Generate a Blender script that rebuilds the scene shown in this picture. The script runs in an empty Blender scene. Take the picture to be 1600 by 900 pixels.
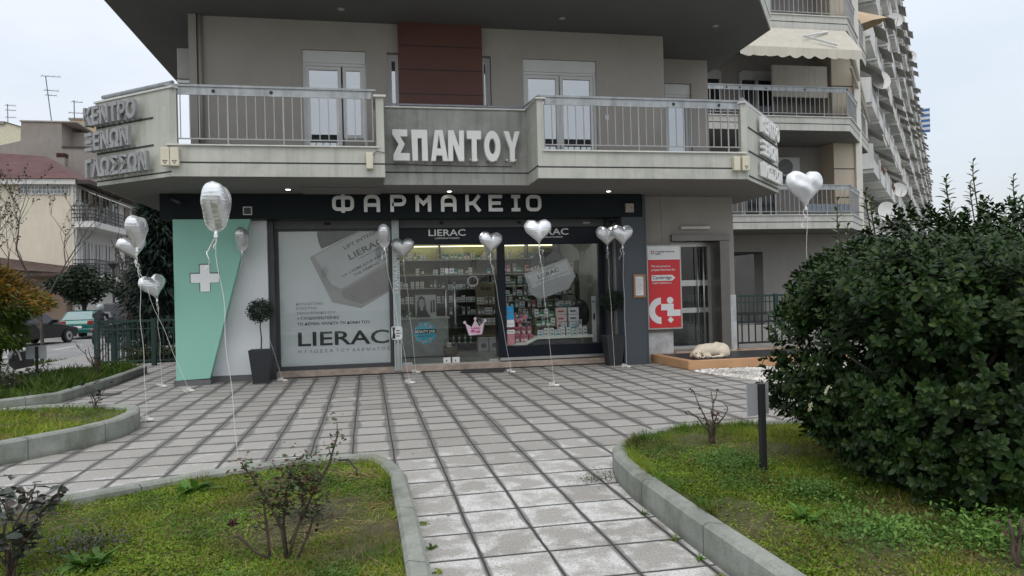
import bpy, bmesh, math, random
import numpy as np
from mathutils import Matrix, Vector
R = math.radians
random.seed(7)
rng = np.random.default_rng(11)
C = bpy.context.scene.collection
S = bpy.context.scene

# ------------------------------------------------------------------ camera
cam_d = bpy.data.cameras.new('camera')
cam_d.sensor_width = 36.0
cam_d.lens = 36.0 * 1140 / 1600
cam_d.clip_start = 0.05
cam_d.clip_end = 2000
cam = bpy.data.objects.new('camera', cam_d)
C.objects.link(cam)
yaw, pitch, roll = R(11.2), R(0.27), R(1.47)
r0 = Matrix(((math.cos(yaw), -math.sin(yaw), 0), (0, 0, -1), (math.sin(yaw), math.cos(yaw), 0)))
rp = Matrix(((1, 0, 0), (0, math.cos(pitch), math.sin(pitch)), (0, -math.sin(pitch), math.cos(pitch))))
rr = Matrix(((math.cos(roll), math.sin(roll), 0), (-math.sin(roll), math.cos(roll), 0), (0, 0, 1)))
m3 = rr @ rp @ r0
rot = Matrix((m3[0], -m3[1], -m3[2])).transposed()
cam.matrix_world = Matrix.Translation((0, 0, 1.6)) @ rot.to_4x4()
S.camera = cam
S.render.resolution_x, S.render.resolution_y = 1024, 576

# ------------------------------------------------------------------ sky, sun, exposure
SUN_EL, SUN_AZ = R(58), R(200)          # behind and to the left of the camera
w = bpy.data.worlds.new('World')
S.world = w
w.use_nodes = True
nt = w.node_tree
nt.nodes.clear()
def N(t, **k):
    n = nt.nodes.new(t)
    for a, b in k.items():
        setattr(n, a, b)
    return n
out = N('ShaderNodeOutputWorld')
sky = N('ShaderNodeTexSky', sky_type='NISHITA', sun_disc=False, sun_elevation=SUN_EL, sun_rotation=SUN_AZ)
sky.air_density, sky.dust_density = 1.0, 3.0
bg1 = N('ShaderNodeBackground')
bg1.inputs[1].default_value = 0.05
nt.links.new(sky.outputs[0], bg1.inputs[0])
tc = N('ShaderNodeTexCoord')
sep = N('ShaderNodeSeparateXYZ')
nt.links.new(tc.outputs['Generated'], sep.inputs[0])
rampz = N('ShaderNodeMapRange')           # overcast: brighter overhead than at the horizon
rampz.inputs[1].default_value, rampz.inputs[2].default_value = 0.0, 1.0
rampz.inputs[3].default_value, rampz.inputs[4].default_value = 0.56, 1.42
nt.links.new(sep.outputs[2], rampz.inputs[0])
mp = N('ShaderNodeMapping')
mp.inputs['Scale'].default_value = (1.0, 1.0, 2.6)
nt.links.new(tc.outputs['Generated'], mp.inputs[0])
nz = N('ShaderNodeTexNoise')
nz.inputs['Scale'].default_value = 2.4
nz.inputs['Detail'].default_value = 6
nz.inputs['Roughness'].default_value = 0.55
nt.links.new(mp.outputs[0], nz.inputs[0])
cr = N('ShaderNodeValToRGB')
cr.color_ramp.elements[0].position, cr.color_ramp.elements[0].color = 0.3, (0.785, 0.83, 0.88, 1)
cr.color_ramp.elements[1].position, cr.color_ramp.elements[1].color = 0.72, (0.97, 0.985, 1.0, 1)
nt.links.new(nz.outputs[0], cr.inputs[0])
bg2 = N('ShaderNodeBackground')
nt.links.new(cr.outputs[0], bg2.inputs[0])
nt.links.new(rampz.outputs[0], bg2.inputs[1])
addn = N('ShaderNodeAddShader')
nt.links.new(bg1.outputs[0], addn.inputs[0])
nt.links.new(bg2.outputs[0], addn.inputs[1])
nt.links.new(addn.outputs[0], out.inputs[0])

sl = bpy.data.lights.new('sun', 'SUN')
sl.energy, sl.angle, sl.color = 0.6, R(35), (1.0, 0.97, 0.92)
so = bpy.data.objects.new('sun', sl)
C.objects.link(so)
sd = Vector((math.sin(SUN_AZ) * math.cos(SUN_EL), math.cos(SUN_AZ) * math.cos(SUN_EL), math.sin(SUN_EL)))
so.rotation_euler = sd.to_track_quat('Z', 'Y').to_euler()
so.location = (0, -10, 30)

S.view_settings.view_transform = 'Standard'
S.view_settings.look = 'None'
S.view_settings.exposure = 0.1
S.view_settings.gamma = 1.0

# ------------------------------------------------------------------ helpers: colour, materials
def sr(r, g, b):
    f = lambda c: (c / 255) / 12.92 if c <= 10 else ((c / 255 + 0.055) / 1.055) ** 2.4
    return (f(r), f(g), f(b))
MATS = {}
class NT:
    def __init__(s, m):
        m.use_nodes = True
        s.t = m.node_tree
        s.b = s.t.nodes['Principled BSDF']
    def n(s, t, ins=None, **k):
        x = s.t.nodes.new(t)
        for a, b in k.items():
            setattr(x, a, b)
        for a, b in (ins or {}).items():
            if isinstance(b, bpy.types.NodeSocket):
                s.t.links.new(b, x.inputs[a])
            else:
                x.inputs[a].default_value = b
        return x
    def l(s, a, b):
        s.t.links.new(a, b)
    def math(s, op, a, b=0.0, c=None):
        x = s.n('ShaderNodeMath', {0: a, 1: b}, operation=op)
        if c is not None:
            x.inputs[2].default_value = c
        return x.outputs[0]
    def mix(s, f, a, b):
        x = s.n('ShaderNodeMix', data_type='RGBA')
        for i, v in ((0, f), (6, a), (7, b)):
            if isinstance(v, bpy.types.NodeSocket):
                s.t.links.new(v, x.inputs[i])
            else:
                x.inputs[i].default_value = v if i == 0 else (*v[:3], 1)
        return x.outputs[2]
    def noise(s, scale, detail=4, vec=None, rough=0.55):
        x = s.n('ShaderNodeTexNoise', {'Scale': scale, 'Detail': detail, 'Roughness': rough})
        if vec is not None:
            s.l(vec, x.inputs[0])
        return x.outputs[0]
    def ramp(s, v, lo, hi, a=0.0, b=1.0):
        x = s.n('ShaderNodeMapRange', {0: v, 1: lo, 2: hi, 3: a, 4: b})
        return x.outputs[0]
    def pos(s, sc=None):
        g = s.n('ShaderNodeNewGeometry').outputs['Position']
        if sc:
            g = s.n('ShaderNodeMapping', {0: g, 'Scale': sc}).outputs[0]
        return g
    def objc(s, sc=None):
        g = s.n('ShaderNodeTexCoord').outputs['Object']
        if sc:
            g = s.n('ShaderNodeMapping', {0: g, 'Scale': sc}).outputs[0]
        return g
    def bump(s, h, st, d=0.01):
        x = s.n('ShaderNodeBump', {'Strength': st, 'Distance': d, 'Height': h})
        s.l(x.outputs[0], s.b.inputs['Normal'])

def mul(c, k):
    return tuple(x * k for x in c)
def mat(name, col, rough=0.7, var=0.12, scale=5.0, bump=0.0, bscale=80.0, metal=0.0, spec=0.5,
        streak=0.0, dirt=None, dirt_amt=0.5, obj=False, emit=None, coat=0.0):
    if name in MATS:
        return MATS[name]
    m = bpy.data.materials.new(name)
    MATS[name] = m
    g = NT(m)
    co = g.objc() if obj else g.pos()
    c = g.mix(g.ramp(g.noise(scale, 6, co), 0.3, 0.7), mul(col, 1 - var), mul(col, 1 + var))
    if streak:
        v = g.noise(1.0, 5, (g.objc if obj else g.pos)((9, 9, 0.7)))
        c = g.mix(g.math('MULTIPLY', g.ramp(v, 0.45, 0.75), streak), c, mul(col, 0.35))
    if dirt:
        v = g.noise(2.3, 8, co, 0.65)
        c = g.mix(g.math('MULTIPLY', g.ramp(v, 0.5, 0.72), dirt_amt), c, dirt)
    g.l(c, g.b.inputs['Base Color'])
    g.b.inputs['Roughness'].default_value = rough
    g.b.inputs['Metallic'].default_value = metal
    g.b.inputs['Specular IOR Level'].default_value = spec
    g.b.inputs['Coat Weight'].default_value = coat
    if bump:
        g.bump(g.noise(bscale, 5, co), bump)
    if emit:
        g.b.inputs['Emission Color'].default_value = (*col, 1)
        g.b.inputs['Emission Strength'].default_value = emit
    return m
def leafmat(name, cols, rough=0.45, spec=0.4, trans=0.25, patch=None):
    """leaf colours picked at random for each leaf"""
    if name in MATS:
        return MATS[name]
    m = bpy.data.materials.new(name)
    MATS[name] = m
    g = NT(m)
    ri = g.n('ShaderNodeNewGeometry').outputs['Random Per Island']
    r = g.n('ShaderNodeValToRGB')
    e = r.color_ramp.elements
    e[0].position, e[0].color = 0, (*cols[0], 1)
    e[1].position, e[1].color = 1, (*cols[-1], 1)
    for i, c in enumerate(cols[1:-1]):
        k = e.new((i + 1) / (len(cols) - 1))
        k.color = (*c, 1)
    g.l(ri, r.inputs[0])
    nz = g.ramp(g.noise(1.9, 5, g.pos()), 0.3, 0.7, 0.6, 1.4)
    c = g.n('ShaderNodeMix', data_type='RGBA', blend_type='MULTIPLY')
    c.inputs[0].default_value = 1
    rc = r.outputs[0]
    for pc, sc, lo, hi, amt in (patch or ()):      # patches of another growth or dryness
        rc = g.mix(g.math('MULTIPLY', g.ramp(g.noise(sc, 5, g.pos()), lo, hi), amt), rc, pc)
    g.l(rc, c.inputs[6])
    g.l(nz, c.inputs[7])
    g.l(c.outputs[2], g.b.inputs['Base Color'])
    g.b.inputs['Roughness'].default_value = rough
    g.b.inputs['Specular IOR Level'].default_value = spec
    if trans:
        t = g.n('ShaderNodeBsdfTranslucent')
        g.l(c.outputs[2], t.inputs[0])
        mx = g.n('ShaderNodeMixShader', {0: trans})
        g.l(g.b.outputs[0], mx.inputs[1])
        g.l(t.outputs[0], mx.inputs[2])
        g.l(mx.outputs[0], g.t.nodes['Material Output'].inputs[0])
    return m
def glassmat(name, tint=(0.8, 0.88, 0.86), refl=0.12, rough=0.02, alpha=0.0, col=(0.1, 0.1, 0.1)):
    """window glass: part see-through, part mirror (stronger at grazing angles)"""
    if name in MATS:
        return MATS[name]
    m = bpy.data.materials.new(name)
    MATS[name] = m
    g = NT(m)
    tr = g.n('ShaderNodeBsdfTransparent', {0: (*tint, 1)})
    base = tr.outputs[0]
    if alpha:
        df = g.n('ShaderNodeBsdfDiffuse', {0: (*col, 1)})
        mx = g.n('ShaderNodeMixShader', {0: alpha})
        g.l(base, mx.inputs[1])
        g.l(df.outputs[0], mx.inputs[2])
        base = mx.outputs[0]
    gl = g.n('ShaderNodeBsdfGlossy', {0: (1, 1, 1, 1), 'Roughness': rough})
    fr = g.n('ShaderNodeFresnel', {0: 1.5})
    f = g.math('ADD', g.math('MULTIPLY', fr.outputs[0], 0.6), refl)
    b = g.n('ShaderNodeBump', {'Strength': 0.02, 'Distance': 0.02, 'Height': g.noise(1.3, 2, g.pos())})
    g.l(b.outputs[0], gl.inputs['Normal'])
    mx = g.n('ShaderNodeMixShader', {0: f})
    g.l(base, mx.inputs[1])
    g.l(gl.outputs[0], mx.inputs[2])
    g.l(mx.outputs[0], g.t.nodes['Material Output'].inputs[0])
    return m

# ------------------------------------------------------------------ helpers: meshes and objects
LOC = {}
class MB:
    """collects faces in world coordinates; build() links them as ONE mesh object"""
    def __init__(s):
        s.v, s.f, s.mi, s.c = [], [], [], 0
    def add(s, vs, fs):
        o = len(s.v)
        s.v += [tuple(p) for p in vs]
        s.f += [tuple(i + o for i in f) for f in fs]
        s.mi += [s.c] * len(fs)
        return s
    def mat(s, i):
        s.c = i
        return s
    def box(s, x0, x1, y0, y1, z0, z1):
        return s.add([(x0, y0, z0), (x1, y0, z0), (x1, y1, z0), (x0, y1, z0), (x0, y0, z1), (x1, y0, z1), (x1, y1, z1), (x0, y1, z1)],
                     [(0, 3, 2, 1), (4, 5, 6, 7), (0, 1, 5, 4), (1, 2, 6, 5), (2, 3, 7, 6), (3, 0, 4, 7)])
    def fbox(s, F, u0, u1, v0, v1, z0, z1):
        """box in a vertical frame F=(origin xy, direction u, direction v)"""
        o, u, v = F
        q = []
        for z in (z0, z1):
            for a, b in ((u0, v0), (u1, v0), (u1, v1), (u0, v1)):
                q.append((o[0] + u[0] * a + v[0] * b, o[1] + u[1] * a + v[1] * b, z))
        return s.add(q, [(0, 3, 2, 1), (4, 5, 6, 7), (0, 1, 5, 4), (1, 2, 6, 5), (2, 3, 7, 6), (3, 0, 4, 7)])
    def prism(s, poly, z0, z1):
        n = len(poly)
        return s.add([(x, y, z0) for x, y in poly] + [(x, y, z1) for x, y in poly],
                     [tuple(range(n))[::-1], tuple(range(n, 2 * n))] + [(i, (i + 1) % n, n + (i + 1) % n, n + i) for i in range(n)])
    def plate(s, poly, O, U, V, t):
        """flat outline in plane O,U,V made t thick towards UxV"""
        O, U, V = Vector(O), Vector(U), Vector(V)
        W = U.cross(V).normalized() * t
        n = len(poly)
        a = [O + U * x + V * y for x, y in poly]
        if not t:
            return s.add(a, [tuple(range(n))])
        return s.add(a + [p + W for p in a],
                     [tuple(range(n))[::-1], tuple(range(n, 2 * n))] + [(i, (i + 1) % n, n + (i + 1) % n, n + i) for i in range(n)])
    def ring(s, outer, inner, O, U, V, t):
        O, U, V = Vector(O), Vector(U), Vector(V)
        W = U.cross(V).normalized() * t
        n = len(outer)
        vs = []
        for w_ in (Vector((0, 0, 0)), W):
            vs += [O + U * x + V * y + w_ for x, y in outer]
            vs += [O + U * x + V * y + w_ for x, y in inner]
        fs = []
        for i in range(n):
            j = (i + 1) % n
            fs += [(i, n + i, n + j, j), (2 * n + i, 2 * n + j, 3 * n + j, 3 * n + i), (i, j, 2 * n + j, 2 * n + i), (n + i, 3 * n + i, 3 * n + j, n + j)]
        return s.add(vs, fs)
    def tube(s, pts, r, n=6, cap=True):
        pts = [Vector(p) for p in pts]
        rs = r if isinstance(r, (list, tuple)) else [r] * len(pts)
        vs, fs = [], []
        up = Vector((0.13, 0.21, 0.97))
        for i, p in enumerate(pts):
            t = (pts[min(i + 1, len(pts) - 1)] - pts[max(i - 1, 0)])
            if t.length < 1e-9:
                t = Vector((0, 0, 1))
            t.normalize()
            a = t.cross(up)
            if a.length < 0.1:
                a = t.cross(Vector((1, 0, 0)))
            a.normalize()
            b = t.cross(a)
            for k in range(n):
                q = 2 * math.pi * k / n
                vs.append(p + (a * math.cos(q) + b * math.sin(q)) * rs[i])
        for i in range(len(pts) - 1):
            for k in range(n):
                j = (k + 1) % n
                fs.append((i * n + k, i * n + j, (i + 1) * n + j, (i + 1) * n + k))
        if cap:
            fs.append(tuple(range(n))[::-1])
            fs.append(tuple(range((len(pts) - 1) * n, len(pts) * n)))
        return s.add(vs, fs)
    def lathe(s, prof, c, n=20, axis='z'):
        vs, fs = [], []
        for r_, h in prof:
            for k in range(n):
                q = 2 * math.pi * k / n
                x, y, z = r_ * math.cos(q), r_ * math.sin(q), h
                if axis == 'x':
                    x, y, z = h, x, y
                elif axis == 'y':
                    x, y, z = x, h, y
                vs.append((c[0] + x, c[1] + y, c[2] + z))
        for i in range(len(prof) - 1):
            for k in range(n):
                j = (k + 1) % n
                fs.append((i * n + k, i * n + j, (i + 1) * n + j, (i + 1) * n + k))
        fs.append(tuple(range(n))[::-1])
        fs.append(tuple(range((len(prof) - 1) * n, len(prof) * n)))
        return s.add(vs, fs)
    def ball(s, c, r, nu=14, nv=9, M=None):
        r = r if isinstance(r, (tuple, list)) else (r, r, r)
        vs, fs = [], []
        for i in range(nv + 1):
            a = math.pi * i / nv
            for k in range(nu):
                q = 2 * math.pi * k / nu
                p = Vector((r[0] * math.sin(a) * math.cos(q), r[1] * math.sin(a) * math.sin(q), r[2] * math.cos(a)))
                if M:
                    p = M @ p
                vs.append((c[0] + p.x, c[1] + p.y, c[2] + p.z))
        for i in range(nv):
            for k in range(nu):
                j = (k + 1) % nu
                fs.append((i * nu + k, (i + 1) * nu + k, (i + 1) * nu + j, i * nu + j))
        return s.add(vs, fs)
    def stroke(s, pts, w_, O, U, V, t):
        """polyline of width w_ with mitred corners, as a flat raised letter stroke"""
        P = [Vector(p) for p in pts]
        closed = (P[0] - P[-1]).length < 1e-6
        if closed:
            P = P[:-1]
        L, Rr = [], []
        n = len(P)
        for i in range(n):
            d0 = (P[i] - P[i - 1]) if (i > 0 or closed) else (P[1] - P[0])
            d1 = (P[(i + 1) % n] - P[i]) if (i < n - 1 or closed) else d0
            d0.normalize(); d1.normalize()
            n0, n1 = Vector((-d0.y, d0.x)), Vector((-d1.y, d1.x))
            m_ = (n0 + n1)
            m_.normalize()
            k = w_ / 2 / max(0.35, m_.dot(n0))
            L.append(tuple(P[i] + m_ * k)); Rr.append(tuple(P[i] - m_ * k))
        if closed:
            return s.ring(L, Rr, O, U, V, t)
        return s.plate(L + Rr[::-1], O, U, V, t)
    def text(s, body, O, U, V, h, width=None, t=0.002, bold=0.0, align='LEFT', res=3):
        """letters of cap height h from O along U; stretched to width when given"""
        vs, fs = text_mesh(body, bold, res)
        xs = [p[0] for p in vs]
        x0, x1 = min(xs), max(xs)
        kx = (width / (x1 - x0)) if width else h / 0.73
        ky = h / 0.73
        off = {'LEFT': 0, 'CENTER': -(x1 - x0) * kx / 2, 'RIGHT': -(x1 - x0) * kx}[align]
        O, U, V = Vector(O), Vector(U).normalized(), Vector(V).normalized()
        W = U.cross(V) * t
        q = [O + U * ((p[0] - x0) * kx + off) + V * (p[1] * ky) + W * (1 if p[2] > 0 else 0) for p in vs]
        return s.add(q, fs)
    def build(s, name, mats, parent=None, base=None, smooth=False, bevel=0.0, normals=True):
        me = bpy.data.meshes.new(name)
        if parent is not None:
            b = LOC[parent]
        elif base is not None:
            b = Vector(base)
        else:
            a = np.array(s.v)
            lo, hi = a.min(0), a.max(0)
            b = Vector(((lo[0] + hi[0]) / 2, (lo[1] + hi[1]) / 2, lo[2]))
        a = np.array(s.v, dtype=float) - np.array(b)
        me.from_pydata(a.tolist(), [], s.f)
        mats = mats if isinstance(mats, (list, tuple)) else [mats]
        for m_ in mats:
            me.materials.append(m_)
        me.polygons.foreach_set('material_index', s.mi)
        if normals:
            bm = bmesh.new()
            bm.from_mesh(me)
            bmesh.ops.recalc_face_normals(bm, faces=bm.faces)
            bm.to_mesh(me)
            bm.free()
        if smooth:
            me.polygons.foreach_set('use_smooth', [True] * len(me.polygons))
        me.update()
        return link(name, me, parent, b, bevel)
def link(name, me, parent, b, bevel=0.0):
    o = bpy.data.objects.new(name, me)
    C.objects.link(o)
    LOC[o] = Vector(b)
    if parent is not None:
        o.parent = parent
    else:
        o.location = b
    if bevel:
        md = o.modifiers.new('bevel', 'BEVEL')
        md.width, md.segments, md.limit_method = bevel, 2, 'ANGLE'
    return o
TXT = {}
def text_mesh(body, bold, res):
    key = (body, bold, res)
    if key in TXT:
        return TXT[key]
    cu = bpy.data.curves.new('lettering', 'FONT')
    cu.body = body
    cu.size = 1.0
    cu.offset = bold
    cu.resolution_u = res
    cu.extrude = 0.5
    o = bpy.data.objects.new('lettering', cu)
    C.objects.link(o)
    dg = bpy.context.evaluated_depsgraph_get()
    dg.update()
    me = bpy.data.meshes.new_from_object(o.evaluated_get(dg))
    vs = [tuple(v.co) for v in me.vertices]
    fs = [tuple(p.vertices) for p in me.polygons]
    bpy.data.objects.remove(o)
    bpy.data.curves.remove(cu)
    bpy.data.meshes.remove(me)
    TXT[key] = (vs, fs)
    return TXT[key]
def tag(o, label, cat, group=None, kind=None):
    o['label'] = label
    o['category'] = cat
    if group:
        o['group'] = group
    if kind:
        o['kind'] = kind
    return o
def thing(name, label, cat, loc, group=None):
    o = bpy.data.objects.new(name, None)
    o.empty_display_size = 0.1
    C.objects.link(o)
    o.location = loc
    LOC[o] = Vector(loc)
    return tag(o, label, cat, group)
def struct(o):
    o['kind'] = 'structure'
    return o
def copy_tree(o, parent=None):
    c = o.copy()
    C.objects.link(c)
    LOC[c] = LOC[o]
    if parent is not None:
        c.parent = parent
    for ch in list(o.children):
        copy_tree(ch, c)
    return c
def npmesh(name, V, F, m, parent=None, base=(0, 0, 0), smooth=False):
    """mesh from numpy vertex array and face array (all quads or all tris)"""
    b = LOC[parent] if parent is not None else Vector(base)
    me = bpy.data.meshes.new(name)
    V = np.asarray(V, dtype=np.float32) - np.array(b, dtype=np.float32)
    F = np.asarray(F, dtype=np.int32)
    k = F.shape[1]
    me.vertices.add(len(V))
    me.vertices.foreach_set('co', V.ravel())
    me.loops.add(F.size)
    me.loops.foreach_set('vertex_index', F.ravel())
    me.polygons.add(len(F))
    me.polygons.foreach_set('loop_start', np.arange(0, F.size, k, dtype=np.int32))
    me.update(calc_edges=True)
    if smooth:
        me.polygons.foreach_set('use_smooth', np.ones(len(F), dtype=bool))
    me.materials.append(m)
    return link(name, me, parent, b)
def leaves(P, D, Up, L, W, shape='leaf', fold=0.25, curl=0.15):
    """P base points, D directions, Up normals, L lengths, W widths -> V,F ; each leaf folded along its rib"""
    n = len(P)
    D = D / np.linalg.norm(D, axis=1, keepdims=True)
    Sd = np.cross(D, Up)
    Sd /= np.linalg.norm(Sd, axis=1, keepdims=True) + 1e-9
    Nn = np.cross(Sd, D)
    prof = {'leaf': [(0, 0.06), (0.3, 0.7), (0.62, 1.0), (0.88, 0.62), (1.0, 0.05)],
            'thin': [(0, 0.5), (0.5, 1.0), (1.0, 0.1)],
            'round': [(0, 0.1), (0.35, 0.95), (0.75, 0.9), (1.0, 0.15)]}[shape]
    L = L[:, None]; W = W[:, None]
    rows = []
    for a, wd in prof:
        c = P + D * L * a - Nn * L * curl * a * a
        e = Sd * W * 0.5 * wd
        f = Nn * W * 0.5 * wd * fold
        rows.append(np.stack([c - e + f, c, c + e + f], 1))
    V = np.concatenate(rows, 1)          # n, 3*k, 3
    k = len(prof)
    F = []
    for i in range(k - 1):
        for j in (0, 1):
            F.append((i * 3 + j, i * 3 + j + 1, i * 3 + j + 4, i * 3 + j + 3))
    F = np.array(F)[None] + (np.arange(n) * 3 * k)[:, None, None]
    return V.reshape(-1, 3), F.reshape(-1, 4)
def unit(n):
    v = rng.normal(size=(n, 3))
    return v / np.linalg.norm(v, axis=1, keepdims=True)
def inpoly(p, poly):
    x, y = p[:, 0], p[:, 1]
    r_ = np.zeros(len(p), bool)
    j = len(poly) - 1
    for i in range(len(poly)):
        xi, yi = poly[i]; xj, yj = poly[j]
        c = ((yi > y) != (yj > y)) & (x < (xj - xi) * (y - yi) / (yj - yi + 1e-12) + xi)
        r_ ^= c
        j = i
    return r_
def offset_poly(poly, d):
    """move a polygon's outline inwards by d (outline given counter-clockwise)"""
    n = len(poly); res = []
    for i in range(n):
        p0, p1, p2 = (Vector(poly[(i + k) % n]) for k in (-1, 0, 1))
        a, b = (p1 - p0).normalized(), (p2 - p1).normalized()
        na, nb = Vector((-a.y, a.x)), Vector((-b.y, b.x))
        m_ = (na + nb).normalized()
        res.append(tuple(p1 + m_ * (d / max(0.4, m_.dot(na)))))
    return res
def blob(name, balls, mats, parent=None, base=(0, 0, 0), voxel=0.02, smooth_it=4):
    """one continuous skin grown over a set of ellipsoids: (centre, radii, euler)"""
    from mathutils import Euler
    mb = MB()
    for c, r_, e in balls:
        mb.ball(c, r_, 16, 10, Euler(e).to_matrix())
    t = mb.build(name, mats, None, base=base, smooth=True)
    md = t.modifiers.new('r', 'REMESH')
    md.mode, md.voxel_size = 'VOXEL', voxel
    ms = t.modifiers.new('s', 'SMOOTH')
    ms.iterations, ms.factor = smooth_it, 0.6
    dg = bpy.context.evaluated_depsgraph_get()
    me = bpy.data.meshes.new_from_object(t.evaluated_get(dg))
    me.name = name
    me.materials.clear()
    me.materials.append(mats)
    me.polygons.foreach_set('use_smooth', [True] * len(me.polygons))
    old = t.data
    LOC.pop(t)
    bpy.data.objects.remove(t)
    bpy.data.meshes.remove(old)
    if parent is not None:
        me.transform(Matrix.Translation(Vector(base) - LOC[parent]))
        return link(name, me, parent, LOC[parent])
    return link(name, me, None, Vector(base))
X3, Y3, Z3 = (1, 0, 0), (0, 1, 0), (0, 0, 1)
def chain(a, b, n, sag=0.0, jit=0.0):
    a, b = Vector(a), Vector(b)
    return [a.lerp(b, i / n) + Vector((random.uniform(-jit, jit), random.uniform(-jit, jit), -sag * 4 * (i / n) * (1 - i / n))) for i in range(n + 1)]
# ------------------------------------------------------------------ materials of the setting
M = {}
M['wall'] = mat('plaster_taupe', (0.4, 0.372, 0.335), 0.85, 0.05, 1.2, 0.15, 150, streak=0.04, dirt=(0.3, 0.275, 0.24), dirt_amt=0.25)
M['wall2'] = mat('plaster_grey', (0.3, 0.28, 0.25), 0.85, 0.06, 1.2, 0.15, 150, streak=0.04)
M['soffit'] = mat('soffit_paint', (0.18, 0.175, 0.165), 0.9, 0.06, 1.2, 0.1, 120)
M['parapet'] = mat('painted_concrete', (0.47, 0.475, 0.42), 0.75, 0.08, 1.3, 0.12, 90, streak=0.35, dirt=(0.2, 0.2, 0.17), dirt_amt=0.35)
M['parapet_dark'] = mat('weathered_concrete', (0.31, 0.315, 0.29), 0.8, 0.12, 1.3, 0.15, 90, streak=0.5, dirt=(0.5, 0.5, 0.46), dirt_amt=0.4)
M['coping'] = mat('marble_coping', (0.6, 0.6, 0.56), 0.5, 0.1, 6)
M['groove'] = mat('shadow_gap', (0.04, 0.042, 0.04), 0.9)
M['rail'] = mat('galvanised_rail', (0.33, 0.35, 0.36), 0.5, 0.15, 5, 0.05, metal=0.35, streak=0.4)
M['railb'] = mat('rail_band', (0.36, 0.38, 0.385), 0.5, 0.15, 5, 0.05, metal=0.3, streak=0.6)
M['bar'] = mat('baluster_grey', (0.33, 0.33, 0.33), 0.5, 0.1, 5, metal=0.2)
M['dark'] = mat('fascia_dark', (0.009, 0.014, 0.0165), 0.55, 0.1, 1.0, 0.03, 120, spec=0.18)
M['pillar'] = mat('pillar_slate', (0.055, 0.066, 0.078), 0.55, 0.06, 1.0, 0.05, 120)
M['green'] = mat('mint_panel', (0.26, 0.53, 0.43), 0.5, 0.03, 1.0, 0.02, 120)
M['white'] = mat('white_panel', (0.72, 0.74, 0.75), 0.5, 0.03, 1.0, 0.02, 120)
M['plinth'] = mat('plinth_grey', (0.13, 0.13, 0.13), 0.8, 0.15, 4, 0.1)
M['step'] = mat('pink_marble_step', (0.36, 0.29, 0.235), 0.55, 0.25, 7, 0.06, dirt=(0.15, 0.12, 0.1), dirt_amt=0.6)
M['navy'] = mat('frame_navy', (0.008, 0.011, 0.018), 0.4, 0.05, spec=0.25)
M['frame'] = mat('frame_grey', (0.06, 0.064, 0.068), 0.45, 0.08, metal=0.3)
M['shutter'] = mat('shutter_box_grey', (0.1, 0.105, 0.105), 0.5, 0.08)
M['pvc'] = mat('white_upvc', (0.66, 0.67, 0.66), 0.4, 0.05, 2)
M['cream'] = mat('cream_plastic', (0.62, 0.58, 0.45), 0.45, 0.06, 4, dirt=(0.4, 0.36, 0.25), dirt_amt=0.3)
M['alu'] = mat('brushed_aluminium', (0.5, 0.5, 0.48), 0.35, 0.06, 6, metal=0.75)
M['alud'] = mat('brown_grey_metal', (0.16, 0.15, 0.135), 0.4, 0.08, 3, metal=0.5)
M['red_panel'] = mat('terracotta_cladding', (0.112, 0.043, 0.03), 0.6, 0.12, 2.0, 0.05)
M['letter'] = mat('sign_letter_white', (0.72, 0.72, 0.7), 0.5, 0.04, 3)
M['letterg'] = mat('sign_letter_grey', (0.3, 0.305, 0.31), 0.6, 0.1, 4, streak=0.3)
M['letters'] = mat('steel_letter', (0.6, 0.6, 0.58), 0.32, 0.06, 4, metal=0.45)
M['black'] = mat('black_matt', (0.012, 0.012, 0.013), 0.6)
M['ink'] = mat('ink_black', (0.02, 0.02, 0.022), 0.6)
M['inkg'] = mat('ink_grey', (0.14, 0.14, 0.15), 0.6)
M['glass'] = glassmat('shop_glass', (0.97, 0.985, 0.98), 0.008, 0.01)
M['wglass'] = glassmat('coated_window_glass', (0.55, 0.6, 0.62), 0.3, 0.015)
M['dglass'] = glassmat('dark_door_glass', (0.35, 0.37, 0.38), 0.03, 0.03)
km = bpy.data.materials.new('kerb_concrete')
g = NT(km)
P = g.pos()
c = g.mix(g.ramp(g.noise(3.0, 7, P, 0.65), 0.3, 0.7), (0.19, 0.205, 0.175), (0.33, 0.34, 0.305))
c = g.mix(g.math('MULTIPLY', g.ramp(g.noise(1.4, 8, g.pos((1, 1, 0.4)), 0.7), 0.5, 0.68), 0.75), c, (0.085, 0.095, 0.065))
c = g.mix(g.math('MULTIPLY', g.ramp(g.noise(60, 3, P), 0.55, 0.75), 0.4), c, (0.1, 0.1, 0.085))
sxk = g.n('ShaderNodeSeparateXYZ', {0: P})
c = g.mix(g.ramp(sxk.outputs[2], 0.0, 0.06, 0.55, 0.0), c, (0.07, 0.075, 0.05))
jn = g.math('PINGPONG', g.math('ADD', sxk.outputs[1], g.math('MULTIPLY', sxk.outputs[0], 0.6)), 0.52)
c = g.mix(g.ramp(jn, 0.004, 0.008, 0.8, 0.0), c, (0.05, 0.05, 0.045))
g.l(c, g.b.inputs['Base Color'])
g.b.inputs['Roughness'].default_value = 0.92
g.bump(g.math('ADD', g.noise(120, 4, P), g.math('MULTIPLY', g.noise(9, 6, P), 1.2)), 0.6, 0.012)
M['concrete'] = km

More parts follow.
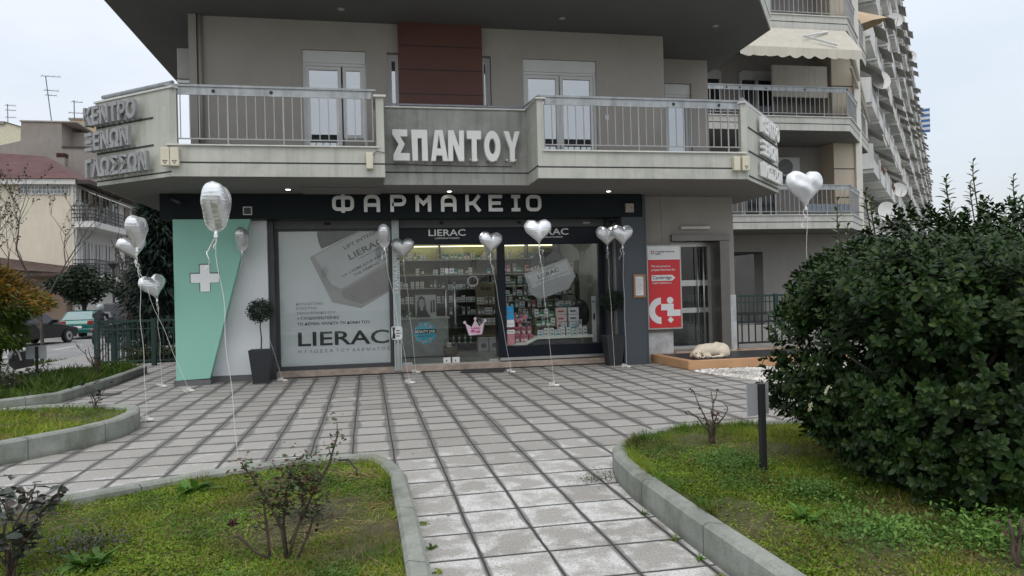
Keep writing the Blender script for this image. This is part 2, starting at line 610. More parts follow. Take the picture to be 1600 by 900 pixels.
# ------------------------------------------------------------------ ground, road, paving
asph = mat('asphalt', (0.2, 0.195, 0.19), 0.75, 0.15, 0.8, 0.25, 120, dirt=(0.3, 0.3, 0.29), dirt_amt=0.4)
mb = MB()
mb.add([(-700, -60, -0.3), (700, -60, -0.3), (700, 900, -0.3), (-700, 900, -0.3)], [(0, 1, 2, 3)])
struct(mb.build('ground', mat('far_ground', (0.16, 0.16, 0.14), 0.9, 0.2, 0.3), base=(0, 0, -0.3)))
mb = MB()
mb.add([(-24, 14, -0.205), (-6.6, 14, -0.205), (-6.6, 120, -0.205), (-24, 120, -0.205)], [(0, 1, 2, 3)])
struct(mb.build('road', asph, base=(-15, 60, -0.205)))
mb = MB()
mb.prism([(-24, 47.5), (-17.2, 47.5), (-17.2, 120), (-24, 120)], -0.3, -0.07)
mb.prism([(-8.9, 20.4), (-6.62, 20.4), (-6.62, 60), (-8.9, 60)], -0.3, -0.08)
struct(mb.build('pavement', mat('pavement_grey', (0.27, 0.265, 0.25), 0.85, 0.15, 1.2, 0.2), base=(-12, 40, -0.3)))
mb = MB()
for y in (24, 31, 38):
    mb.add([(-12.0, y, -0.2), (-11.85, y, -0.2), (-11.85, y + 3, -0.2), (-12.0, y + 3, -0.2)], [(0, 1, 2, 3)])
struct(mb.build('road_marking', mat('road_paint', (0.5, 0.5, 0.48), 0.8, 0.2, 6), base=(-12, 30, -0.2)))

# paving slabs: 41 x 46 cm washed concrete, dark joints, wide dirt bands along the joints that run to the shop
pm = bpy.data.materials.new('washed_paving')
g = NT(pm)
P = g.pos()
sx = g.n('ShaderNodeSeparateXYZ', {0: P})
wob = g.math('MULTIPLY', g.math('SUBTRACT', g.noise(1.1, 3, P), 0.5), 0.03)
x_ = g.math('DIVIDE', g.math('ADD', g.math('SUBTRACT', sx.outputs[0], 0.635), wob), 0.414)
y_ = g.math('DIVIDE', g.math('ADD', g.math('SUBTRACT', sx.outputs[1], 5.295), wob), 0.465)
fx, fy = g.math('FRACT', x_), g.math('FRACT', y_)
dx = g.math('MULTIPLY', g.math('MINIMUM', fx, g.math('SUBTRACT', 1.0, fx)), 0.414)
dy = g.math('MULTIPLY', g.math('MINIMUM', fy, g.math('SUBTRACT', 1.0, fy)), 0.465)
cell = g.n('ShaderNodeCombineXYZ', {0: g.math('FLOOR', x_), 1: g.math('FLOOR', y_)})
wn = g.n('ShaderNodeTexWhiteNoise', {0: cell.outputs[0]}, noise_dimensions='2D')
n_big = g.noise(0.55, 5, P)
n_mid = g.noise(4.5, 8, P, 0.68)
n_fin = g.noise(70, 4, P, 0.7)
n_peb = g.n('ShaderNodeTexVoronoi', {'Vector': P, 'Scale': 105.0}).outputs['Distance']
base = g.mix(wn.outputs[0], (0.262, 0.244, 0.214), (0.4, 0.38, 0.345))
base = g.mix(g.ramp(n_big, 0.35, 0.7), base, (0.38, 0.365, 0.34))
base = g.mix(g.math('MULTIPLY', g.ramp(n_fin, 0.45, 0.66), 0.7), base, (0.15, 0.142, 0.13))
base = g.mix(g.math('MULTIPLY', g.ramp(n_peb, 0.0, 0.4, 1, 0), 0.5), base, (0.66, 0.64, 0.6))
# worn lime-white film, strongest on the path between the beds
near = g.ramp(sx.outputs[1], 5.8, 8.4, 0.51, 0.66)
edge = g.ramp(g.math('MINIMUM', dx, dy), 0.03, 0.16, 0.07, -0.05)
film = g.n('ShaderNodeMapRange', {0: g.math('ADD', g.math('ADD', n_mid, edge), g.math('MULTIPLY', wn.outputs[0], 0.09)), 1: near, 2: g.math('ADD', near, 0.15), 3: 0, 4: 0.72}).outputs[0]
film = g.math('MULTIPLY', film, g.ramp(g.noise(55, 5, P, 0.75), 0.4, 0.52))
base = g.mix(film, base, (0.68, 0.68, 0.66))
# dirt bands
bw = g.math('MULTIPLY', g.ramp(g.noise(1.7, 4, P), 0.3, 0.7, 0.022, 0.115), g.ramp(sx.outputs[1], 5.5, 8.5, 0.4, 1.0))
band = g.n('ShaderNodeMapRange', {0: dx, 1: g.math('MULTIPLY', bw, 0.55), 2: bw, 3: 0.86, 4: 0.0}).outputs[0]
base = g.mix(band, base, (0.135, 0.13, 0.123))
bw2 = g.math('MULTIPLY', g.ramp(g.noise(2.2, 4, P), 0.3, 0.7, 0.03, 0.085), g.ramp(sx.outputs[1], 5.5, 9.0, 0.4, 1.0))
band2 = g.n('ShaderNodeMapRange', {0: dy, 1: g.math('MULTIPLY', bw2, 0.45), 2: bw2, 3: 0.9, 4: 0.0}).outputs[0]
base = g.mix(band2, base, (0.125, 0.121, 0.115))
jd = g.math('MINIMUM', dx, dy)
base = g.mix(g.ramp(jd, 0.005, 0.01, 1, 0), base, (0.035, 0.034, 0.03))
# a few dark chewing-gum spots
vs = g.n('ShaderNodeTexVoronoi', {'Vector': P, 'Scale': 2.1}).outputs['Distance']
base = g.mix(g.ramp(vs, 0.03, 0.045, 0.8, 0), base, (0.07, 0.07, 0.07))
g.l(base, g.b.inputs['Base Color'])
g.b.inputs['Roughness'].default_value = 0.8
hh = g.math('ADD', g.ramp(jd, 0.003, 0.012), g.math('MULTIPLY', n_fin, 0.25))
g.bump(hh, 0.55, 0.012)
mb = MB()
mb.prism([(-9.5, -4), (14.5, -4), (14.5, 15.6), (8.0, 15.6), (8.0, 14.9), (5.7, 14.9), (-3.7, 14.9), (-3.7, 20.2), (-7.1, 20.2), (-9.5, 18)], -0.28, 0.0)
struct(mb.build('paving', pm, base=(0, 5, -0.28)))
mb = MB()
mb.box(-3.7, 8.0, 14.91, 24, -0.28, -0.02)
struct(mb.build('foundation_ground', asph, base=(0, 20, -0.28)))
# white pebble patch in front of the entrance platform
gv = rng.random((6500, 2)) * np.array([4.2, 3.0]) + np.array([6.0, 10.2])
gp = [(6.05, 13.0), (6.0, 12.75), (6.55, 10.4), (10.2, 10.2), (10.2, 13.0)]
gv = gv[inpoly(gv, gp)]
vs_, fs_ = [], []
for x, y in gv:
    r_ = random.uniform(0.014, 0.03); a = random.uniform(0, 6.28); n0 = len(vs_)
    for k in range(5):
        vs_.append((x + r_ * math.cos(a + k * 1.256), y + r_ * 0.8 * math.sin(a + k * 1.256), 0.006))
    for k in range(5):
        vs_.append((x + r_ * 0.6 * math.cos(a + k * 1.256), y + r_ * 0.5 * math.sin(a + k * 1.256), 0.006 + r_ * 0.8))
    for k in range(5):
        j = (k + 1) % 5
        fs_.append((n0 + k, n0 + j, n0 + 5 + j, n0 + 5 + k))
    fs_.append(tuple(n0 + 5 + k for k in range(5)))
mb = MB(); mb.add(vs_, fs_); 
mb.prism(gp, 0.0, 0.006)
o = mb.build('gravel', leafmat('white_pebbles', [(0.4, 0.36, 0.31), (0.62, 0.6, 0.56), (0.75, 0.74, 0.71)], 0.8, 0.3, 0), base=(8, 12, 0), smooth=False)
tag(o, 'patch of small white pebbles in front of the orange entrance platform', 'gravel', kind='stuff')

# ------------------------------------------------------------------ planting beds: concrete kerb, soil
BED = {}
def bed(key, poly, h, wd, soil_h, label, closed_part=None):
    if sum(poly[i - 1][0] * poly[i][1] - poly[i][0] * poly[i - 1][1] for i in range(len(poly))) < 0:
        poly = poly[::-1]
    inn = offset_poly(poly, wd)
    ins = offset_poly(poly, 0.025)
    n = len(poly)
    vs, fs = [], []
    ch = 0.022
    rings = [(poly, 0.0), (poly, h - ch), (ins, h), (offset_poly(poly, wd - 0.02), h), (inn, h - ch), (inn, -0.02)]
    for p_, z in rings:
        vs += [(x, y, z) for x, y in p_]
    for k in range(len(rings) - 1):
        for i in range(n):
            j = (i + 1) % n
            fs.append((k * n + i, k * n + j, (k + 1) * n + j, (k + 1) * n + i))
    mb = MB(); mb.add(vs, fs)
    # joints between kerb lengths
    o = mb.build('garden_kerb', M['concrete'], base=(poly[0][0], poly[0][1], 0))
    tag(o, label, 'kerb', 'concrete kerbs round the beds')
    # soil with small humps
    xs = np.array(inn)
    lo, hi = xs.min(0), xs.max(0)
    st = 0.09
    gx, gy = np.meshgrid(np.arange(lo[0] - st, hi[0] + 2 * st, st), np.arange(lo[1] - st, hi[1] + 2 * st, st))
    Z = soil_h + 0.018 * np.sin(gx * 3.1 + gy * 1.7) + 0.014 * np.sin(gx * 7.3 - gy * 5.1) + rng.normal(size=gx.shape) * 0.006
    nx = gx.shape[1]
    V = np.stack([gx.ravel(), gy.ravel(), Z.ravel()], 1)
    keep = inpoly(V[:, :2], offset_poly(poly, wd * 0.55))
    F = []
    for r_ in range(gx.shape[0] - 1):
        b = r_ * nx + np.arange(nx - 1)
        F.append(np.stack([b, b + 1, b + nx + 1, b + nx], 1))
    F = np.concatenate(F)
    F = F[keep[F].all(1)]
    so_ = npmesh('soil', V, F, soilm, base=(*V[:, :2].mean(0), 0), smooth=True)
    struct(so_)
    BED[key] = (inn, soil_h)
soilm = bpy.data.materials.new('mossy_soil')
g = NT(soilm)
c = g.mix(g.ramp(g.noise(2.2, 6), 0.4, 0.62), (0.075, 0.058, 0.03), (0.065, 0.11, 0.014))
c = g.mix(g.math('MULTIPLY', g.ramp(g.noise(40, 4), 0.4, 0.7), 0.6), c, (0.13, 0.13, 0.03))
g.l(c, g.b.inputs['Base Color'])
g.b.inputs['Roughness'].default_value = 1
g.bump(g.noise(60, 5), 1.0, 0.03)
bed('front', [(0.31, 1.2), (0.29, 5.06), (0.275, 6.05), (0.2, 6.5), (0.06, 6.84), (-0.28, 6.96), (-0.8, 6.9), (-1.41, 6.66), (-2.13, 6.24), (-3.2, 5.65), (-6.0, 4.1), (-6.0, 1.2)],
    0.14, 0.13, 0.06, 'low grey concrete kerb of the nearest bed left of the path')
bed('right', [(1.93, 1.2), (1.92, 4.2), (1.94, 5.3), (1.99, 5.82), (2.09, 6.18), (2.27, 6.5), (2.6, 6.82), (3.0, 6.95), (3.9, 6.92), (9.5, 6.7), (9.5, 1.2)],
    0.2, 0.13, 0.165, 'pale concrete kerb with a rounded corner, right of the path under the big bush')
bed('mid', [(-9.0, 1.6), (-3.6, 8.12), (-3.08, 8.78), (-2.87, 9.3), (-2.84, 9.85), (-2.95, 10.3), (-3.2, 10.6), (-4.3, 11.0), (-6.3, 10.2), (-9.2, 7.0)],
    0.23, 0.15, 0.17, 'grey concrete kerb ending in a rounded nose, bed at the left edge in the middle')
bed('far', [(-9.6, 8.6), (-5.45, 12.22), (-4.84, 12.86), (-4.76, 15.2), (-4.82, 17.4), (-5.4, 18.1), (-6.5, 17.6), (-7.6, 15.4), (-9.2, 13.4)],
    0.17, 0.14, 0.12, 'grey concrete kerb of the farthest bed before the green fence')
# ------------------------------------------------------------------ the corner apartment building with the pharmacy
BL = thing('apartment_building', 'grey apartment block with a dark pharmacy front below and long white-edged balconies above', 'building', (2.0, 17.0, 0))
def P_(name, mb, m, parent=BL, **k):
    return mb.build(name, m, parent, **k)
# ground-floor piers and walls
mb = MB()
mb.box(-3.5, -3.3, 14.98, 22.0, -0.1, 3.1)
P_('side_wall', mb, M['pillar'])
mb = MB(); mb.box(5.727, 5.8, 14.56, 14.899, 0, 3.57); P_('pillar_return', mb, M['pillar'])
mb = MB(); mb.box(5.235, 5.725, 14.5, 15.4, 0.0, 3.1); P_('pillar', mb, M['pillar'], bevel=0.008)
mb = MB(); mb.box(-3.74, 5.69, 14.5, 14.9, 3.1, 3.578); P_('fascia_band', mb, M['dark'], bevel=0.006)
mb = MB(); mb.box(-3.6, 5.3, 14.9, 15.32, 3.13, 3.578); P_('fascia_back', mb, M['dark'])
# mint and white panels with grey plinths (mint stands proud, cut on a slant)
mb = MB(); mb.plate([(-3.52, 0.1), (-2.93, 0.12), (-2.15, 3.098), (-3.52, 3.098)], (0, 14.7, 0), X3, Z3, 0.2); P_('mint_panel', mb, M['green'], bevel=0.004)
mb = MB(); mb.box(-3.53, -1.9, 14.86, 14.97, 0.12, 3.1); wp = P_('white_panel', mb, M['white'])
mb = MB(); mb.box(-3.56, -2.92, 14.49, 14.71, 0.0, 0.1); mb.box(-3.2, -1.9, 14.82, 14.86, 0.0, 0.115); P_('plinth', mb, M['plinth'])
mb = MB()
a = 0.085
mb.plate([(-a, -0.25), (a, -0.25), (a, -a), (0.25, -a), (0.25, a), (a, a), (a, 0.25), (-a, 0.25), (-a, a), (-0.25, a), (-0.25, -a), (-a, -a)], (-2.975, 14.497, 1.995), X3, Z3, 0.012)
P_('white_cross', mb, mat('cross_white', (0.86, 0.87, 0.87), 0.4, 0.02))
mb = MB()
q = [(-a - .012, -0.262), (a + .012, -0.262), (a + .012, -a - .012), (0.262, -a - .012), (0.262, a + .012), (a + .012, a + .012), (a + .012, 0.262), (-a - .012, 0.262), (-a - .012, a + .012), (-0.262, a + .012), (-0.262, -a - .012), (-a - .012, -a - .012)]
mb.plate(q, (-2.98, 14.499, 2.003), X3, Z3, 0.004)
P_('cross_edge', mb, M['pillar'])
# shop step, jambs, shutter boxes
mb = MB(); mb.box(-1.87, 5.22, 15.08, 15.6, 0.0, 0.12); P_('step', mb, M['step'], bevel=0.01)
mb = MB(); mb.box(-1.9, -1.8, 14.98, 15.6, 0, 3.12); P_('door_jamb', mb, M['frame'])
mb = MB(); mb.box(5.08, 5.2, 15.05, 15.5, 0.1, 3.1); P_('door_jamb', mb, M['frame'])
mb = MB(); mb.box(5.2, 5.235, 14.9, 15.02, 0.2, 3.0); P_('guide_rail', mb, M['alu'])
mb = MB(); mb.box(-1.8, 0.52, 15.16, 15.5, 2.965, 3.13); sb = P_('shutter_box', mb, M['shutter'], bevel=0.01)
mb = MB(); mb.box(-0.83, -0.7, 15.15, 15.16, 3.03, 3.09); P_('shutter_motor', mb, M['black'], sb)
mb = MB(); mb.box(0.66, 5.08, 15.16, 15.5, 2.965, 3.13); sb = P_('shutter_box', mb, M['shutter'], bevel=0.01)
for a_, b_ in ((1.5, 1.58), (3.15, 3.23)):
    mb = MB(); mb.box(a_, b_, 15.15, 15.16, 3.03, 3.09); P_('shutter_motor', mb, M['black'], sb)
mb = MB(); mb.box(4.6, 4.75, 15.152, 15.16, 3.03, 3.06); P_('shutter_label', mb, M['alu'], sb)
# left shop window
mb = MB()
for x0, x1, z0, z1 in ((-1.8, -1.74, 0.12, 2.965), (0.44, 0.52, 0.12, 2.965), (-1.74, 0.44, 0.12, 0.2), (-1.74, 0.44, 2.925, 2.965)):
    mb.box(x0, x1, 15.26, 15.36, z0, z1)
fw = P_('shop_window', mb, M['frame'])
mb = MB(); mb.box(-1.74, -0.62, 15.31, 15.318, 0.2, 2.925); mb.box(-0.614, 0.44, 15.31, 15.318, 0.2, 2.925); P_('pane', mb, M['glass'], fw)
# silver lettered post between window and door
mb = MB(); mb.box(0.51, 0.655, 15.06, 15.3, 0.03, 3.12)
pp = P_('lettered_post', mb, mat('frosted_steel', (0.36, 0.42, 0.42), 0.35, 0.1, 4, metal=0.4), bevel=0.008)
mb = MB()
mb.text('ΦΑΡΜΑΚΕΙΟ', (0.633, 15.057, 1.62), Z3, (-1, 0, 0), 0.09, 1.05, t=0.003, bold=0.02)
mb.text('ΦΑΡΜΑΚΕΙΟ ΦΑΡΜΑΚΕΙΟ', (0.535, 15.057, 1.0), Z3, (-1, 0, 0), 0.018, 1.5, t=0.003, bold=0.02)
mb.text('ΦΑΡΜΑΚΕΙΟ', (0.648, 15.057, 0.95), Z3, (-1, 0, 0), 0.014, 0.62, t=0.003, bold=0.01)
mb.text('ΦΑΡΜΑΚΕΙΟ', (0.633, 15.057, 2.72), Z3, (-1, 0, 0), 0.05, 0.36, t=0.003, bold=0.02)
for sgn in (0.516, 0.65):
    mb.box(sgn - 0.004, sgn + 0.004, 15.052, 15.06, 0.05, 3.1)
P_('post_lettering', mb, M['letter'], pp)
mb = MB(); mb.box(0.562, 0.602, 15.02, 15.06, 0.06, 0.68); P_('post_foot', mb, M['alu'], pp)
# shop door: header with lettering, two glass leaves, handles, floor locks
mb = MB()
mb.box(0.66, 5.08, 15.24, 15.4, 2.63, 2.963)
hd = P_('door_header', mb, M['navy'])
for x0, x1 in ((1.275, 2.05), (3.47, 4.29)):
    mb = MB()
    mb.text('LIERAC', (x0, 15.238, 2.8), X3, Z3, 0.14, x1 - x0, t=0.004, bold=0.012)
    mb.text('LABORATOIRES', (x0 + 0.13, 15.238, 2.735), X3, Z3, 0.032, x1 - x0 - 0.26, t=0.004, bold=0.01)
    P_('header_lettering', mb, M['letters'], hd)
for x0, x1, hx in ((0.68, 1.682, 1.6), (1.692, 2.715, 1.79)):
    mb = MB(); mb.box(x0, x1, 15.31, 15.322, 0.13, 2.63); dr = P_('glass_door', mb, M['glass'])
    mb = MB(); mb.tube([(hx, 15.25, 0.95), (hx, 15.25, 1.68)], 0.016, 8)
    for z in (1.0, 1.63):
        mb.tube([(hx, 15.25, z), (hx, 15.31, z)], 0.008, 6)
    P_('handle', mb, M['alu'], dr, smooth=True)
    mb = MB(); mb.box(hx - 0.075, hx + 0.075, 15.295, 15.335, 0.135, 0.25); P_('lock', mb, M['letter'], dr)
    mb = MB(); mb.box(hx - 0.02, hx + 0.0, 15.29, 15.296, 0.16, 0.2); P_('keyhole', mb, M['black'], dr)
    c_ = x0 + 0.1 if x0 < 1 else x1 - 0.12
    mb = MB(); mb.box(c_ - 0.1, c_ + 0.1, 15.295, 15.335, 0.135, 0.18); P_('pivot_plate', mb, M['alu'], dr)
mb = MB(); mb.box(0.66, 5.08, 15.2, 15.26, 0.12, 0.14); mb.box(2.72, 5.08, 15.2, 15.24, 0.12, 0.2); P_('door_track', mb, M['alu'])
# right shop window, navy frame
mb = MB()
for x0, x1, z0, z1 in ((2.72, 2.88, 0.2, 2.63), (4.965, 5.08, 0.2, 2.63), (2.88, 4.965, 0.2, 0.43), (2.88, 4.965, 2.6, 2.63)):
    mb.box(x0, x1, 15.25, 15.36, z0, z1)
fw = P_('shop_window', mb, M['navy'])
mb = MB(); mb.box(2.88, 4.965, 15.3, 15.308, 0.43, 2.6); P_('pane', mb, M['glass'], fw)
# wall right of the shop, entrance recess
mb = MB()
mb.box(5.7, 6.5, 14.9, 15.7, 0.62, 3.578)
mb.box(6.5, 8.0, 14.94, 15.7, 2.74, 3.578)
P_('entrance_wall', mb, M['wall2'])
mb = MB(); mb.box(5.7, 6.5, 14.9, 15.6, 0, 0.62)
P_('white_wall_base', mb, mat('peeling_whitewash', (0.55, 0.56, 0.56), 0.85, 0.1, 2, 0.3, 60, dirt=(0.2, 0.19, 0.17), dirt_amt=0.7))
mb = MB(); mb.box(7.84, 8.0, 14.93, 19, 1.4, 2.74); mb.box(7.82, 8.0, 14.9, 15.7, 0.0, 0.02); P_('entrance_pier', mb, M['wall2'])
mb = MB(); mb.box(7.83, 8.01, 14.91, 15.7, 0.02, 1.4)
P_('white_pier_base', mb, mat('peeling_whitewash', (0.55, 0.56, 0.56)))
mb = MB(); mb.box(6.49, 7.85, 14.82, 15.0, 2.6, 2.74); mb.box(7.62, 7.84, 14.84, 15.5, 0.0, 2.6); P_('door_surround', mb, M['alud'], bevel=0.006)
mb = MB()
mb.box(6.5, 6.58, 15.3, 15.4, 0.15, 2.6); mb.box(7.54, 7.62, 15.3, 15.4, 0.15, 2.6)
for z0, z1 in ((0.15, 0.28), (1.02, 1.13), (1.62, 1.75), (2.5, 2.6)):
    mb.box(6.58, 7.54, 15.3, 15.4, z0, z1)
ed = P_('entrance_door', mb, M['alu'])
mb = MB(); mb.box(6.58, 7.54, 15.35, 15.358, 0.28, 2.5); P_('pane', mb, M['dglass'], ed)
mb = MB(); mb.tube([(7.4, 15.22, 0.35), (7.4, 15.22, 2.5)], 0.022, 8); mb.tube([(7.28, 15.26, 0.35), (7.28, 15.26, 2.5)], 0.012, 8)
for z in (0.5, 2.3):
    mb.tube([(7.4, 15.22, z), (7.4, 15.32, z)], 0.012, 6)
P_('handle', mb, M['alu'], ed, smooth=True)
mb = MB()
for z in (1.75, 1.92, 2.09, 2.26):
    mb.box(6.6, 6.7, 15.3, 15.34, z, z + 0.14)
P_('intercom', mb, mat('intercom_glass', (0.2, 0.22, 0.22), 0.25, metal=0.4), ed)
mb = MB(); mb.box(6.5, 7.9, 17.2, 17.3, 0, 3.5); mb.box(6.4, 6.5, 15.7, 17.2, 0, 3.5); P_('lobby_wall', mb, M['plinth'])
mb = MB(); mb.box(6.73, 7.42, 14.86, 14.94, 2.86, 2.925); P_('wall_lamp', mb, mat('lamp_acrylic', (0.5, 0.49, 0.45), 0.4), bevel=0.015)
mb = MB(); mb.tube([(6.3, 14.89, 3.57), (6.3, 14.89, 3.2), (6.315, 14.89, 2.5)], 0.006, 5); P_('cable', mb, mat('cable_grey', (0.42, 0.41, 0.38)))
mb = MB(); mb.box(-3.1, 6.2, 19.99, 20.2, 0, 3.58); mb.box(-1.95, -1.9, 15.0, 20, 0, 3.58)
P_('back_wall', mb, mat('shop_wall', (0.22, 0.24, 0.22), 0.7))

# slabs and parapets -------------------------------------------------------
LOW = [(-3.03, 12.5), (0.34, 12.5), (0.34, 13.35), (3.0, 13.35), (3.0, 12.5), (7.02, 12.5), (8.78, 14.36), (8.78, 16.4), (8.0, 16.4), (8.0, 20), (-4.5, 20), (-4.5, 13.63)]
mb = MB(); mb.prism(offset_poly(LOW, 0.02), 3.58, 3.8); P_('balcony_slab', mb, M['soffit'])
mb = MB()
mb.prism([(-1.15, 13.6), (0.3, 13.6), (0.3, 14.42), (-1.15, 14.42)], 3.555, 3.58)
P_('soffit_panel', mb, M['soffit'])
def bal_part(mb_list, name='balcony_parapet', m=None, parent=BL):
    return P_(name, mb_list, m or M['parapet'], parent)
def wall_run(mb, p, q_, z0, z1, t=0.12):
    """upright slab from p to q, t thick to the left of the run"""
    u = Vector((q_[0] - p[0], q_[1] - p[1])); L = u.length; u /= L
    mb.fbox((p, u, (-u.y, u.x)), 0, L, 0, t, z0, z1)
    return mb
def groove(mb, p, q_, z):
    u = Vector((q_[0] - p[0], q_[1] - p[1])); L = u.length; u /= L
    mb.fbox((p, u, (-u.y, u.x)), 0, L, -0.004, 0.01, z - 0.012, z + 0.012)
def railing(p, q_, z0, z1, parent, step=0.148, hole=True, name='railing', inset=0.03):
    u = Vector((q_[0] - p[0], q_[1] - p[1])); L = u.length; u /= L
    F = (p, u, (-u.y, u.x))
    mb = MB()
    mb.mat(0).fbox(F, -0.06, L + 0.05, inset - 0.02, inset + 0.05, z1 - 0.035, z1)
    mb.mat(1).fbox(F, 0.03, L - 0.03, inset, inset + 0.02, z1 - 0.165, z1 - 0.035)
    mb.mat(2).fbox(F, 0.0, L, inset, inset + 0.02, z0 + 0.09, z0 + 0.11)
    n = max(2, int(round(L / step)))
    for i in range(n + 1):
        c = 0.015 + (L - 0.03) * i / n
        r_ = 0.0075 if i % 6 else 0.012
        mb.fbox(F, c - r_, c + r_, inset + 0.002, inset + 0.018, z0 + (0.09 if i % 6 else 0.0), z1 - 0.165)
    if hole:
        c = 0.22
        while c < L:
            O = (p[0] + u.x * c, p[1] + u.y * c)
            mb.mat(3 if random.random() < 0.25 else 0)
            mb.plate([(0.03 * math.cos(k * 0.628), 0.03 * math.sin(k * 0.628)) for k in range(10)], (O[0] - u.y * (inset - 0.001), O[1] + u.x * (inset - 0.001), z1 - 0.1), (u.x, u.y, 0), Z3, 0.004)
            c += 0.45
    return mb.build(name, [M['rail'], M['railb'], M['bar'], M['black']], parent)
# lower balcony, left wing
mb = MB()
wall_run(mb, (-3.03, 12.5), (0.34, 12.5), 3.585, 4.08)
mb.box(0.21, 0.34, 12.5, 13.35, 4.082, 4.94); mb.box(0.22, 0.34, 12.62, 13.35, 3.59, 4.082)
bl = bal_part(mb)
mb = MB(); mb.box(-3.1, 0.24, 12.46, 12.66, 4.08, 4.1); mb.box(0.17, 0.38, 12.46, 13.36, 4.94, 4.975); P_('coping', mb, M['coping'], bl)
mb = MB(); groove(mb, (-3.03, 12.5), (0.34, 12.5), 3.81); P_('groove', mb, M['groove'], bl)
railing((-3.05, 12.5), (0.17, 12.5), 4.1, 5.075, bl)
mb = MB(); wall_run(mb, (-4.5, 13.63), (-3.03, 12.5), 3.585, 5.0); mb.prism([(-3.03, 12.502), (-2.94, 12.502), (-2.94, 12.61), (-3.02, 12.61)], 4.083, 4.999)
wall_run(mb, (-4.5, 16), (-4.5, 13.63), 3.585, 5.0)
fl = bal_part(mb, 'balcony_parapet')
mb = MB(); wall_run(mb, (-4.53, 13.62), (-2.98, 12.43), 5.0, 5.03, 0.18); P_('coping', mb, M['coping'], fl)
mb = MB(); mb.tube([(-4.38, 13.63, 5.11), (-3.0, 12.57, 5.11)], 0.035, 8)
for t in (0.15, 0.6):
    mb.tube([(-4.38 + 1.38 * t, 13.63 - 1.06 * t, 5.0), (-4.38 + 1.38 * t, 13.63 - 1.06 * t, 5.1)], 0.012, 6)
P_('railing', mb, M['rail'], fl)
uL = Vector((1.47, -1.13)).normalized(); nL = Vector((-uL.y, uL.x)) * -1
mb = MB()
for z in (4.575, 4.13):
    a0 = Vector((-4.5, 13.63)); 
    mb.fbox((a0, uL, nL), 0.03, 1.45, -0.01, 0.012, z - 0.014, z + 0.012)
groove(mb, (-4.5, 13.63), (-3.03, 12.5), 3.66)
P_('groove', mb, M['groove'], fl)
# recessed middle
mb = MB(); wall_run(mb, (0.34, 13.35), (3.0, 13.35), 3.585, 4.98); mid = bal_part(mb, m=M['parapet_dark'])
mb = MB(); mb.box(0.35, 3.0, 13.31, 13.5, 4.98, 5.005); P_('coping', mb, M['coping'], mid)
mb = MB(); groove(mb, (0.34, 13.35), (3.0, 13.35), 3.81); P_('groove', mb, M['groove'], mid)
mb = MB(); mb.tube([(0.36, 13.43, 5.065), (2.96, 13.43, 5.065), (3.06, 12.6, 5.065)], 0.022, 8)
for x in (0.6, 1.4, 2.2, 2.9):
    mb.tube([(x, 13.43, 5.0), (x, 13.43, 5.06)], 0.01, 6)
P_('railing', mb, M['rail'], mid)
mb = MB(); mb.tube(chain((0.36, 13.34, 3.96), (2.7, 13.34, 3.93), 6, 0.01) , 0.006, 5); mb.tube([(0.1, 12.48, 3.9), (0.2, 12.48, 4.02), (0.33, 12.48, 4.0), (0.36, 13.33, 3.96)], 0.006, 5); P_('cable', mb, M['groove'], mid)
# right wing
mb = MB()
wall_run(mb, (3.0, 12.5), (7.02, 12.5), 3.585, 4.06)
wall_run(mb, (3.12, 12.62), (3.12, 13.4), 3.585, 4.98)
mb.box(3.0, 3.12, 12.5, 12.62, 4.06, 4.98)
br = bal_part(mb)
mb = MB(); mb.box(3.1, 7.0, 12.46, 12.66, 4.06, 4.085); mb.box(2.97, 3.16, 12.46, 13.4, 4.98, 5.005); P_('coping', mb, M['coping'], br)
mb = MB(); groove(mb, (3.0, 12.5), (7.02, 12.5), 3.785); mb.fbox(((3.0, 13.35), (0, -1), (1, 0)), 0, 0.85, -0.004, 0.01, 3.79, 3.815); P_('groove', mb, M['groove'], br)
railing((3.12, 12.5), (6.98, 12.5), 4.085, 5.06, br)
mb = MB(); wall_run(mb, (7.02, 12.5), (8.78, 14.36), 3.585, 5.0); mb.prism([(6.91, 12.502), (7.02, 12.502), (7.02, 12.61), (6.91, 12.61)], 4.063, 4.999)
wall_run(mb, (8.78, 14.36), (8.78, 16.4), 3.585, 3.9)
fr = bal_part(mb)
mb = MB(); wall_run(mb, (6.96, 12.43), (8.83, 14.38), 5.0, 5.03, 0.18); P_('coping', mb, M['coping'], fr)
mb = MB(); mb.tube([(6.98, 12.58, 5.1), (8.68, 14.38, 5.1)], 0.035, 8); P_('railing', mb, M['rail'], fr)
uR = Vector((1.76, 1.86)).normalized(); nR = Vector((uR.y, -uR.x))
mb = MB()
for z in (4.575, 4.13, 3.66):
    mb.fbox(((7.02, 12.5), uR, nR), 0.1, 2.5, -0.01, 0.012, z - 0.014, z + 0.012)
P_('groove', mb, M['groove'], fr)
# upper balcony (only its underside and edge are in view)
UP = [(-4.37, 12.2), (-3.4, 11.6), (6.75, 11.6), (8.25, 13.62), (8.33, 16.8), (7.83, 16.8), (7.83, 20), (-4.37, 20)]
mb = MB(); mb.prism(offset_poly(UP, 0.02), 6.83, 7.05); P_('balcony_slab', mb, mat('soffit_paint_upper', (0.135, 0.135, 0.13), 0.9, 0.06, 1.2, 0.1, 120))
mb = MB()
for i in range(6):
    wall_run(mb, UP[(i - 1) % 8] if i else UP[0], UP[i] if i else UP[1], 6.84, 7.5) if i != 0 else wall_run(mb, UP[7], UP[0], 6.84, 7.5)
ub = bal_part(mb)
mb = MB(); groove(mb, UP[2], UP[3], 7.08); groove(mb, UP[3], UP[4], 7.08); P_('groove', mb, M['groove'], ub)
mb = MB(); mb.prism(offset_poly(UP, 0.3), 7.05, 9.9); P_('upper_storey', mb, M['wall'])

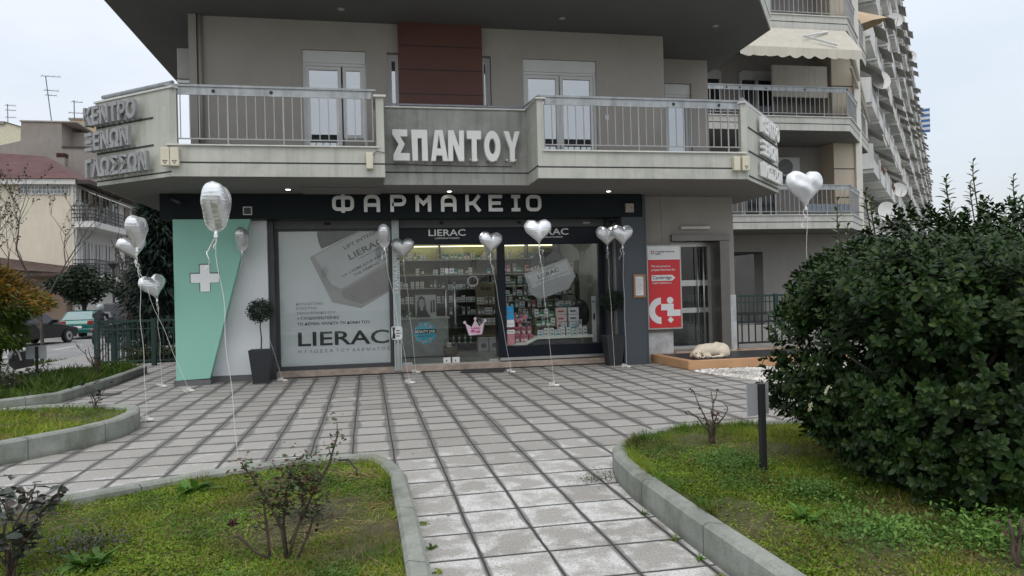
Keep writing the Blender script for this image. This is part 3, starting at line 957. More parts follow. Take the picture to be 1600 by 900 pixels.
# first-floor walls -------------------------------------------------------
mb = MB()
def wall_holes(mb, y0, y1, x0, x1, z0, z1, holes):
    """wall with rectangular openings (x0,x1,z0,z1), sorted by x"""
    x = x0
    for a, b, c, d in sorted(holes):
        mb.box(x, a, y0, y1, z0, z1)
        if c > z0: mb.box(a, b, y0, y1, z0, c)
        if d < z1: mb.box(a, b, y0, y1, d, z1)
        x = b
    mb.box(x, x1, y0, y1, z0, z1)
    return mb
wall_holes(mb, 14.25, 14.5, -2.96, 6.16, 3.8, 6.83, [(-1.11, 0.07, 3.82, 6.28), (3.16, 4.69, 3.82, 6.26), (0.47, 0.72, 3.82, 6.28), (2.3, 2.51, 3.82, 6.28)])
mb.box(6.04, 6.16, 14.5, 15.65, 3.8, 6.83)
mb.box(-2.96, -2.84, 14.5, 20, 3.8, 6.83)
P_('wall', mb, M['wall'])
mb = MB()
wall_holes(mb, 15.65, 15.9, 6.16, 7.84, 3.8, 6.83, [(6.78, 7.43, 3.82, 6.28)])
mb.box(7.72, 7.84, 15.9, 20, 3.8, 6.83)
P_('wall', mb, M['wall'])
mb = MB(); mb.box(-3.1, -2.965, 14.18, 14.4, 3.8, 6.83); P_('corner_column', mb, mat('column_light', (0.36, 0.34, 0.31), 0.8, 0.05))
mb = MB(); mb.tube([(-2.9, 14.2, 3.8), (-2.9, 14.2, 6.83)], 0.035, 8); P_('drainpipe', mb, M['wall2'], smooth=True)
mb = MB(); mb.box(0.69, 2.315, 14.1, 14.3, 3.82, 6.829); rp_ = P_('cladding_panel', mb, M['red_panel'])
mb = MB()
for z in (6.38, 5.92, 5.45, 4.98, 4.5):
    mb.box(0.689, 2.316, 14.097, 14.11, z - 0.008, z + 0.008)
P_('panel_joint', mb, M['black'], rp_)
curt = mat('curtain_sky_tone', (0.5, 0.53, 0.55), 0.9, 0.05, 2)  # pale grey-blue curtain colour also stands in for sky reflected in the panes
def french(x0, x1, z0, z1, y, box, leaves_, name='french_window', low=None):
    mb = MB()
    for a, b in ((x0, x0 + 0.05), (x1 - 0.05, x1)):
        mb.box(a, b, y - 0.06, y + 0.05, z0, z1)
    mb.box(x0 + 0.05, x1 - 0.05, y - 0.06, y + 0.05, z1 - box - 0.05, z1 - box)
    f = P_(name, mb, M['pvc'])
    if box > 0.01:
        mb = MB(); mb.box(x0, x1, y - 0.08, y + 0.05, z1 - box, z1 - 0.003); P_('shutter_box', mb, M['pvc'], f, bevel=0.01)
    for a, b, zb in leaves_:
        mb = MB(); t = 0.065; zt = z1 - box - 0.05
        mb.box(a, a + t, y - 0.03, y + 0.04, zb, zt); mb.box(b - t, b, y - 0.03, y + 0.04, zb, zt)
        mb.box(a + t, b - t, y - 0.03, y + 0.04, zb, zb + t); mb.box(a + t, b - t, y - 0.03, y + 0.04, zt - t, zt)
        P_('sash', mb, M['pvc'], f)
        mb = MB(); mb.box(a + t, b - t, y, y + 0.01, zb + t, zt - t); P_('pane', mb, M['wglass'], f)
    mb = MB(); mb.box(x0 + 0.05, x1 - 0.05, y + 0.3, y + 0.31, z0, z1 - box - 0.3); P_('curtain', mb, curt, f)
    return f
french(-1.11, 0.07, 3.82, 6.28, 14.36, 0.24, [(-1.06, -0.4, 3.83), (-0.37, 0.02, 4.62)])
mb = MB(); mb.box(-0.36, 0.02, 14.3, 14.45, 3.82, 4.62); P_('wall_infill', mb, M['wall'])
french(3.16, 4.69, 3.82, 6.26, 14.36, 0.25, [(3.21, 3.915, 3.83), (3.935, 4.64, 3.83)])
for x0, x1 in ((0.47, 0.72), (2.3, 2.51)):
    french(x0, x1, 3.82, 6.28, 14.44, 0.0, [(x0 + 0.03, x1 - 0.02, 3.83)], 'side_window')
french(6.78, 7.43, 3.82, 6.28, 15.78, 0.25, [(6.83, 7.38, 3.83)], 'balcony_door')
mb = MB(); mb.box(-2.8, 6.0, 16.4, 16.5, 3.8, 6.83); mb.box(6.2, 7.7, 17, 17.1, 3.8, 6.8); P_('room_wall', mb, M['plinth'])
mb = MB(); mb.box(4.85, 4.93, 14.23, 14.25, 5.06, 5.16); P_('light_switch', mb, M['letter'])
# downlights
def downlight(x, y, z, lit):
    mb = MB(); mb.lathe([(0.05, -0.015), (0.065, -0.012), (0.065, 0.0)], (x, y, z), 16)
    d = P_('downlight', mb, M['alu'])
    mb = MB(); mb.lathe([(0.001, -0.02), (0.04, -0.019), (0.04, -0.014)], (x, y, z), 14)
    P_('bulb', mb, mat('lit_bulb', (1, 0.97, 0.9), emit=9.0) if lit else mat('unlit_bulb', (0.5, 0.5, 0.48), 0.3), d)
    if lit:
        ld = bpy.data.lights.new('downlight_glow', 'SPOT')
        ld.energy, ld.spot_size, ld.spot_blend, ld.shadow_soft_size = 14, R(100), 0.8, 0.05
        lo_ = bpy.data.objects.new('downlight_glow', ld)
        C.objects.link(lo_)
        lo_.parent = BL
        lo_.location = Vector((x, y, z - 0.05)) - LOC[BL]
for x, y in ((-1.38, 13.86), (1.6, 14.07), (4.81, 14.03)):
    downlight(x, y, 3.58, True)
for x, y in ((6.98, 13.52), (3.8, 13.52), (-0.35, 13.6)):
    downlight(x, y, 6.83, False)
# entrance platform
t = MB(); t.prism([(5.95, 14.85), (6.02, 13.12), (9.6, 13.12), (9.6, 14.85)], 0.0, 0.175)
pl = tag(t.build('entrance_platform', mat('orange_render', (0.5, 0.29, 0.15), 0.8, 0.12, 2.5, 0.2, 90, dirt=(0.28, 0.17, 0.1), dirt_amt=0.4), base=(7.5, 14, 0), bevel=0.012), 'low orange-tan rendered platform in front of the entrance door', 'platform')
mb = MB(); mb.prism([(6.12, 14.6), (6.17, 13.24), (9.5, 13.24), (9.5, 14.6)], 0.176, 0.186)
mb.build('platform_mat', mat('wet_dark_tile', (0.03, 0.03, 0.032), 0.45, 0.2, 3), pl)
mb = MB(); mb.box(6.5, 7.82, 14.75, 15.3, 0.0, 0.21); mb.box(8.0, 9.6, 14.76, 15.1, 0.0, 0.21); mb.build('threshold', M['step'], pl)

# signs -------------------------------------------------------------------
YF = 14.5
sg = thing('raised_letter_sign', 'silver squared letters spelling ΦΑΡΜΑΚΕΙΟ on the dark band over the shop', 'sign', (1.55, YF, 3.2))
def rrect(w_, h_, r_, n=4):
    pts = []
    for cx, cy, a0 in ((w_ - r_, r_, -90), (w_ - r_, h_ - r_, 0), (r_, h_ - r_, 90), (r_, r_, 180)):
        for k in range(n + 1):
            a = R(a0 + 90 * k / n)
            pts.append((cx + r_ * math.cos(a), cy + r_ * math.sin(a)))
    return pts + [pts[0]]
def letter_strokes(ch):
    s = 0.07; h = 0.335; W_ = 0.31
    e = s / 2
    def sh(p, x, y): return [(a + x, b + y) for a, b in p]
    if ch == 'Φ': return [sh(rrect(0.345, 0.225, 0.07), 0.02, 0.055), [(0.192, -0.012), (0.192, h + 0.012)]]
    if ch == 'Α': return [[(e, 0)] + [(e, 0.2)] + [(e + 0.08 - 0.08 * math.cos(R(k)), 0.22 + 0.08 * math.sin(R(k))) for k in (0, 30, 60, 90)] + [(W_ - e - 0.08 + 0.08 * math.sin(R(k)), 0.22 + 0.08 * math.cos(R(k))) for k in (0, 30, 60, 90)] + [(W_ - e, 0)], [(e + .02, 0.135), (W_ - e - .02, 0.135)]]
    if ch == 'Ρ': return [[(e, 0), (e, h - e), (W_ - 0.11, h - e)] + [(W_ - 0.11 + 0.078 * math.sin(R(k)), h - e - 0.078 + 0.078 * math.cos(R(k))) for k in (30, 60, 90, 120, 150)] + [(W_ - 0.11, 0.145), (e, 0.145)]]
    if ch == 'Μ': return [[(e, 0), (e, h - 0.01)], [(W_ - e, 0), (W_ - e, h - 0.01)], [(0.03, h - 0.05), (W_ / 2, 0.16), (W_ - 0.03, h - 0.05)]]
    if ch == 'Κ': return [[(e, 0), (e, h)], [(0.07, 0.155), (0.16, 0.17), (W_ - 0.02, 0.005)], [(0.1, 0.165), (0.16, 0.17), (W_ - 0.03, h - 0.01)]]
    if ch == 'Ε': return [[(W_ - 0.02, e), (e, e), (e, h - e), (W_ - 0.03, h - e)], [(e, h / 2), (W_ - 0.06, h / 2)]]
    if ch == 'Ι': return [[(0.02, e), (0.2, e)], [(0.11, e), (0.11, h - e)], [(0.02, h - e), (0.2, h - e)]]
    if ch == 'Ο': return [sh(rrect(0.25, 0.265, 0.08), 0.035, 0.035)]
xp = [-0.635, -0.03, 0.47, 0.955, 1.45, 1.94, 2.41, 2.83, 3.17]
# letter left edges read off the fascia
xp = [-0.615, -0.03, 0.475, 0.965, 1.465, 1.955, 2.42, 2.87, 3.19]
for ch, x in zip('ΦΑΡΜΑΚΕΙΟ', xp):
    mb = MB()
    for i, st in enumerate(letter_strokes(ch)):
        mb.stroke(st, 0.068, (x, YF - 0.03, 3.215), X3, Z3, 0.05 + 0.002 * i)
    mb.build('letter', M['letters'], sg)
    mb = MB()
    for dx_ in (0.06, 0.22):
        mb.box(x + dx_ - .008, x + dx_ + .008, YF - 0.03, YF - .001, 3.25, 3.27)
    mb.build('standoff', M['black'], sg)
# ΣΠΑΝΤΟΥ
sg = thing('raised_letter_sign', 'thick white block letters spelling ΣΠΑΝΤΟΥ on the recessed balcony wall', 'sign', (1.65, 13.34, 3.99))
def glyph(ch):
    e = lambda w_, n=28: [(0.5 + 0.5 * w_ * math.cos(6.2832 * k / n), 0.5 + 0.5 * (w_ if w_ == 1 else w_ * 1.35) * math.sin(6.2832 * k / n)) for k in range(n)]
    if ch == 'Σ': return [(0.04, 0), (1, 0), (1, .22), (.93, .24), (.45, .24), (.72, .53), (.45, .78), (.88, .78), (.88, 1), (.0, 1), (.0, .84), (.36, .53), (.04, .18)]
    if ch == 'Π': return [(.05, 0), (.38, 0), (.38, .73), (.64, .73), (.64, 0), (1, 0), (.98, 1), (.0, 1)]
    if ch == 'Α': return None
    if ch == 'Ν': return [(0, 0), (.3, 0), (.31, .56), (.66, 0), (.98, 0), (1, 1), (.7, 1), (.69, .45), (.36, 1), (.03, 1)]
    if ch == 'Τ': return [(.33, 0), (.67, 0), (.68, .72), (1, .72), (1, 1), (0, 1), (0, .74), (.33, .73)]
    if ch == 'Υ': return [(.38, 0), (.66, 0), (.68, .42), (1, 1), (.7, 1), (.52, .62), (.33, 1), (0, 1), (.37, .42)]
for ch, a, b in (('Σ', .5, .8), ('Π', .835, 1.125), ('Α', 1.18, 1.475), ('Ν', 1.49, 1.785), ('Τ', 1.84, 2.1), ('Ο', 2.155, 2.455), ('Υ', 2.52, 2.82)):
    mb = MB(); O = (a, 13.24, 3.99); U, V = (b - a, 0, 0), (0, 0, 0.555)
    if ch == 'Ο':
        el = lambda rx, ry: [(0.5 + rx * math.cos(6.2832 * k / 28), 0.5 + ry * math.sin(6.2832 * k / 28)) for k in range(28)]
        mb.ring(el(.5, .51), el(.2, .26), O, U, V, 0.1)
    elif ch == 'Α':
        mb.plate([(0, 0), (.28, 0), (.33, .2), (.33, .2), (.69, .2), (.73, 0), (1.04, 0), (.72, 1), (.28, 1)], O, U, V, 0.1) if False else None
        mb.plate([(0, 0), (.28, 0), (.5, .86), (.5, 1), (.27, 1)], O, U, V, 0.1)
        mb.plate([(.5, .86), (.73, 0), (1.04, 0), (.74, 1), (.5, 1)], O, U, V, 0.1)
        mb.plate([(.33, .18), (.68, .18), (.62, .4), (.385, .4)], O, U, V, 0.098)
    else:
        mb.plate(glyph(ch), O, U, V, 0.1)
    mb.build('letter', M['letter'], sg)
    mb = MB(); mb.box(a + .05, a + .08, 13.24, 13.348, 4.02, 4.05); mb.box(b - .08, b - .05, 13.24, 13.348, 4.02, 4.05); mb.build('standoff', M['alu'], sg)
# ΚΕΝΤΡΟ ΞΕΝΩΝ ΓΛΩΣΣΩΝ on both splayed ends
def facet_sign(o2, u, nrm, rows, label, m, base, off=0.1):
    sg = thing('raised_letter_sign', label, 'sign', base, 'signs on the splayed balcony ends')
    U = (u.x, u.y, 0)
    for body, s0, width, z, h in rows:
        mb = MB()
        O = (o2[0] + u.x * s0 + nrm.x * off, o2[1] + u.y * s0 + nrm.y * off, z)
        mb.text(body, O, U, Z3, h, width, t=0.06, bold=0.035, res=4)
        mb.build('letter_row', m, sg)
        mb = MB(); k = int(width / 0.13)
        for i in range(k):
            c = s0 + 0.05 + (width - 0.1) * i / (k - 1)
            mb.fbox((o2, u, nrm), c - 0.012, c + 0.012, 0.0, off, z - 0.012, z + 0.02)
        mb.build('letter_peg', M['letterg'], sg)
    return sg
facet_sign((-4.5, 13.63), uL, nL, [('ΚΕΝΤΡΟ', -0.1, 1.33, 4.6, 0.29), ('ΞΕΝΩΝ', -0.08, 1.12, 4.17, 0.285), ('ΓΛΩΣΣΩΝ', -0.08, 1.55, 3.72, 0.285)],
           'grey raised letters in three rows, ΚΕΝΤΡΟ on top, on the left splayed balcony end', M['letterg'], (-3.7, 13.0, 3.7))
facet_sign((7.02, 12.5), uR, nR, [('ΚΕΝΤΡΟ', 0.8, 1.5, 4.62, 0.28), ('ΞΕΝΩΝ', 0.8, 1.3, 4.18, 0.26), ('ΓΛΩΣΣΩΝ', 0.78, 1.68, 3.74, 0.26)],
           'pale raised letters in three rows seen almost edge-on at the right splayed balcony end', M['letter'], (7.9, 13.4, 3.7), 0.05)
# red and white course sign
sg = thing('advert_sign', 'tall red and white light-box sign for English exams beside the entrance door', 'sign', (6.27, 14.87, 0.7))
O = (5.868, 14.76, 0.70); SW, SH = 0.8, 1.815
mb = MB(); mb.box(5.868, 6.668, 14.765, 14.9, 0.7, 2.515); mb.build('frame', mat('sign_frame', (0.45, 0.45, 0.43), 0.4, metal=0.4), sg, bevel=0.008)
pt = lambda zx, zy: ((zx - 62 - (zy - 75) * .033) / 300 * SW, (1 - (zy - 75) / 737) * SH)
RED = mat('sign_red', (0.62, 0.022, 0.028), 0.4, 0.02); SWH = mat('sign_white', (0.76, 0.76, 0.75), 0.4, 0.02)
mb = MB(); mb.plate([(0.035, 0.035), (SW - .035, .035), (SW - .035, 1.5), (.035, 1.5)], (O[0], 14.764, O[2]), X3, Z3, 0.004); mb.build('red_face', RED, sg)
mb = MB(); mb.plate([(0.035, 1.5), (SW - .035, 1.5), (SW - .035, SH - .035), (.035, SH - .035)], (O[0], 14.764, O[2]), X3, Z3, 0.004); mb.build('white_face', SWH, sg)
yf = 14.759
mb = MB()
def T(b_, zx, zy, zw, h, bold=0.0):
    x, z = pt(zx, zy)
    mb.text(b_, (O[0] + x, yf, O[2] + z), X3, Z3, h, zw / 300 * SW, t=0.002, bold=bold)
T('We are proud to', 108, 268, 165, 0.05, 0.012); T('prepare learners for', 112, 299, 203, 0.05, 0.012); T('English Qualifications', 122, 412, 162, 0.036, 0.012)
mb.build('white_lettering', SWH, sg)
mb = MB()
ang = [math.pi / 2 + math.pi * k / 18 for k in range(19)]
cx, cz = pt(196, 648); ro, ri = 0.283, 0.14
mb.plate([(cx + ro * math.cos(a), cz + ro * math.sin(a)) for a in ang] + [(cx + ri * math.cos(a), cz + ri * math.sin(a)) for a in ang[::-1]], (O[0], yf, O[2]), X3, Z3, 0.002)
mb.plate([pt(*p) for p in ((196, 590), (303, 590), (303, 642), (362, 642), (364, 697), (250, 697), (249, 645), (196, 645))][::-1], (O[0], yf, O[2]), X3, Z3, 0.002)
c0 = pt(272, 559); mb.plate([(c0[0] + .073 * math.cos(k * .3142), c0[1] + .073 * math.sin(k * .3142)) for k in range(20)], (O[0], yf - .0008, O[2]), X3, Z3, 0.002)
c0 = pt(279, 730); mb.plate([(c0[0] - .07, c0[1]), (c0[0], c0[1] - .07), (c0[0] + .07, c0[1]), (c0[0], c0[1] + .07)], (O[0], yf - .0004, O[2]), X3, Z3, 0.002)
mb.build('white_emblem', SWH, sg)
mb = MB()
q0, q1, q2 = pt(113, 388), pt(113, 337), pt(316, 362)
xe = pt(288, 362)[0]
mb.plate([q0, (xe, q0[1]), q2, (xe, q1[1]), q1], (O[0], yf, O[2]), X3, Z3, 0.002)
mb.build('white_arrow', SWH, sg)
mb = MB(); x, z = pt(122, 375); mb.text('Cambridge', (O[0] + x, yf - .0026, O[2] + z + .005), X3, Z3, 0.075, 0.43, t=0.002, bold=0.01)
x, z = pt(143, 138); mb.text('Cambridge Assessment', (O[0] + x, yf - .0005, O[2] + z), X3, Z3, 0.034, 0.44, t=0.002, bold=0.01)
x, z = pt(143, 157); mb.text('English', (O[0] + x, yf - .0005, O[2] + z), X3, Z3, 0.034, 0.12, t=0.002, bold=0.01)
mb.build('dark_print', M['ink'], sg)
mb = MB(); x, z = pt(106, 158); x += O[0]; z += O[2]
mb.plate([(0, .085), (0, .03), (.035, 0), (.07, .03), (.07, .085)][::-1], (x, yf, z), X3, Z3, 0.002); mb.build('shield', mat('shield_red', (0.4, 0.02, 0.04)), sg)
mb = MB(); mb.box(x + .027, x + .043, yf - .004, yf - .0021, z + .005, z + .082); mb.box(x + .003, x + .067, yf - .0045, yf - .0021, z + .043, z + .057); mb.build('shield_cross', SWH, sg)
# framed notice
sg = thing('notice_board', 'wood-framed paper notice on the slate pillar left of the red sign', 'notice', (5.6, 14.5, 1.4))
mb = MB()
for a, b, c, d in ((5.462, 5.722, 1.405, 1.45), (5.462, 5.722, 1.85, 1.892), (5.462, 5.5, 1.45, 1.85), (5.684, 5.722, 1.45, 1.85)):
    mb.box(a, b, 14.465, 14.499, c, d)
mb.build('wooden_frame', mat('oak_frame', (0.3, 0.16, 0.075), 0.5, 0.2, 12), sg)
mb = MB(); mb.box(5.5, 5.684, 14.485, 14.498, 1.45, 1.85); mb.build('paper', mat('paper_white', (0.7, 0.71, 0.72), 0.6), sg)
mb = MB()
for i in range(12):
    mb.box(5.525, 5.525 + random.uniform(.09, .13), 14.4835, 14.4849, 1.49 + i * .026, 1.495 + i * .026)
mb.build('print', M['inkg'], sg)
# small fittings on the fascia
sg = thing('security_camera', 'small dark bullet camera at the left end of the dark band', 'camera', (-3.4, 14.5, 3.4))
mb = MB(); mb.tube([(-3.5, 14.42, 3.47), (-3.33, 14.28, 3.38)], 0.032, 10); mb.build('camera_body', mat('camera_grey', (0.06, 0.06, 0.065), 0.4), sg, smooth=True)
mb = MB(); mb.tube([(-3.335, 14.285, 3.383), (-3.318, 14.27, 3.374)], 0.026, 10); mb.build('lens', M['black'], sg)
mb = MB(); mb.tube([(-3.48, 14.5, 3.45), (-3.47, 14.41, 3.45)], 0.02, 8); mb.build('bracket', mat('camera_grey', (0, 0, 0)), sg)
sg = thing('vent_grille', 'small square grille with a white rim on the dark band above the mint panel', 'vent', (-2.19, 14.5, 3.17))
mb = MB()
for a, b, c, d in ((-2.27, -2.11, 3.175, 3.19), (-2.27, -2.11, 3.315, 3.33), (-2.27, -2.255, 3.19, 3.315), (-2.125, -2.11, 3.19, 3.315)):
    mb.box(a, b, 14.485, 14.499, c, d)
mb.build('rim', M['letter'], sg)
mb = MB(); mb.box(-2.255, -2.125, 14.492, 14.498, 3.19, 3.315); mb.build('grille', M['frame'], sg)
sg = thing('alarm_box', 'small beige square box with a red mark at the right end of the dark band', 'box', (5.41, 14.5, 3.19))
mb = MB(); mb.box(5.32, 5.5, 14.44, 14.499, 3.19, 3.375); mb.build('case', mat('alarm_beige', (0.36, 0.33, 0.29), 0.5, 0.05), sg, bevel=0.01)
mb = MB(); mb.stroke([(0.08, 0.15), (0.1, 0.1), (0.15, 0.08)], 0.012, (5.32, 14.439, 3.19), X3, Z3, 0.002); mb.build('mark', mat('alarm_red', (0.4, 0.08, 0.06)), sg)
# cream boxes on the parapets
def jbox(x0, x1, z0, z1, label, mark, dz=0.0):
    sg = thing('junction_box', label, 'box', ((x0 + x1) / 2, 12.5, z0), 'cream boxes on the balcony edge')
    mb = MB(); mb.box(x0, x1, 12.4, 12.499, z0, z1); mb.build('case', M['cream'], sg, bevel=0.014)
    if mark:
        cx = (x0 + x1) / 2
        mb = MB(); mb.stroke([(-.03, .025), (.03, .025), (0, -.025), (-.03, .025)], 0.009, (cx, 12.399, z0 + 0.06), X3, Z3, 0.002); mb.build('triangle_mark', M['ink'], sg)
jbox(-3.17, -3.035, 3.735, 4.03, 'cream box with a triangle mark, left one of the pair under the left railing', True)
jbox(-3.03, -2.895, 3.735, 4.03, 'cream box with a triangle mark, right one of the pair under the left railing', True)
jbox(0.03, 0.145, 3.71, 3.985, 'lone cream box without a mark beside the ΣΠΑΝΤΟΥ letters', False)
jbox(6.7, 6.83, 3.73, 3.99, 'cream box, left one of the pair near the right balcony corner', False)
jbox(6.87, 7.02, 3.73, 4.0, 'cream box with a triangle mark, right one of the pair near the right balcony corner', True)
# air conditioner on the left side wall, seen edge on
def air_con(x, y, z, rot_, label, s=1.0):
    ac = thing('air_conditioner', label, 'air conditioner', (x, y, z), None)
    ac.rotation_euler = (0, 0, rot_)
    LOC[ac] = Vector((0, 0, 0))
    mb = MB(); mb.box(-.4 * s, .4 * s, -.28 * s, 0, 0, .58 * s); mb.build('casing', mat('ac_white', (0.42, 0.42, 0.4), 0.5, 0.06, dirt=(0.2, 0.2, 0.18)), ac, bevel=0.015)
    mb = MB(); mb.lathe([(0.22 * s, -.29 * s), (0.235 * s, -.29 * s), (0.235 * s, -.281 * s)], (-.08 * s, 0, .29 * s), 20, 'y'); mb.build('fan_grille', mat('ac_grille', (0.12, 0.12, 0.12), 0.6), ac)
    mb = MB(); mb.box(-.35 * s, -.3 * s, -.3 * s, 0.0, -.06, -.002); mb.box(.3 * s, .35 * s, -.3 * s, 0.0, -.06, -.002); mb.build('bracket', M['alu'], ac)
    return ac
air_con(-3.12, 15.0, 5.75, R(-90), 'air conditioner on the left side wall under the big soffit, seen edge on')
# ------------------------------------------------------------------ inside the pharmacy
mb = MB(); mb.box(-1.9, 5.25, 15.6, 20, 0.0, 0.1); P_('shop_floor', mb, mat('shop_floor_tile', (0.3, 0.31, 0.3), 0.25, 0.06, 2))
mb = MB(); mb.box(-1.9, 5.3, 15.5, 20, 3.14, 3.2); P_('shop_ceiling', mb, mat('shop_ceiling_white', (0.55, 0.57, 0.54), 0.8))
mb = MB(); mb.box(0.5, 0.55, 16.2, 20, 0.1, 3.14); P_('shop_partition', mb, mat('shop_wall', (0, 0, 0)))
mb = MB(); mb.box(5.25, 5.3, 15.5, 20, 0.1, 3.14); P_('shop_partition', mb, mat('shop_wall', (0, 0, 0)))
for i, (x, y) in enumerate(((1.3, 18.6), (2.7, 18.6), (4.2, 18.2), (3.2, 16.4), (1.4, 16.7), (4.4, 16.3))):
    mb = MB(); mb.box(x - .25, x + .25, y - .05, y + .05, 3.125, 3.14)
    d = P_('ceiling_light', mb, mat('shop_lamp', (1, 0.98, 0.92), emit=5))
    ld = bpy.data.lights.new('shop_light', 'AREA'); ld.shape = 'RECTANGLE'; ld.size, ld.size_y = 0.5, 0.1
    ld.energy = 3.2 if y > 17 else 2.5; ld.color = (1, 0.97, 0.88)
    lo_ = bpy.data.objects.new('shop_light', ld); C.objects.link(lo_); lo_.parent = BL
    lo_.location = Vector((x, y, 3.11)) - LOC[BL]
# lit shelf wall at the back
sh = thing('wall_shelving', 'long lit product shelves along the back wall of the shop', 'shelving', (2.9, 19.6, 0.1))
shm = mat('shelf_white', (0.3, 0.31, 0.28), 0.5); shd = mat('shelf_dark', (0.03, 0.035, 0.035), 0.5)
mb = MB(); mb.box(0.6, 5.2, 19.85, 19.9, 0.1, 3.1); mb.build('back_panel', mat('shelf_back_yellow', (0.2, 0.21, 0.12), 0.6, 0.1, 2), sh)
SHZ = (0.55, 0.95, 1.35, 1.75, 2.1, 2.5)
for z in SHZ:
    mb = MB(); mb.box(0.6, 5.2, 19.45, 19.85, z - 0.03, z); mb.build('shelf', shm, sh)
for x in (0.6, 1.9, 3.3, 4.3, 5.16):
    mb = MB(); mb.box(x, x + 0.04, 19.5, 19.851, 0.1, 3.1); mb.build('upright', shd, sh)
mb = MB(); mb.box(0.66, 5.1, 19.8, 19.84, 2.86, 2.885); mb.build('light_strip', mat('shelf_light_strip', (1, 0.92, 0.6), emit=2.0), sh)
for x in (1.3, 2.6, 3.9):
    ld = bpy.data.lights.new('shelf_glow', 'AREA'); ld.shape = 'RECTANGLE'; ld.size, ld.size_y = 1.2, 0.04; ld.energy = 1.6; ld.color = (1, 0.88, 0.45)
    lo_ = bpy.data.objects.new('shelf_glow', ld); C.objects.link(lo_); lo_.parent = sh
    lo_.location = Vector((x, 19.72, 2.85)) - LOC[sh]
# product boxes: six kinds, copied
def product(kind, w_, d_, h_, cols):
    o = MB()
    if kind == 'bottle':
        o.mat(0).lathe([(w_ / 2, 0), (w_ / 2, h_ * .68), (w_ * .2, h_ * .78), (w_ * .2, h_ * .8)], (0, 0, 0), 10)
        o.mat(1).lathe([(w_ * .24, h_ * .8), (w_ * .24, h_)], (0, 0, 0), 10)
        o.mat(2).lathe([(w_ / 2 + .001, h_ * .15), (w_ / 2 + .001, h_ * .55)], (0, 0, 0), 10)
    else:
        o.mat(0).box(-w_ / 2, w_ / 2, -d_ / 2, d_ / 2, 0, h_)
        o.mat(1).box(-w_ * .38, w_ * .38, -d_ / 2 - .002, -d_ / 2 + .001, h_ * .12, h_ * .4)
        o.mat(2).box(-w_ * .3, w_ * .3, -d_ / 2 - .002, -d_ / 2 + .001, h_ * .62, h_ * .72)
        o.mat(2).box(-w_ * .2, w_ * .2, -d_ / 2 - .002, -d_ / 2 + .001, h_ * .78, h_ * .82)
    ms = [mat('pack_%s' % '_'.join('%d' % (c * 100) for c in col), col, 0.45, 0.03) for col in cols]
    return o, ms
WHT, GRY, TEAL, PNK, BLK, GRN, ORG = (0.7, 0.7, 0.68), (0.3, 0.31, 0.31), (0.05, 0.3, 0.36), (0.6, 0.2, 0.25), (0.03, 0.03, 0.035), (0.12, 0.3, 0.16), (0.5, 0.25, 0.08)
PROT = []
for kind, w_, d_, h_, cols in (('box', .09, .07, .17, (WHT, GRY, BLK)), ('box', .12, .08, .13, (WHT, TEAL, BLK)), ('bottle', .065, .065, .2, (WHT, GRY, GRN)), ('box', .07, .06, .2, (GRY, WHT, BLK)),
                               ('box', .1, .07, .15, (TEAL, WHT, BLK)), ('bottle', .06, .06, .17, (BLK, GRY, WHT)), ('box', .08, .06, .16, (PNK, WHT, BLK)), ('box', .13, .08, .11, (GRN, WHT, BLK))):
    mb, ms = product(kind, w_, d_, h_, cols)
    o = mb.build('product_bottle' if kind == 'bottle' else 'product_box', ms, base=(0, 0, 0), normals=False)
    PROT.append((o, w_))
used = set()
def put(k, x, y, z, label, group, rz=0.0):
    o, w_ = PROT[k]
    if k in used:
        o = copy_tree(o)
    used.add(k)
    o.location = (x, y, z); o.rotation_euler = (0, 0, rz)
    tag(o, label, 'bottle' if 'bottle' in o.name else 'package', group)
    return w_
for z in SHZ[1:]:
    x = 0.7
    while x < 5.05:
        if random.random() < 0.8:
            x += put(random.choice((0, 0, 1, 2, 3, 3, 4, 5, 5, 7)), x + .05, 19.55 + random.uniform(-.03, .05), z, 'small pack among the many along the long back shelves of the shop', 'packs on the back shelves') + random.uniform(0.015, 0.06)
        else:
            x += 0.13
# dark display cabinet in the middle
cb = thing('display_cabinet', 'tall dark open cabinet with lit packs, straight behind the door handles', 'cabinet', (2.4, 18.9, 0.1))
mb = MB(); mb.box(2.03, 2.79, 19.14, 19.17, 0.1, 1.95); mb.build('back_panel', shd, cb)
for x in (2.0, 2.79):
    mb = MB(); mb.box(x, x + .03, 18.75, 19.17, 0.1, 2.0); mb.build('side_panel', shd, cb)
for z in (0.3, 0.7, 1.03, 1.36, 1.69, 1.97):
    mb = MB(); mb.box(2.03, 2.79, 18.75, 19.14, z - .03, z); mb.build('shelf', shd, cb)
for z in (1.03, 1.36, 1.69):
    for x in (2.1, 2.2, 2.31, 2.43, 2.56, 2.68):
        if random.random() < .85:
            put(random.choice((0, 1, 3)), x, 18.82, z, 'pale pack standing in the dark cabinet behind the door handles', 'packs in the dark cabinet')
for x in (2.15, 2.3, 2.45, 2.6):
    put(2, x, 18.82, 0.3, 'yellowish bottle on the lowest cabinet shelf behind the pink crown', 'bottles on the cabinet floor')
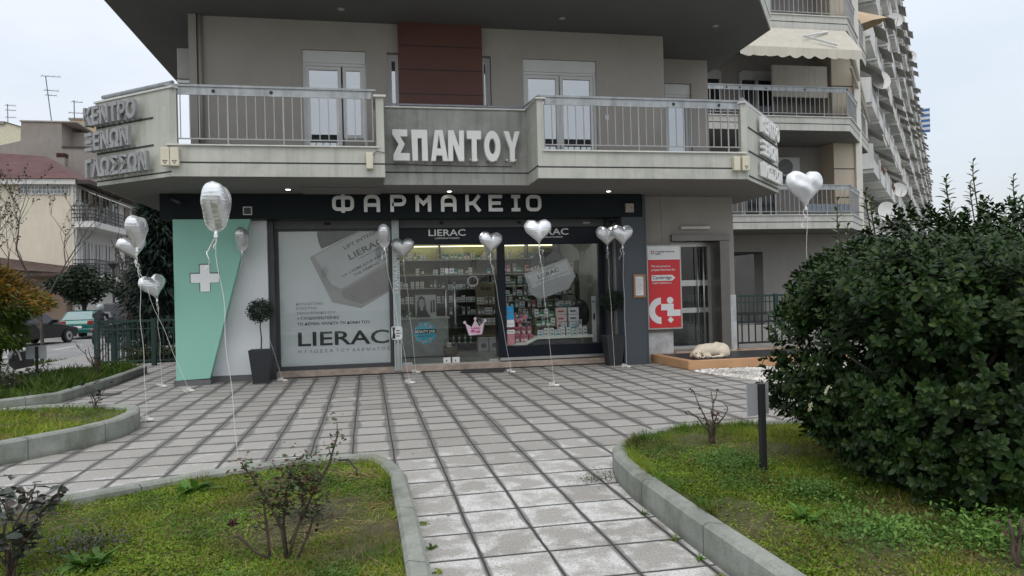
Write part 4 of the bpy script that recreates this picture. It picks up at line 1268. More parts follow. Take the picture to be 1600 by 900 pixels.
# tan product stand
st = thing('product_stand', 'tan cardboard product stand with rows of packs, right of the dark cabinet', 'stand', (3.0, 18.5, 0.1))
tan = mat('tan_card', (0.19, 0.165, 0.11), 0.7)
mb = MB(); mb.box(2.72, 3.27, 18.55, 18.6, 0.1, 1.86); mb.build('back_panel', tan, st)
for z in (0.5, 0.77, 1.04, 1.3):
    mb = MB(); mb.box(2.72, 3.27, 18.32, 18.55, z - .03, z); mb.build('shelf', tan, st)
mb = MB(); mb.text('BIBS', (2.86, 18.548, 1.66), X3, Z3, 0.075, 0.26, t=0.003, bold=0.02); mb.build('lettering', M['ink'], st)
for z in (0.77, 1.04, 1.3):
    for x in (2.78, 2.87, 2.97, 3.07, 3.18):
        put(random.choice((0, 3, 0)), x, 18.42, z, 'pale pack in the rows of the tan stand', 'packs on the tan stand')
for x, l in ((2.82, 'white crate-like carton at the foot of the tan stand, left one'), (3.1, 'white carton at the foot of the tan stand, right one')):
    mb = MB(); mb.box(x - .13, x + .13, 18.1, 18.3, 0.1, 0.46); c_ = tag(mb.build('carton', mat('carton_white', (0.45, 0.46, 0.46), 0.6), bevel=0.01), l, 'carton', 'cartons at the tan stand')
    mb = MB(); mb.ball((x, 18.098, 0.26), (.07, .004, .06), 10, 6); mb.build('print', M['inkg'], c_)
# sales counter with a beauty advert, basket
ct = thing('sales_counter', 'pale grey-green sales counter inside the shop behind the left door leaf', 'counter', (1.3, 17.5, 0.1))
mb = MB(); mb.box(0.6, 1.86, 17.3, 17.9, 0.12, 1.0); mb.build('counter_body', mat('counter_grey', (0.3, 0.33, 0.31), 0.45), ct, bevel=0.01)
mb = MB(); mb.box(0.57, 1.9, 17.26, 17.95, 1.0, 1.035); mb.build('counter_top', mat('counter_top', (0.42, 0.45, 0.43), 0.3), ct)
ad = thing('counter_display', 'upright advert with a dark-haired woman’s face standing on the sales counter', 'advert', (1.35, 17.4, 1.036))
mb = MB(); mb.box(1.1, 1.59, 17.4, 17.43, 1.036, 1.57); mb.build('board', mat('advert_grey', (0.42, 0.43, 0.43), 0.5), ad)
mb = MB()
el = lambda cx, cz, rx, rz, n=20: [(cx + rx * math.cos(6.2832 * k / n), cz + rz * math.sin(6.2832 * k / n)) for k in range(n)]
mb.plate([(1.12, 1.04), (1.14, 1.2), (1.15, 1.4), (1.19, 1.52), (1.25, 1.55), (1.32, 1.5), (1.35, 1.35), (1.36, 1.2), (1.41, 1.12), (1.46, 1.04)], (0, 17.399, 0), X3, Z3, 0.002); mb.build('hair', mat('print_dark', (0.035, 0.032, 0.03)), ad)
mb = MB(); mb.plate(el(1.25, 1.37, .068, .105), (0, 17.3965, 0), X3, Z3, 0.002); mb.plate([(1.22, 1.2), (1.28, 1.2), (1.285, 1.28), (1.215, 1.28)], (0, 17.396, 0), X3, Z3, 0.001); mb.build('face', mat('print_skin', (0.42, 0.38, 0.35)), ad)
mb = MB()
for cx in (1.222, 1.276):
    mb.plate(el(cx, 1.385, .014, .006), (0, 17.394, 0), X3, Z3, 0.001); mb.box(cx - .018, cx + .018, 17.393, 17.394, 1.402, 1.407)
mb.plate(el(1.25, 1.318, .02, .007), (0, 17.394, 0), X3, Z3, 0.001); mb.box(1.247, 1.254, 17.393, 17.394, 1.342, 1.348); mb.build('features', mat('print_dark', (0, 0, 0)), ad)
mb = MB(); mb.box(1.46, 1.5, 17.397, 17.4, 1.15, 1.42); mb.box(1.52, 1.56, 17.397, 17.4, 1.15, 1.45); mb.build('print', M['ink'], ad)
bk = thing('basket', 'woven basket full of packs on the floor beside the counter', 'basket', (1.87, 17.1, 0.1))
mb = MB(); mb.lathe([(0.11, 0), (0.16, 0.1), (0.165, 0.24), (0.15, 0.24), (0.145, 0.1)], (1.87, 17.1, 0.1), 16); mb.build('basket_body', mat('wicker', (0.16, 0.12, 0.08), 0.8, 0.3, 40, 0.5), bk)
mb = MB(); mb.tube([(1.87 + .15 * math.cos(a), 17.1, 0.34 + .2 * math.sin(a)) for a in [math.pi * k / 8 for k in range(9)]], 0.01, 6); mb.build('handle', mat('wicker', (0, 0, 0)), bk)
put(0, 1.84, 17.08, 0.27, 'pack sticking out of the wicker basket', None, 0.4)
# window display shelf on the right
ws = thing('display_shelf', 'white shelf with a stepped front edge inside the right shop window', 'shelf', (3.9, 15.7, 0.43))
prof = [(2.885, .435), (3.33, .44), (3.58, .555), (4.84, .555), (4.84, .61), (3.55, .61), (3.31, .495), (2.885, .49)]
mb = MB(); mb.plate(prof, (0, 16.1, 0), X3, Z3, 0.72); mb.build('shelf_board', mat('shelf_bright', (0.68, 0.7, 0.62), 0.4), ws)
mb = MB(); mb.box(3.4, 4.5, 15.5, 15.53, .43, .553); mb.build('shelf_front', M['frame'], ws)
r2 = thing('riser', 'small two-step riser of cream boards in the middle of the right window', 'riser', (3.88, 15.8, 0.61))
for z0, y0 in ((0.82, 15.7), (1.02, 15.85)):
    mb = MB(); mb.box(3.62, 4.1, y0, y0 + .25, z0 - .02, z0); mb.build('shelf', tan, r2)
mb = MB(); mb.box(3.62, 3.64, 15.7, 16.1, .61, 1.02); mb.build('side_panel', tan, r2)
mb = MB(); mb.box(4.08, 4.1, 15.7, 16.1, .61, 1.02); mb.build('side_panel', tan, r2)
for i in range(9):
    put(0 if i % 3 else 1, 3.68 + i * .125, 15.52, 0.61, 'white picture pack in the front row of the right window shelf', 'front row in the right window', random.uniform(-.3, .3))
for i in range(7):
    put(random.choice((0, 3, 1)), 4.15 + i * .095, 15.64, 0.61 + .13 * (i % 2), 'white pack in the second row of the right window shelf', 'second row in the right window', random.uniform(-.3, .3))
for z, y in ((0.82, 15.78), (1.02, 15.95)):
    for i in range(4):
        put(random.choice((0, 3, 7)), 3.7 + i * .11, y, z, 'pack on the cream riser in the right window', 'packs on the riser')
for i in range(22):
    put(6, 2.95 + (i % 6) * .1 + random.uniform(-.02, .02), 15.5 + .09 * (i // 6), 0.5 + (0.0, 0.0, .16, .3)[i // 6], 'pink pack in the heap at the left end of the right window', 'pink packs', random.uniform(-.4, .4))
for i in range(5):
    put(6 if i % 2 else 2, 3.05 + i * .1, 15.95, .92, 'pack on the small ledge behind the pink packs', 'packs behind the pink heap')
lg = MB(); lg.box(2.95, 3.55, 15.85, 16.1, .89, .915)
tag(lg.build('ledge', shm), 'small white ledge behind the pink packs in the right window', 'shelf')
for x, c_, l in ((4.22, (0.62, 0.5, 0.48), 'tall pale pink tiered carton standing behind the front row in the right window'), (4.5, (0.62, 0.63, 0.62), 'tall white tiered carton standing beside the pink one in the right window')):
    b = thing('tiered_carton', l, 'carton', (x, 15.75, .74), 'tall cartons in the right window')
    for i in range(3):
        mb = MB(); mb.box(x - .12, x + .12, 15.72, 15.85, .74 + i * .16, .89 + i * .16); mb.build('tier', mat('carton_%d' % (c_[1] * 100), c_, 0.5, 0.1, 9), b)
        mb = MB(); mb.box(x - .08, x + .05, 15.717, 15.72, .79 + i * .16, .83 + i * .16); mb.build('print', mat('carton_red', (0.4, 0.1, 0.1)) if x < 4.3 else M['inkg'], b)
b = thing('product_column', 'slim white printed column at the right edge of the right window', 'advert', (4.9, 15.5, .43))
mb = MB(); mb.box(4.85, 4.95, 15.48, 15.5, .44, 1.45); mb.build('board', mat('carton_white', (0, 0, 0)), b)
mb = MB(); mb.text('AU', (4.855, 15.479, 1.3), X3, Z3, .07, .085, t=.002, bold=.02); mb.ball((4.9, 15.479, 1.0), (.025, .003, .08), 8, 6); mb.build('print', M['ink'], b)
fg = MB(); fg.ball((4.75, 16.0, 1.05), (.2, .12, .33), 14, 9); fg.ball((4.72, 15.98, 1.2), (.12, .1, .2), 12, 8)
tag(fg.build('cushion', mat('dark_cloth', (0.03, 0.03, 0.033), 0.9), smooth=True), 'rounded dark cushion shape behind the cartons in the right window', 'cushion')

# packs on thin shelves filling the depth of the right window
rk = thing('display_rack', 'dark open rack of packs standing deep inside the right shop window', 'rack', (3.9, 16.7, .1))
for x in (2.92, 4.86):
    mb = MB(); mb.box(x, x + .04, 16.55, 16.85, .1, 2.3); mb.build('side_panel', shd, rk)
for z in (.62, .95, 1.22, 1.5, 1.78, 2.05):
    mb = MB(); mb.box(2.96, 4.86, 16.55, 16.85, z - .02, z); mb.build('shelf', shd, rk)
    x = 3.02
    while x < 4.8:
        x += put(random.choice((0, 3, 5, 1, 7, 6, 3)), x, 16.62, z, 'pack on the dark rack deep inside the right shop window', 'packs on the dark rack', random.uniform(-.2, .2)) + random.uniform(.02, .07)
for x, z in ((3.2, .98), (3.36, 1.02), (3.08, 1.04)):
    mb = MB(); mb.plate([(x + .07 * math.sin(a) ** 3, z + .055 * math.cos(a) - .022 * math.cos(2 * a)) for a in [k * .349 for k in range(18)]], (0, 15.62, 0), X3, Z3, .02)
    tag(mb.build('paper_heart', mat('heart_pink', (0.6, 0.25, 0.32), 0.6)), 'pink paper heart stuck up behind the pink packs', 'decoration', 'paper hearts in the right window')
# ------------------------------------------------------------------ posters, stickers and hanging signs on the glass
wp_ = thing('window_poster', 'full-height pale grey poster of a cream jar filling the left shop window', 'poster', (-0.64, 15.33, 0.2))
mb = MB(); mb.box(-1.738, 0.438, 15.335, 15.345, 0.2, 2.924); mb.build('sheet', mat('poster_grey', (0.66, 0.67, 0.68), 0.5, 0.05, 1.2), wp_)
zc = lambda x, y: (-1.919 + x * .003392, 3.203 - y * .00343)
def pl(poly, m, name, yo):
    mb = MB(); p_ = [zc(*q) for q in poly]
    p_ = [(min(max(a, -1.735), 0.435), min(max(b, 0.205), 2.92)) for a, b in p_]
    mb.plate(p_[::-1], (0, 15.335 - yo, 0), X3, Z3, 0.0004); return mb.build(name, m, wp_)
pl([(280, 60), (275, 100), (285, 150), (300, 185), (350, 165), (520, 75), (520, 60)], mat('poster_lid', (0.05, 0.058, 0.06)), 'jar_lid', .0005)
pl([(230, 235), (520, 72), (540, 60), (700, 60), (705, 450), (525, 545), (355, 505)], mat('poster_jar', (0.36, 0.34, 0.335), 0.5, 0.1, 2), 'jar_shade', .001)
pl([(258, 228), (540, 75), (705, 75), (705, 265), (410, 425), (355, 400)], mat('poster_jar_light', (0.5, 0.5, 0.505), 0.5, 0.06, 2), 'jar_face', .0015)
pl([(410, 440), (705, 285), (705, 440), (530, 520), (420, 480)], mat('poster_jar_front', (0.27, 0.245, 0.24), 0.5, 0.1, 2), 'jar_front', .0016)
mb = MB()
u = Vector((math.cos(R(27.5)), 0, math.sin(R(27.5)))); v = Vector((-math.sin(R(27.5)), 0, math.cos(R(27.5))))
def TP(body, zx, zy, h, width=None, bold=0.0, rot_=False):
    x, z = zc(zx, zy)
    mb.text(body, (x, 15.3325, z), u if rot_ else X3, v if rot_ else Z3, h, width, t=0.0006, bold=bold)
TP('LIFT INTEGRAL', 436, 192, .07, .93, .012, True)
TP('LIERAC', 468, 255, .125, .78, .01, True)
TP('LABORATOIRES', 520, 252, .03, .5, .005, True)
TP('LA CRÈME JOUR RAFFER', 424, 356, .055, 1.06, .005, True)
TP('THE FIRMING DAY', 490, 355, .055, .8, .005, True)
TP('+ ΓΛΥΚΟΠΡΩΤΕΪΝΕΣ', 150, 603, .052, .83, .025); TP('ΤΟ ΔΕΡΜΑ ΑΝΑΚΤΑ ΤΗ ΔΟΜΗ ΤΟΥ.', 150, 636, .055, 1.46, .025)
TP('LIERAC', 152, 758, .29, 1.82, .015)
mb.build('bold_print', M['ink'], wp_)
mb = MB()
TP('ΚΟΛΛΑΓΟΝΟ', 147, 517, .05, .52); TP('ΕΛΑΣΤΙΝΗ', 147, 543, .05, .4); TP('ΥΑΛΟΥΡΟΝΙΚΟ ΟΞΥ', 147, 571, .05, .77)
TP('Η  Γ Λ Ω Σ Σ Α  Τ Ο Υ  Δ Ε Ρ Μ Α Τ Ο Σ', 152, 800, .06, 1.83)
mb.build('thin_print', mat('ink_mid', (0.07, 0.07, 0.075)), wp_)
# hanging cardboard jar in the right window
hj = thing('hanging_sign', 'tilted white cardboard cream jar hanging in the right shop window', 'sign', (3.9, 15.42, 1.44))
jp = [(3.33, 1.97), (4.29, 2.295), (4.48, 1.9), (4.31, 1.62), (3.66, 1.42), (3.46, 1.53)]
mb = MB(); mb.plate(jp[::-1], (0, 15.43, 0), X3, Z3, 0.02); mb.build('board', mat('jar_board', (0.42, 0.41, 0.41), 0.5, 0.05, 3), hj)
mb = MB(); mb.plate([(3.4, 1.93), (4.27, 2.23), (4.37, 1.95), (3.5, 1.66)][::-1], (0, 15.409, 0), X3, Z3, 0.0005); mb.build('face', mat('jar_face_white', (0.55, 0.55, 0.55), 0.5), hj)
mb = MB()
u2 = Vector((math.cos(R(18.5)), 0, math.sin(R(18.5)))); v2 = Vector((-math.sin(R(18.5)), 0, math.cos(R(18.5))))
for body, x, z, h, wd, bo in (('LIFT INTEGRAL', 3.66, 1.985, .035, .4, .01), ('LIERAC', 3.64, 1.86, .085, .5, .015), ('LA CRÈME JOUR RAFFERMISSANTE', 3.6, 1.765, .022, .76, .005), ('THE FIRMING DAY CREAM', 3.72, 1.74, .02, .5, .005)):
    mb.text(body, (x, 15.408, z), u2, v2, h, wd, t=0.0006, bold=bo)
mb.build('print', M['ink'], hj)
mb = MB(); mb.tube([(3.6, 15.42, 2.06), (3.7, 15.45, 2.62)], .003, 4); mb.tube([(4.2, 15.42, 2.25), (4.1, 15.45, 2.62)], .003, 4); mb.build('cord', M['black'], hj)
# dark jar lid board behind it
mb = MB(); mb.plate([(3.5, 2.12), (3.52, 2.3), (3.65, 2.42), (4.0, 2.45), (4.2, 2.36), (4.24, 2.3)][::-1], (0, 15.445, 0), X3, Z3, 0.012); mb.build('lid', mat('lid_dark', (0.04, 0.042, 0.045)), hj)
# turquoise round sign on the left door leaf
rs = thing('hanging_sign', 'round turquoise sign with a black band hanging behind the left door leaf', 'sign', (1.16, 15.38, .55))
n = 40
pg = [(1.16 + (.235 if k % 4 < 2 else .215) * math.cos(6.2832 * k / n), .775 + (.235 if k % 4 < 2 else .215) * math.sin(6.2832 * k / n)) for k in range(n)]
mb = MB(); mb.plate(pg, (0, 15.39, 0), X3, Z3, 0.008); mb.build('disc', mat('turquoise', (0.01, 0.32, 0.42), 0.4, 0.03), rs)
mb = MB(); mb.box(.93, 1.39, 15.378, 15.3815, .765, .855); mb.build('band', M['ink'], rs)
mb = MB(); mb.text('BEAUTY JAR', (.95, 15.377, .783), X3, Z3, .052, .42, t=.001, bold=.02); mb.build('white_print', M['letter'], rs)
mb = MB(); mb.text('SALES POINT', (1.0, 15.381, .69), X3, Z3, .035, .32, t=.001, bold=.01); mb.build('dark_print', M['ink'], rs)
mb = MB()
for a in (50, 85, 120, 245, 275, 310):
    mb.plate(el(1.16 + .18 * math.cos(R(a)), .775 + .18 * math.sin(R(a)), .032, .032, 12), (0, 15.3815, 0), X3, Z3, 0.0012)
mb.build('dots', mat('jar_pink', (0.4, 0.25, 0.25)), rs)
mb = MB(); mb.tube([(1.05, 15.385, .98), (1.0, 15.36, 1.06)], .003, 4); mb.tube([(1.28, 15.385, .98), (1.33, 15.36, 1.06)], .003, 4); mb.build('cord', M['letter'], rs)
# pink crown sticker
cs = thing('crown_sticker', 'pale pink crown sticker on the right door leaf', 'sticker', (2.21, 15.3, .68))
mb = MB()
cp = [(2.08, .69), (2.36, .71), (2.42, .99), (2.3, .88), (2.22, 1.03), (2.14, .87), (2.0, .96)]
mb.plate(cp, (0, 15.308, 0), X3, Z3, .002)
for x, z in ((2.43, 1.0), (2.22, 1.045), (1.995, .97)):
    mb.plate(el(x, z, .032, .032, 14), (0, 15.3075, 0), X3, Z3, .002)
mb.build('crown', mat('sticker_pink', (0.66, 0.5, 0.58), 0.4), cs)
mb = MB()
for k, (dz, w_) in enumerate(((.11, .2), (.04, .2))):
    mb.stroke([(2.12 + w_ * t / 16, .73 + dz + .022 * math.sin(t * 2.1 + k)) for t in range(17)], .012, (0, 15.305, 0), X3, Z3, .001)
mb.plate(el(2.16, .79, .04, .02, 12), (0, 15.3052, 0), X3, Z3, .001); mb.plate(el(2.28, .76, .04, .018, 12), (0, 15.3052, 0), X3, Z3, .001)
mb.build('scrawl', mat('sticker_magenta', (0.5, 0.03, 0.2)), cs)
# ring sticker, white plates, stickers stack
o = MB(); o.ring(el(2.19, 1.84, .115, .115, 28), el(2.19, 1.84, .098, .098, 28), (0, 15.308, 0), X3, Z3, .002)
tag(o.build('ring_sticker', mat('etched_white', (0.5, 0.5, 0.5))), 'thin white ring sticker high on the right door leaf', 'sticker')
for x0, x1, l in ((1.6, 1.675, 'small white square plate at the top of the left door leaf, beside the gap'), (1.7, 1.79, 'small white plate with a round dark mark at the top of the right door leaf')):
    k = MB(); k.box(x0, x1, 15.303, 15.308, 2.015, 2.12); o = tag(k.build('door_plate', M['letter']), l, 'plate', 'plates on the glass door')
    if x0 > 1.65:
        k = MB(); k.ring(el(1.745, 2.068, .025, .025, 16), el(1.745, 2.068, .014, .014, 16), (0, 15.302, 0), X3, Z3, .001); k.build('mark', M['ink'], o)
ls = thing('info_sticker', 'stack of blue and white notices in the lower left corner of the right window', 'sticker', (2.99, 15.3, .45))
mb = MB(); mb.box(2.9, 3.05, 15.292, 15.297, 1.0, 1.29); mb.build('blue_notice', mat('notice_blue', (0.02, 0.3, 0.6)), ls)
mb = MB(); mb.box(2.9, 3.06, 15.2925, 15.2975, .84, .995); mb.box(2.9, 3.06, 15.2925, 15.2975, .7, .78); mb.build('white_notice', SWH, ls)
mb = MB(); mb.box(2.93, 3.02, 15.29, 15.2925, 1.13, 1.15); mb.box(2.92, 3.04, 15.291, 15.293, .9, .91); mb.box(2.92, 3.04, 15.291, 15.293, .73, .75); mb.build('print', M['inkg'], ls)
mb = MB(); mb.box(2.9, 3.06, 15.2925, 15.2975, .46, .69); mb.build('pink_notice', mat('notice_pink', (0.45, 0.2, 0.22), 0.5, 0.3, 30), ls)
# white notice strapped to the silver post
tg = thing('post_notice', 'white rounded notice with black print strapped to the silver post', 'notice', (.57, 15.0, .68))
mb = MB(); mb.plate(rrect(.22, .27, .04), (.455, 15.05, .68), X3, Z3, .012); mb.build('board', SWH, tg)
mb = MB(); mb.plate([(.01, .02), (.075, .02), (.08, .1), (.06, .16), (.08, .25), (.02, .25), (.03, .15)], (.455, 15.037, .68), X3, Z3, .001)
for i, wd in enumerate((.09, .11, .07)):
    for q in range(4):
        mb.box(.55 + wd * q / 4, .55 + wd * (q + .75) / 4, 15.036, 15.037, .85 - i * .055, .872 - i * .055 + .004 * (q % 2))
mb.build('print', M['ink'], tg)
mb = MB(); mb.box(.5, .67, 15.035, 15.05, .61, .655); mb.build('strap', M['inkg'], tg)
mb = MB(); mb.plate(el(.52, .632, .014, .014, 10), (0, 15.034, 0), X3, Z3, .001); mb.plate(el(.648, .632, .014, .014, 10), (0, 15.034, 0), X3, Z3, .001); mb.build('bolt', M['letter'], tg)
# door mat
o = MB(); o.prism([(1.76, 14.42), (2.6, 14.24), (2.78, 14.97), (1.92, 15.02)], 0.003, 0.016)
tag(o.build('door_mat', mat('mat_rubber', (0.03, 0.03, 0.032), 0.9, 0.2, 20, 0.5, 200)), 'thin dark rubber mat on the paving before the glass doors', 'mat')
# ------------------------------------------------------------------ plants
GRASS = leafmat('grass_blade', [(0.1, 0.19, 0.016), (0.17, 0.26, 0.02), (0.25, 0.29, 0.03), (0.36, 0.31, 0.1)], 0.6, 0.25, 0.3, patch=(((0.06, 0.15, 0.018), 1.1, 0.5, 0.6, 0.75), ((0.2, 0.15, 0.06), 1.7, 0.56, 0.66, 0.7)))
GRASSD = leafmat('grass_dark', [(0.035, 0.075, 0.012), (0.06, 0.11, 0.015), (0.09, 0.125, 0.02)], 0.6, 0.25, 0.3)
HERB = leafmat('herb_leaf', [(0.055, 0.13, 0.022), (0.09, 0.18, 0.034), (0.14, 0.23, 0.05)], 0.55, 0.3, 0.25)
STRAW = leafmat('straw', [(0.2, 0.15, 0.07), (0.3, 0.23, 0.12), (0.16, 0.11, 0.05)], 0.8, 0.2, 0.1)
WOOD = mat('rose_wood', (0.07, 0.05, 0.035), 0.8, 0.3, 20, 0.3)
BARK = mat('tree_bark', (0.07, 0.06, 0.05), 0.9, 0.3, 8, 0.6, 40)
def gfield(poly, n, z, h, wd, near=None, power=1.0):
    a = np.array(poly); lo, hi = a.min(0), a.max(0)
    p = rng.random((n, 2)) * (hi - lo) + lo
    p = p[inpoly(p, poly)]
    # patchiness
    f = np.sin(p[:, 0] * 2.3 + 1.3 * np.sin(p[:, 1] * 1.9)) + np.sin(p[:, 1] * 3.1 + 1.7 * np.sin(p[:, 0] * 1.3 + 2)) + 0.6 * np.sin(p[:, 0] * 7.7 + p[:, 1] * 5.9)
    return p, f
def grass(key, dens, hmin, hmax, wd, label, clip=None, mat_=None, straw=0.1):
    inn, z = BED[key]
    poly = clip or inn
    a = np.array(poly); lo, hi = a.min(0), a.max(0)
    n = int(np.prod(hi - lo) * dens)
    p, f = gfield(poly, n, z, 0, 0)
    if clip:
        k_ = inpoly(p, inn); p, f = p[k_], f[k_]
    keep = rng.random(len(p)) < np.clip(0.72 + 0.24 * f, 0.14, 1)
    p, f = p[keep], f[keep]
    n = len(p)
    d = np.concatenate([rng.normal(size=(n, 2)) * 0.55, np.ones((n, 1)) * 0.8], 1)
    up = rng.normal(size=(n, 3)); up[:, 2] *= 0.2
    L = (hmin + (hmax - hmin) * rng.random(n) ** 1.6) * np.clip(1 + 0.25 * f, 0.5, 1.6)
    W = wd * (0.6 + 0.8 * rng.random(n))
    P = np.concatenate([p, np.full((n, 1), z - 0.005)], 1)
    V, F = leaves(P, d, up, L, W, 'thin', 0.1, 0.35)
    o = npmesh('grass', V, F, mat_ or GRASS, base=(*p.mean(0), z))
    tag(o, label, 'grass', kind='stuff')
    # dry stalks lying between the blades
    m_ = int(n * straw)
    i = rng.choice(n, m_)
    d = np.concatenate([rng.normal(size=(m_, 2)), 0.12 * np.ones((m_, 1))], 1)
    V, F = leaves(P[i] + [0, 0, 0.02], d, np.tile([0., 0, 1], (m_, 1)) + 0.2 * rng.normal(size=(m_, 3)), 0.05 + 0.09 * rng.random(m_), np.full(m_, 0.004), 'thin', 0, 0.1)
    q = npmesh('dry_grass', V, F, STRAW, base=(*p.mean(0), z))
    tag(q, label.replace('grass', 'dry stalks', 1), 'dry grass', kind='stuff')
    # low clover-like ground cover
    m_ = int(n * 0.9)
    p2, f2 = gfield(poly, int(m_ * 3.2), z, 0, 0)
    k_ = inpoly(p2, inn) & (np.sin(p2[:, 0] * 1.7 + 4) + np.sin(p2[:, 1] * 2.3 + p2[:, 0]) + 0.7 * rng.normal(size=len(p2)) > 0.25)
    p2 = p2[k_][:m_]; m_ = len(p2)
    d = np.concatenate([rng.normal(size=(m_, 2)), 0.55 * np.ones((m_, 1))], 1)
    s_ = 0.5 + rng.random(m_)
    V, F = leaves(np.concatenate([p2, z + 0.005 + 0.03 * rng.random((m_, 1))], 1), d, np.tile([0., 0, 1], (m_, 1)) + 0.35 * rng.normal(size=(m_, 3)), 0.014 * s_, 0.01 * s_, 'round', 0.15, 0.2)
    q = npmesh('ground_cover', V, F, HERB if mat_ else leafmat('moss_leaf', [(0.13, 0.235, 0.018), (0.2, 0.28, 0.022), (0.085, 0.17, 0.018)], 0.6, 0.25, 0.3, patch=(((0.05, 0.13, 0.016), 1.1, 0.5, 0.6, 0.75), ((0.16, 0.13, 0.04), 1.7, 0.56, 0.66, 0.6))), base=(*p2.mean(0), z))
    tag(q, label.replace('grass', 'small-leaved ground cover', 1), 'ground cover', kind='stuff')
grass('front', 9500, 0.02, 0.06, 0.006, 'patchy yellow-green grass in the nearest left bed', [(-4.6, 2.6), (0.3, 2.6), (0.3, 7.1), (-4.6, 7.1)], straw=0.18)
grass('right', 9500, 0.02, 0.06, 0.006, 'short green grass in the right bed round the big bush', [(1.9, 2.6), (4.0, 2.6), (5.2, 5.5), (9.4, 6.2), (9.4, 7.1), (1.9, 7.1)])
grass('mid', 1500, 0.04, 0.12, 0.011, 'taller green grass in the round-nosed bed at the left edge', [(-8, 6), (-2.5, 6), (-2.5, 11.2), (-8, 11.2)])
grass('far', 800, 0.08, 0.24, 0.02, 'lush dark green grass in the farthest bed by the fence', None, GRASSD, 0.02)

def fringe(key, n, label, clip):
    # longer blades leaning over the kerb
    inn, z = BED[key]
    P, D = [], []
    m_ = len(inn)
    seg = [(Vector(inn[i]), Vector(inn[(i + 1) % m_])) for i in range(m_)]
    seg = [q for q in seg if clip(q[0]) and clip(q[1])]
    Ls = np.array([(b - a).length for a, b in seg]); pr = Ls / Ls.sum()
    for i in rng.choice(len(seg), n, p=pr):
        a, b = seg[i]; u_ = (b - a).normalized(); p = a.lerp(b, random.random()); nrm = Vector((u_.y, -u_.x))
        if math.sin(p.x * 5 + p.y * 4.3) + math.sin(p.x * 2.1 - p.y * 3.7) < -.2 + random.uniform(-.5, .5): continue
        p = p - nrm * random.uniform(0, .05)
        P.append((p.x, p.y, z)); D.append((nrm.x * random.uniform(-.2, .9) + random.uniform(-.5, .5), nrm.y * random.uniform(-.2, .9) + random.uniform(-.5, .5), 1.1))
    k = len(P)
    V, F = leaves(np.array(P), np.array(D), unit(k), .045 + .075 * rng.random(k) ** 1.5, np.full(k, .006), 'thin', .1, .5)
    tag(npmesh('grass', V, F, GRASS, base=(*np.array(P)[:, :2].mean(0), z)), label, 'grass', kind='stuff')
fringe('front', 3200, 'ragged longer grass along the inside of the nearest left kerb', lambda q: q.y > 2.4 and q.x > -4.5)
fringe('right', 3200, 'ragged longer grass along the inside of the right kerb', lambda q: q.y > 2.4 and q.x < 5)
fringe('mid', 900, 'ragged grass along the inside of the round-nosed kerb', lambda q: q.x > -7)
def stems(mb, base, n, h, spread, r0, jit=0.06, seg=5):
    tips = []
    for i in range(n):
        a = 6.283 * i / n + random.uniform(-.5, .5); s_ = spread * random.uniform(.3, 1); hh = h * random.uniform(.55, 1)
        p0 = Vector(base) + Vector((random.uniform(-.02, .02), random.uniform(-.02, .02), -.02))
        p1 = Vector(base) + Vector((math.cos(a) * s_, math.sin(a) * s_, hh))
        pts = [p0.lerp(p1, k / seg) + Vector((random.uniform(-jit, jit), random.uniform(-jit, jit), 0)) * (k > 0) * (h * .5) - Vector((math.cos(a), math.sin(a), 0)) * s_ * .25 * math.sin(math.pi * k / seg) for k in range(seg + 1)]
        mb.tube(pts, [r0 * (1 - .6 * k / seg) for k in range(seg + 1)], 6)
        tips += pts[2:]
    return tips
def rose(name, base, label, n, h, spread, nleaf, leafm, r0=0.009, group=None, sz=0.05, twigs=6):
    t = thing(name, label, 'plant', base, group)
    mb = MB()
    tips = stems(mb, base, n, h, spread, r0)
    ex = []
    for k in range(twigs):
        p = random.choice(tips); q_ = p + Vector((random.uniform(-.12, .12), random.uniform(-.12, .12), random.uniform(.02, .14)))
        mb.tube([p, p.lerp(q_, .5) + Vector((.01, -.01, 0)), q_], [r0 * .4, r0 * .35, r0 * .2], 5); ex += [q_, p.lerp(q_, .6)]
    mb.build('stems', WOOD, t, smooth=True)
    if nleaf:
        pts = tips[1:] + ex * 2
        P = np.array([pts[rng.integers(len(pts))] for _ in range(nleaf)]) + rng.normal(size=(nleaf, 3)) * (0.01 if leafm is DRY else 0.025)
        d = unit(nleaf); d[:, 2] = np.abs(d[:, 2]) * .4
        V, F = leaves(P, d, np.tile([0., 0, 1], (nleaf, 1)) + .5 * rng.normal(size=(nleaf, 3)), sz * (.6 + .7 * rng.random(nleaf)), sz * .62 * (.6 + .7 * rng.random(nleaf)), 'leaf', .3, .25)
        npmesh('foliage', V, F, leafm, t)
    return t
RL = leafmat('rose_leaf_green', [(0.03, 0.06, 0.02), (0.05, 0.09, 0.03), (0.1, 0.035, 0.025), (0.04, 0.08, 0.03)], 0.5, 0.4, 0.15)
RD = leafmat('rose_leaf_dark', [(0.028, 0.04, 0.03), (0.045, 0.06, 0.045), (0.07, 0.05, 0.045), (0.03, 0.05, 0.03)], 0.45, 0.45, 0.1)
DRY = leafmat('dry_leaf', [(0.06, 0.02, 0.02), (0.09, 0.035, 0.03), (0.04, 0.025, 0.02)], 0.7, 0.3, 0.1)
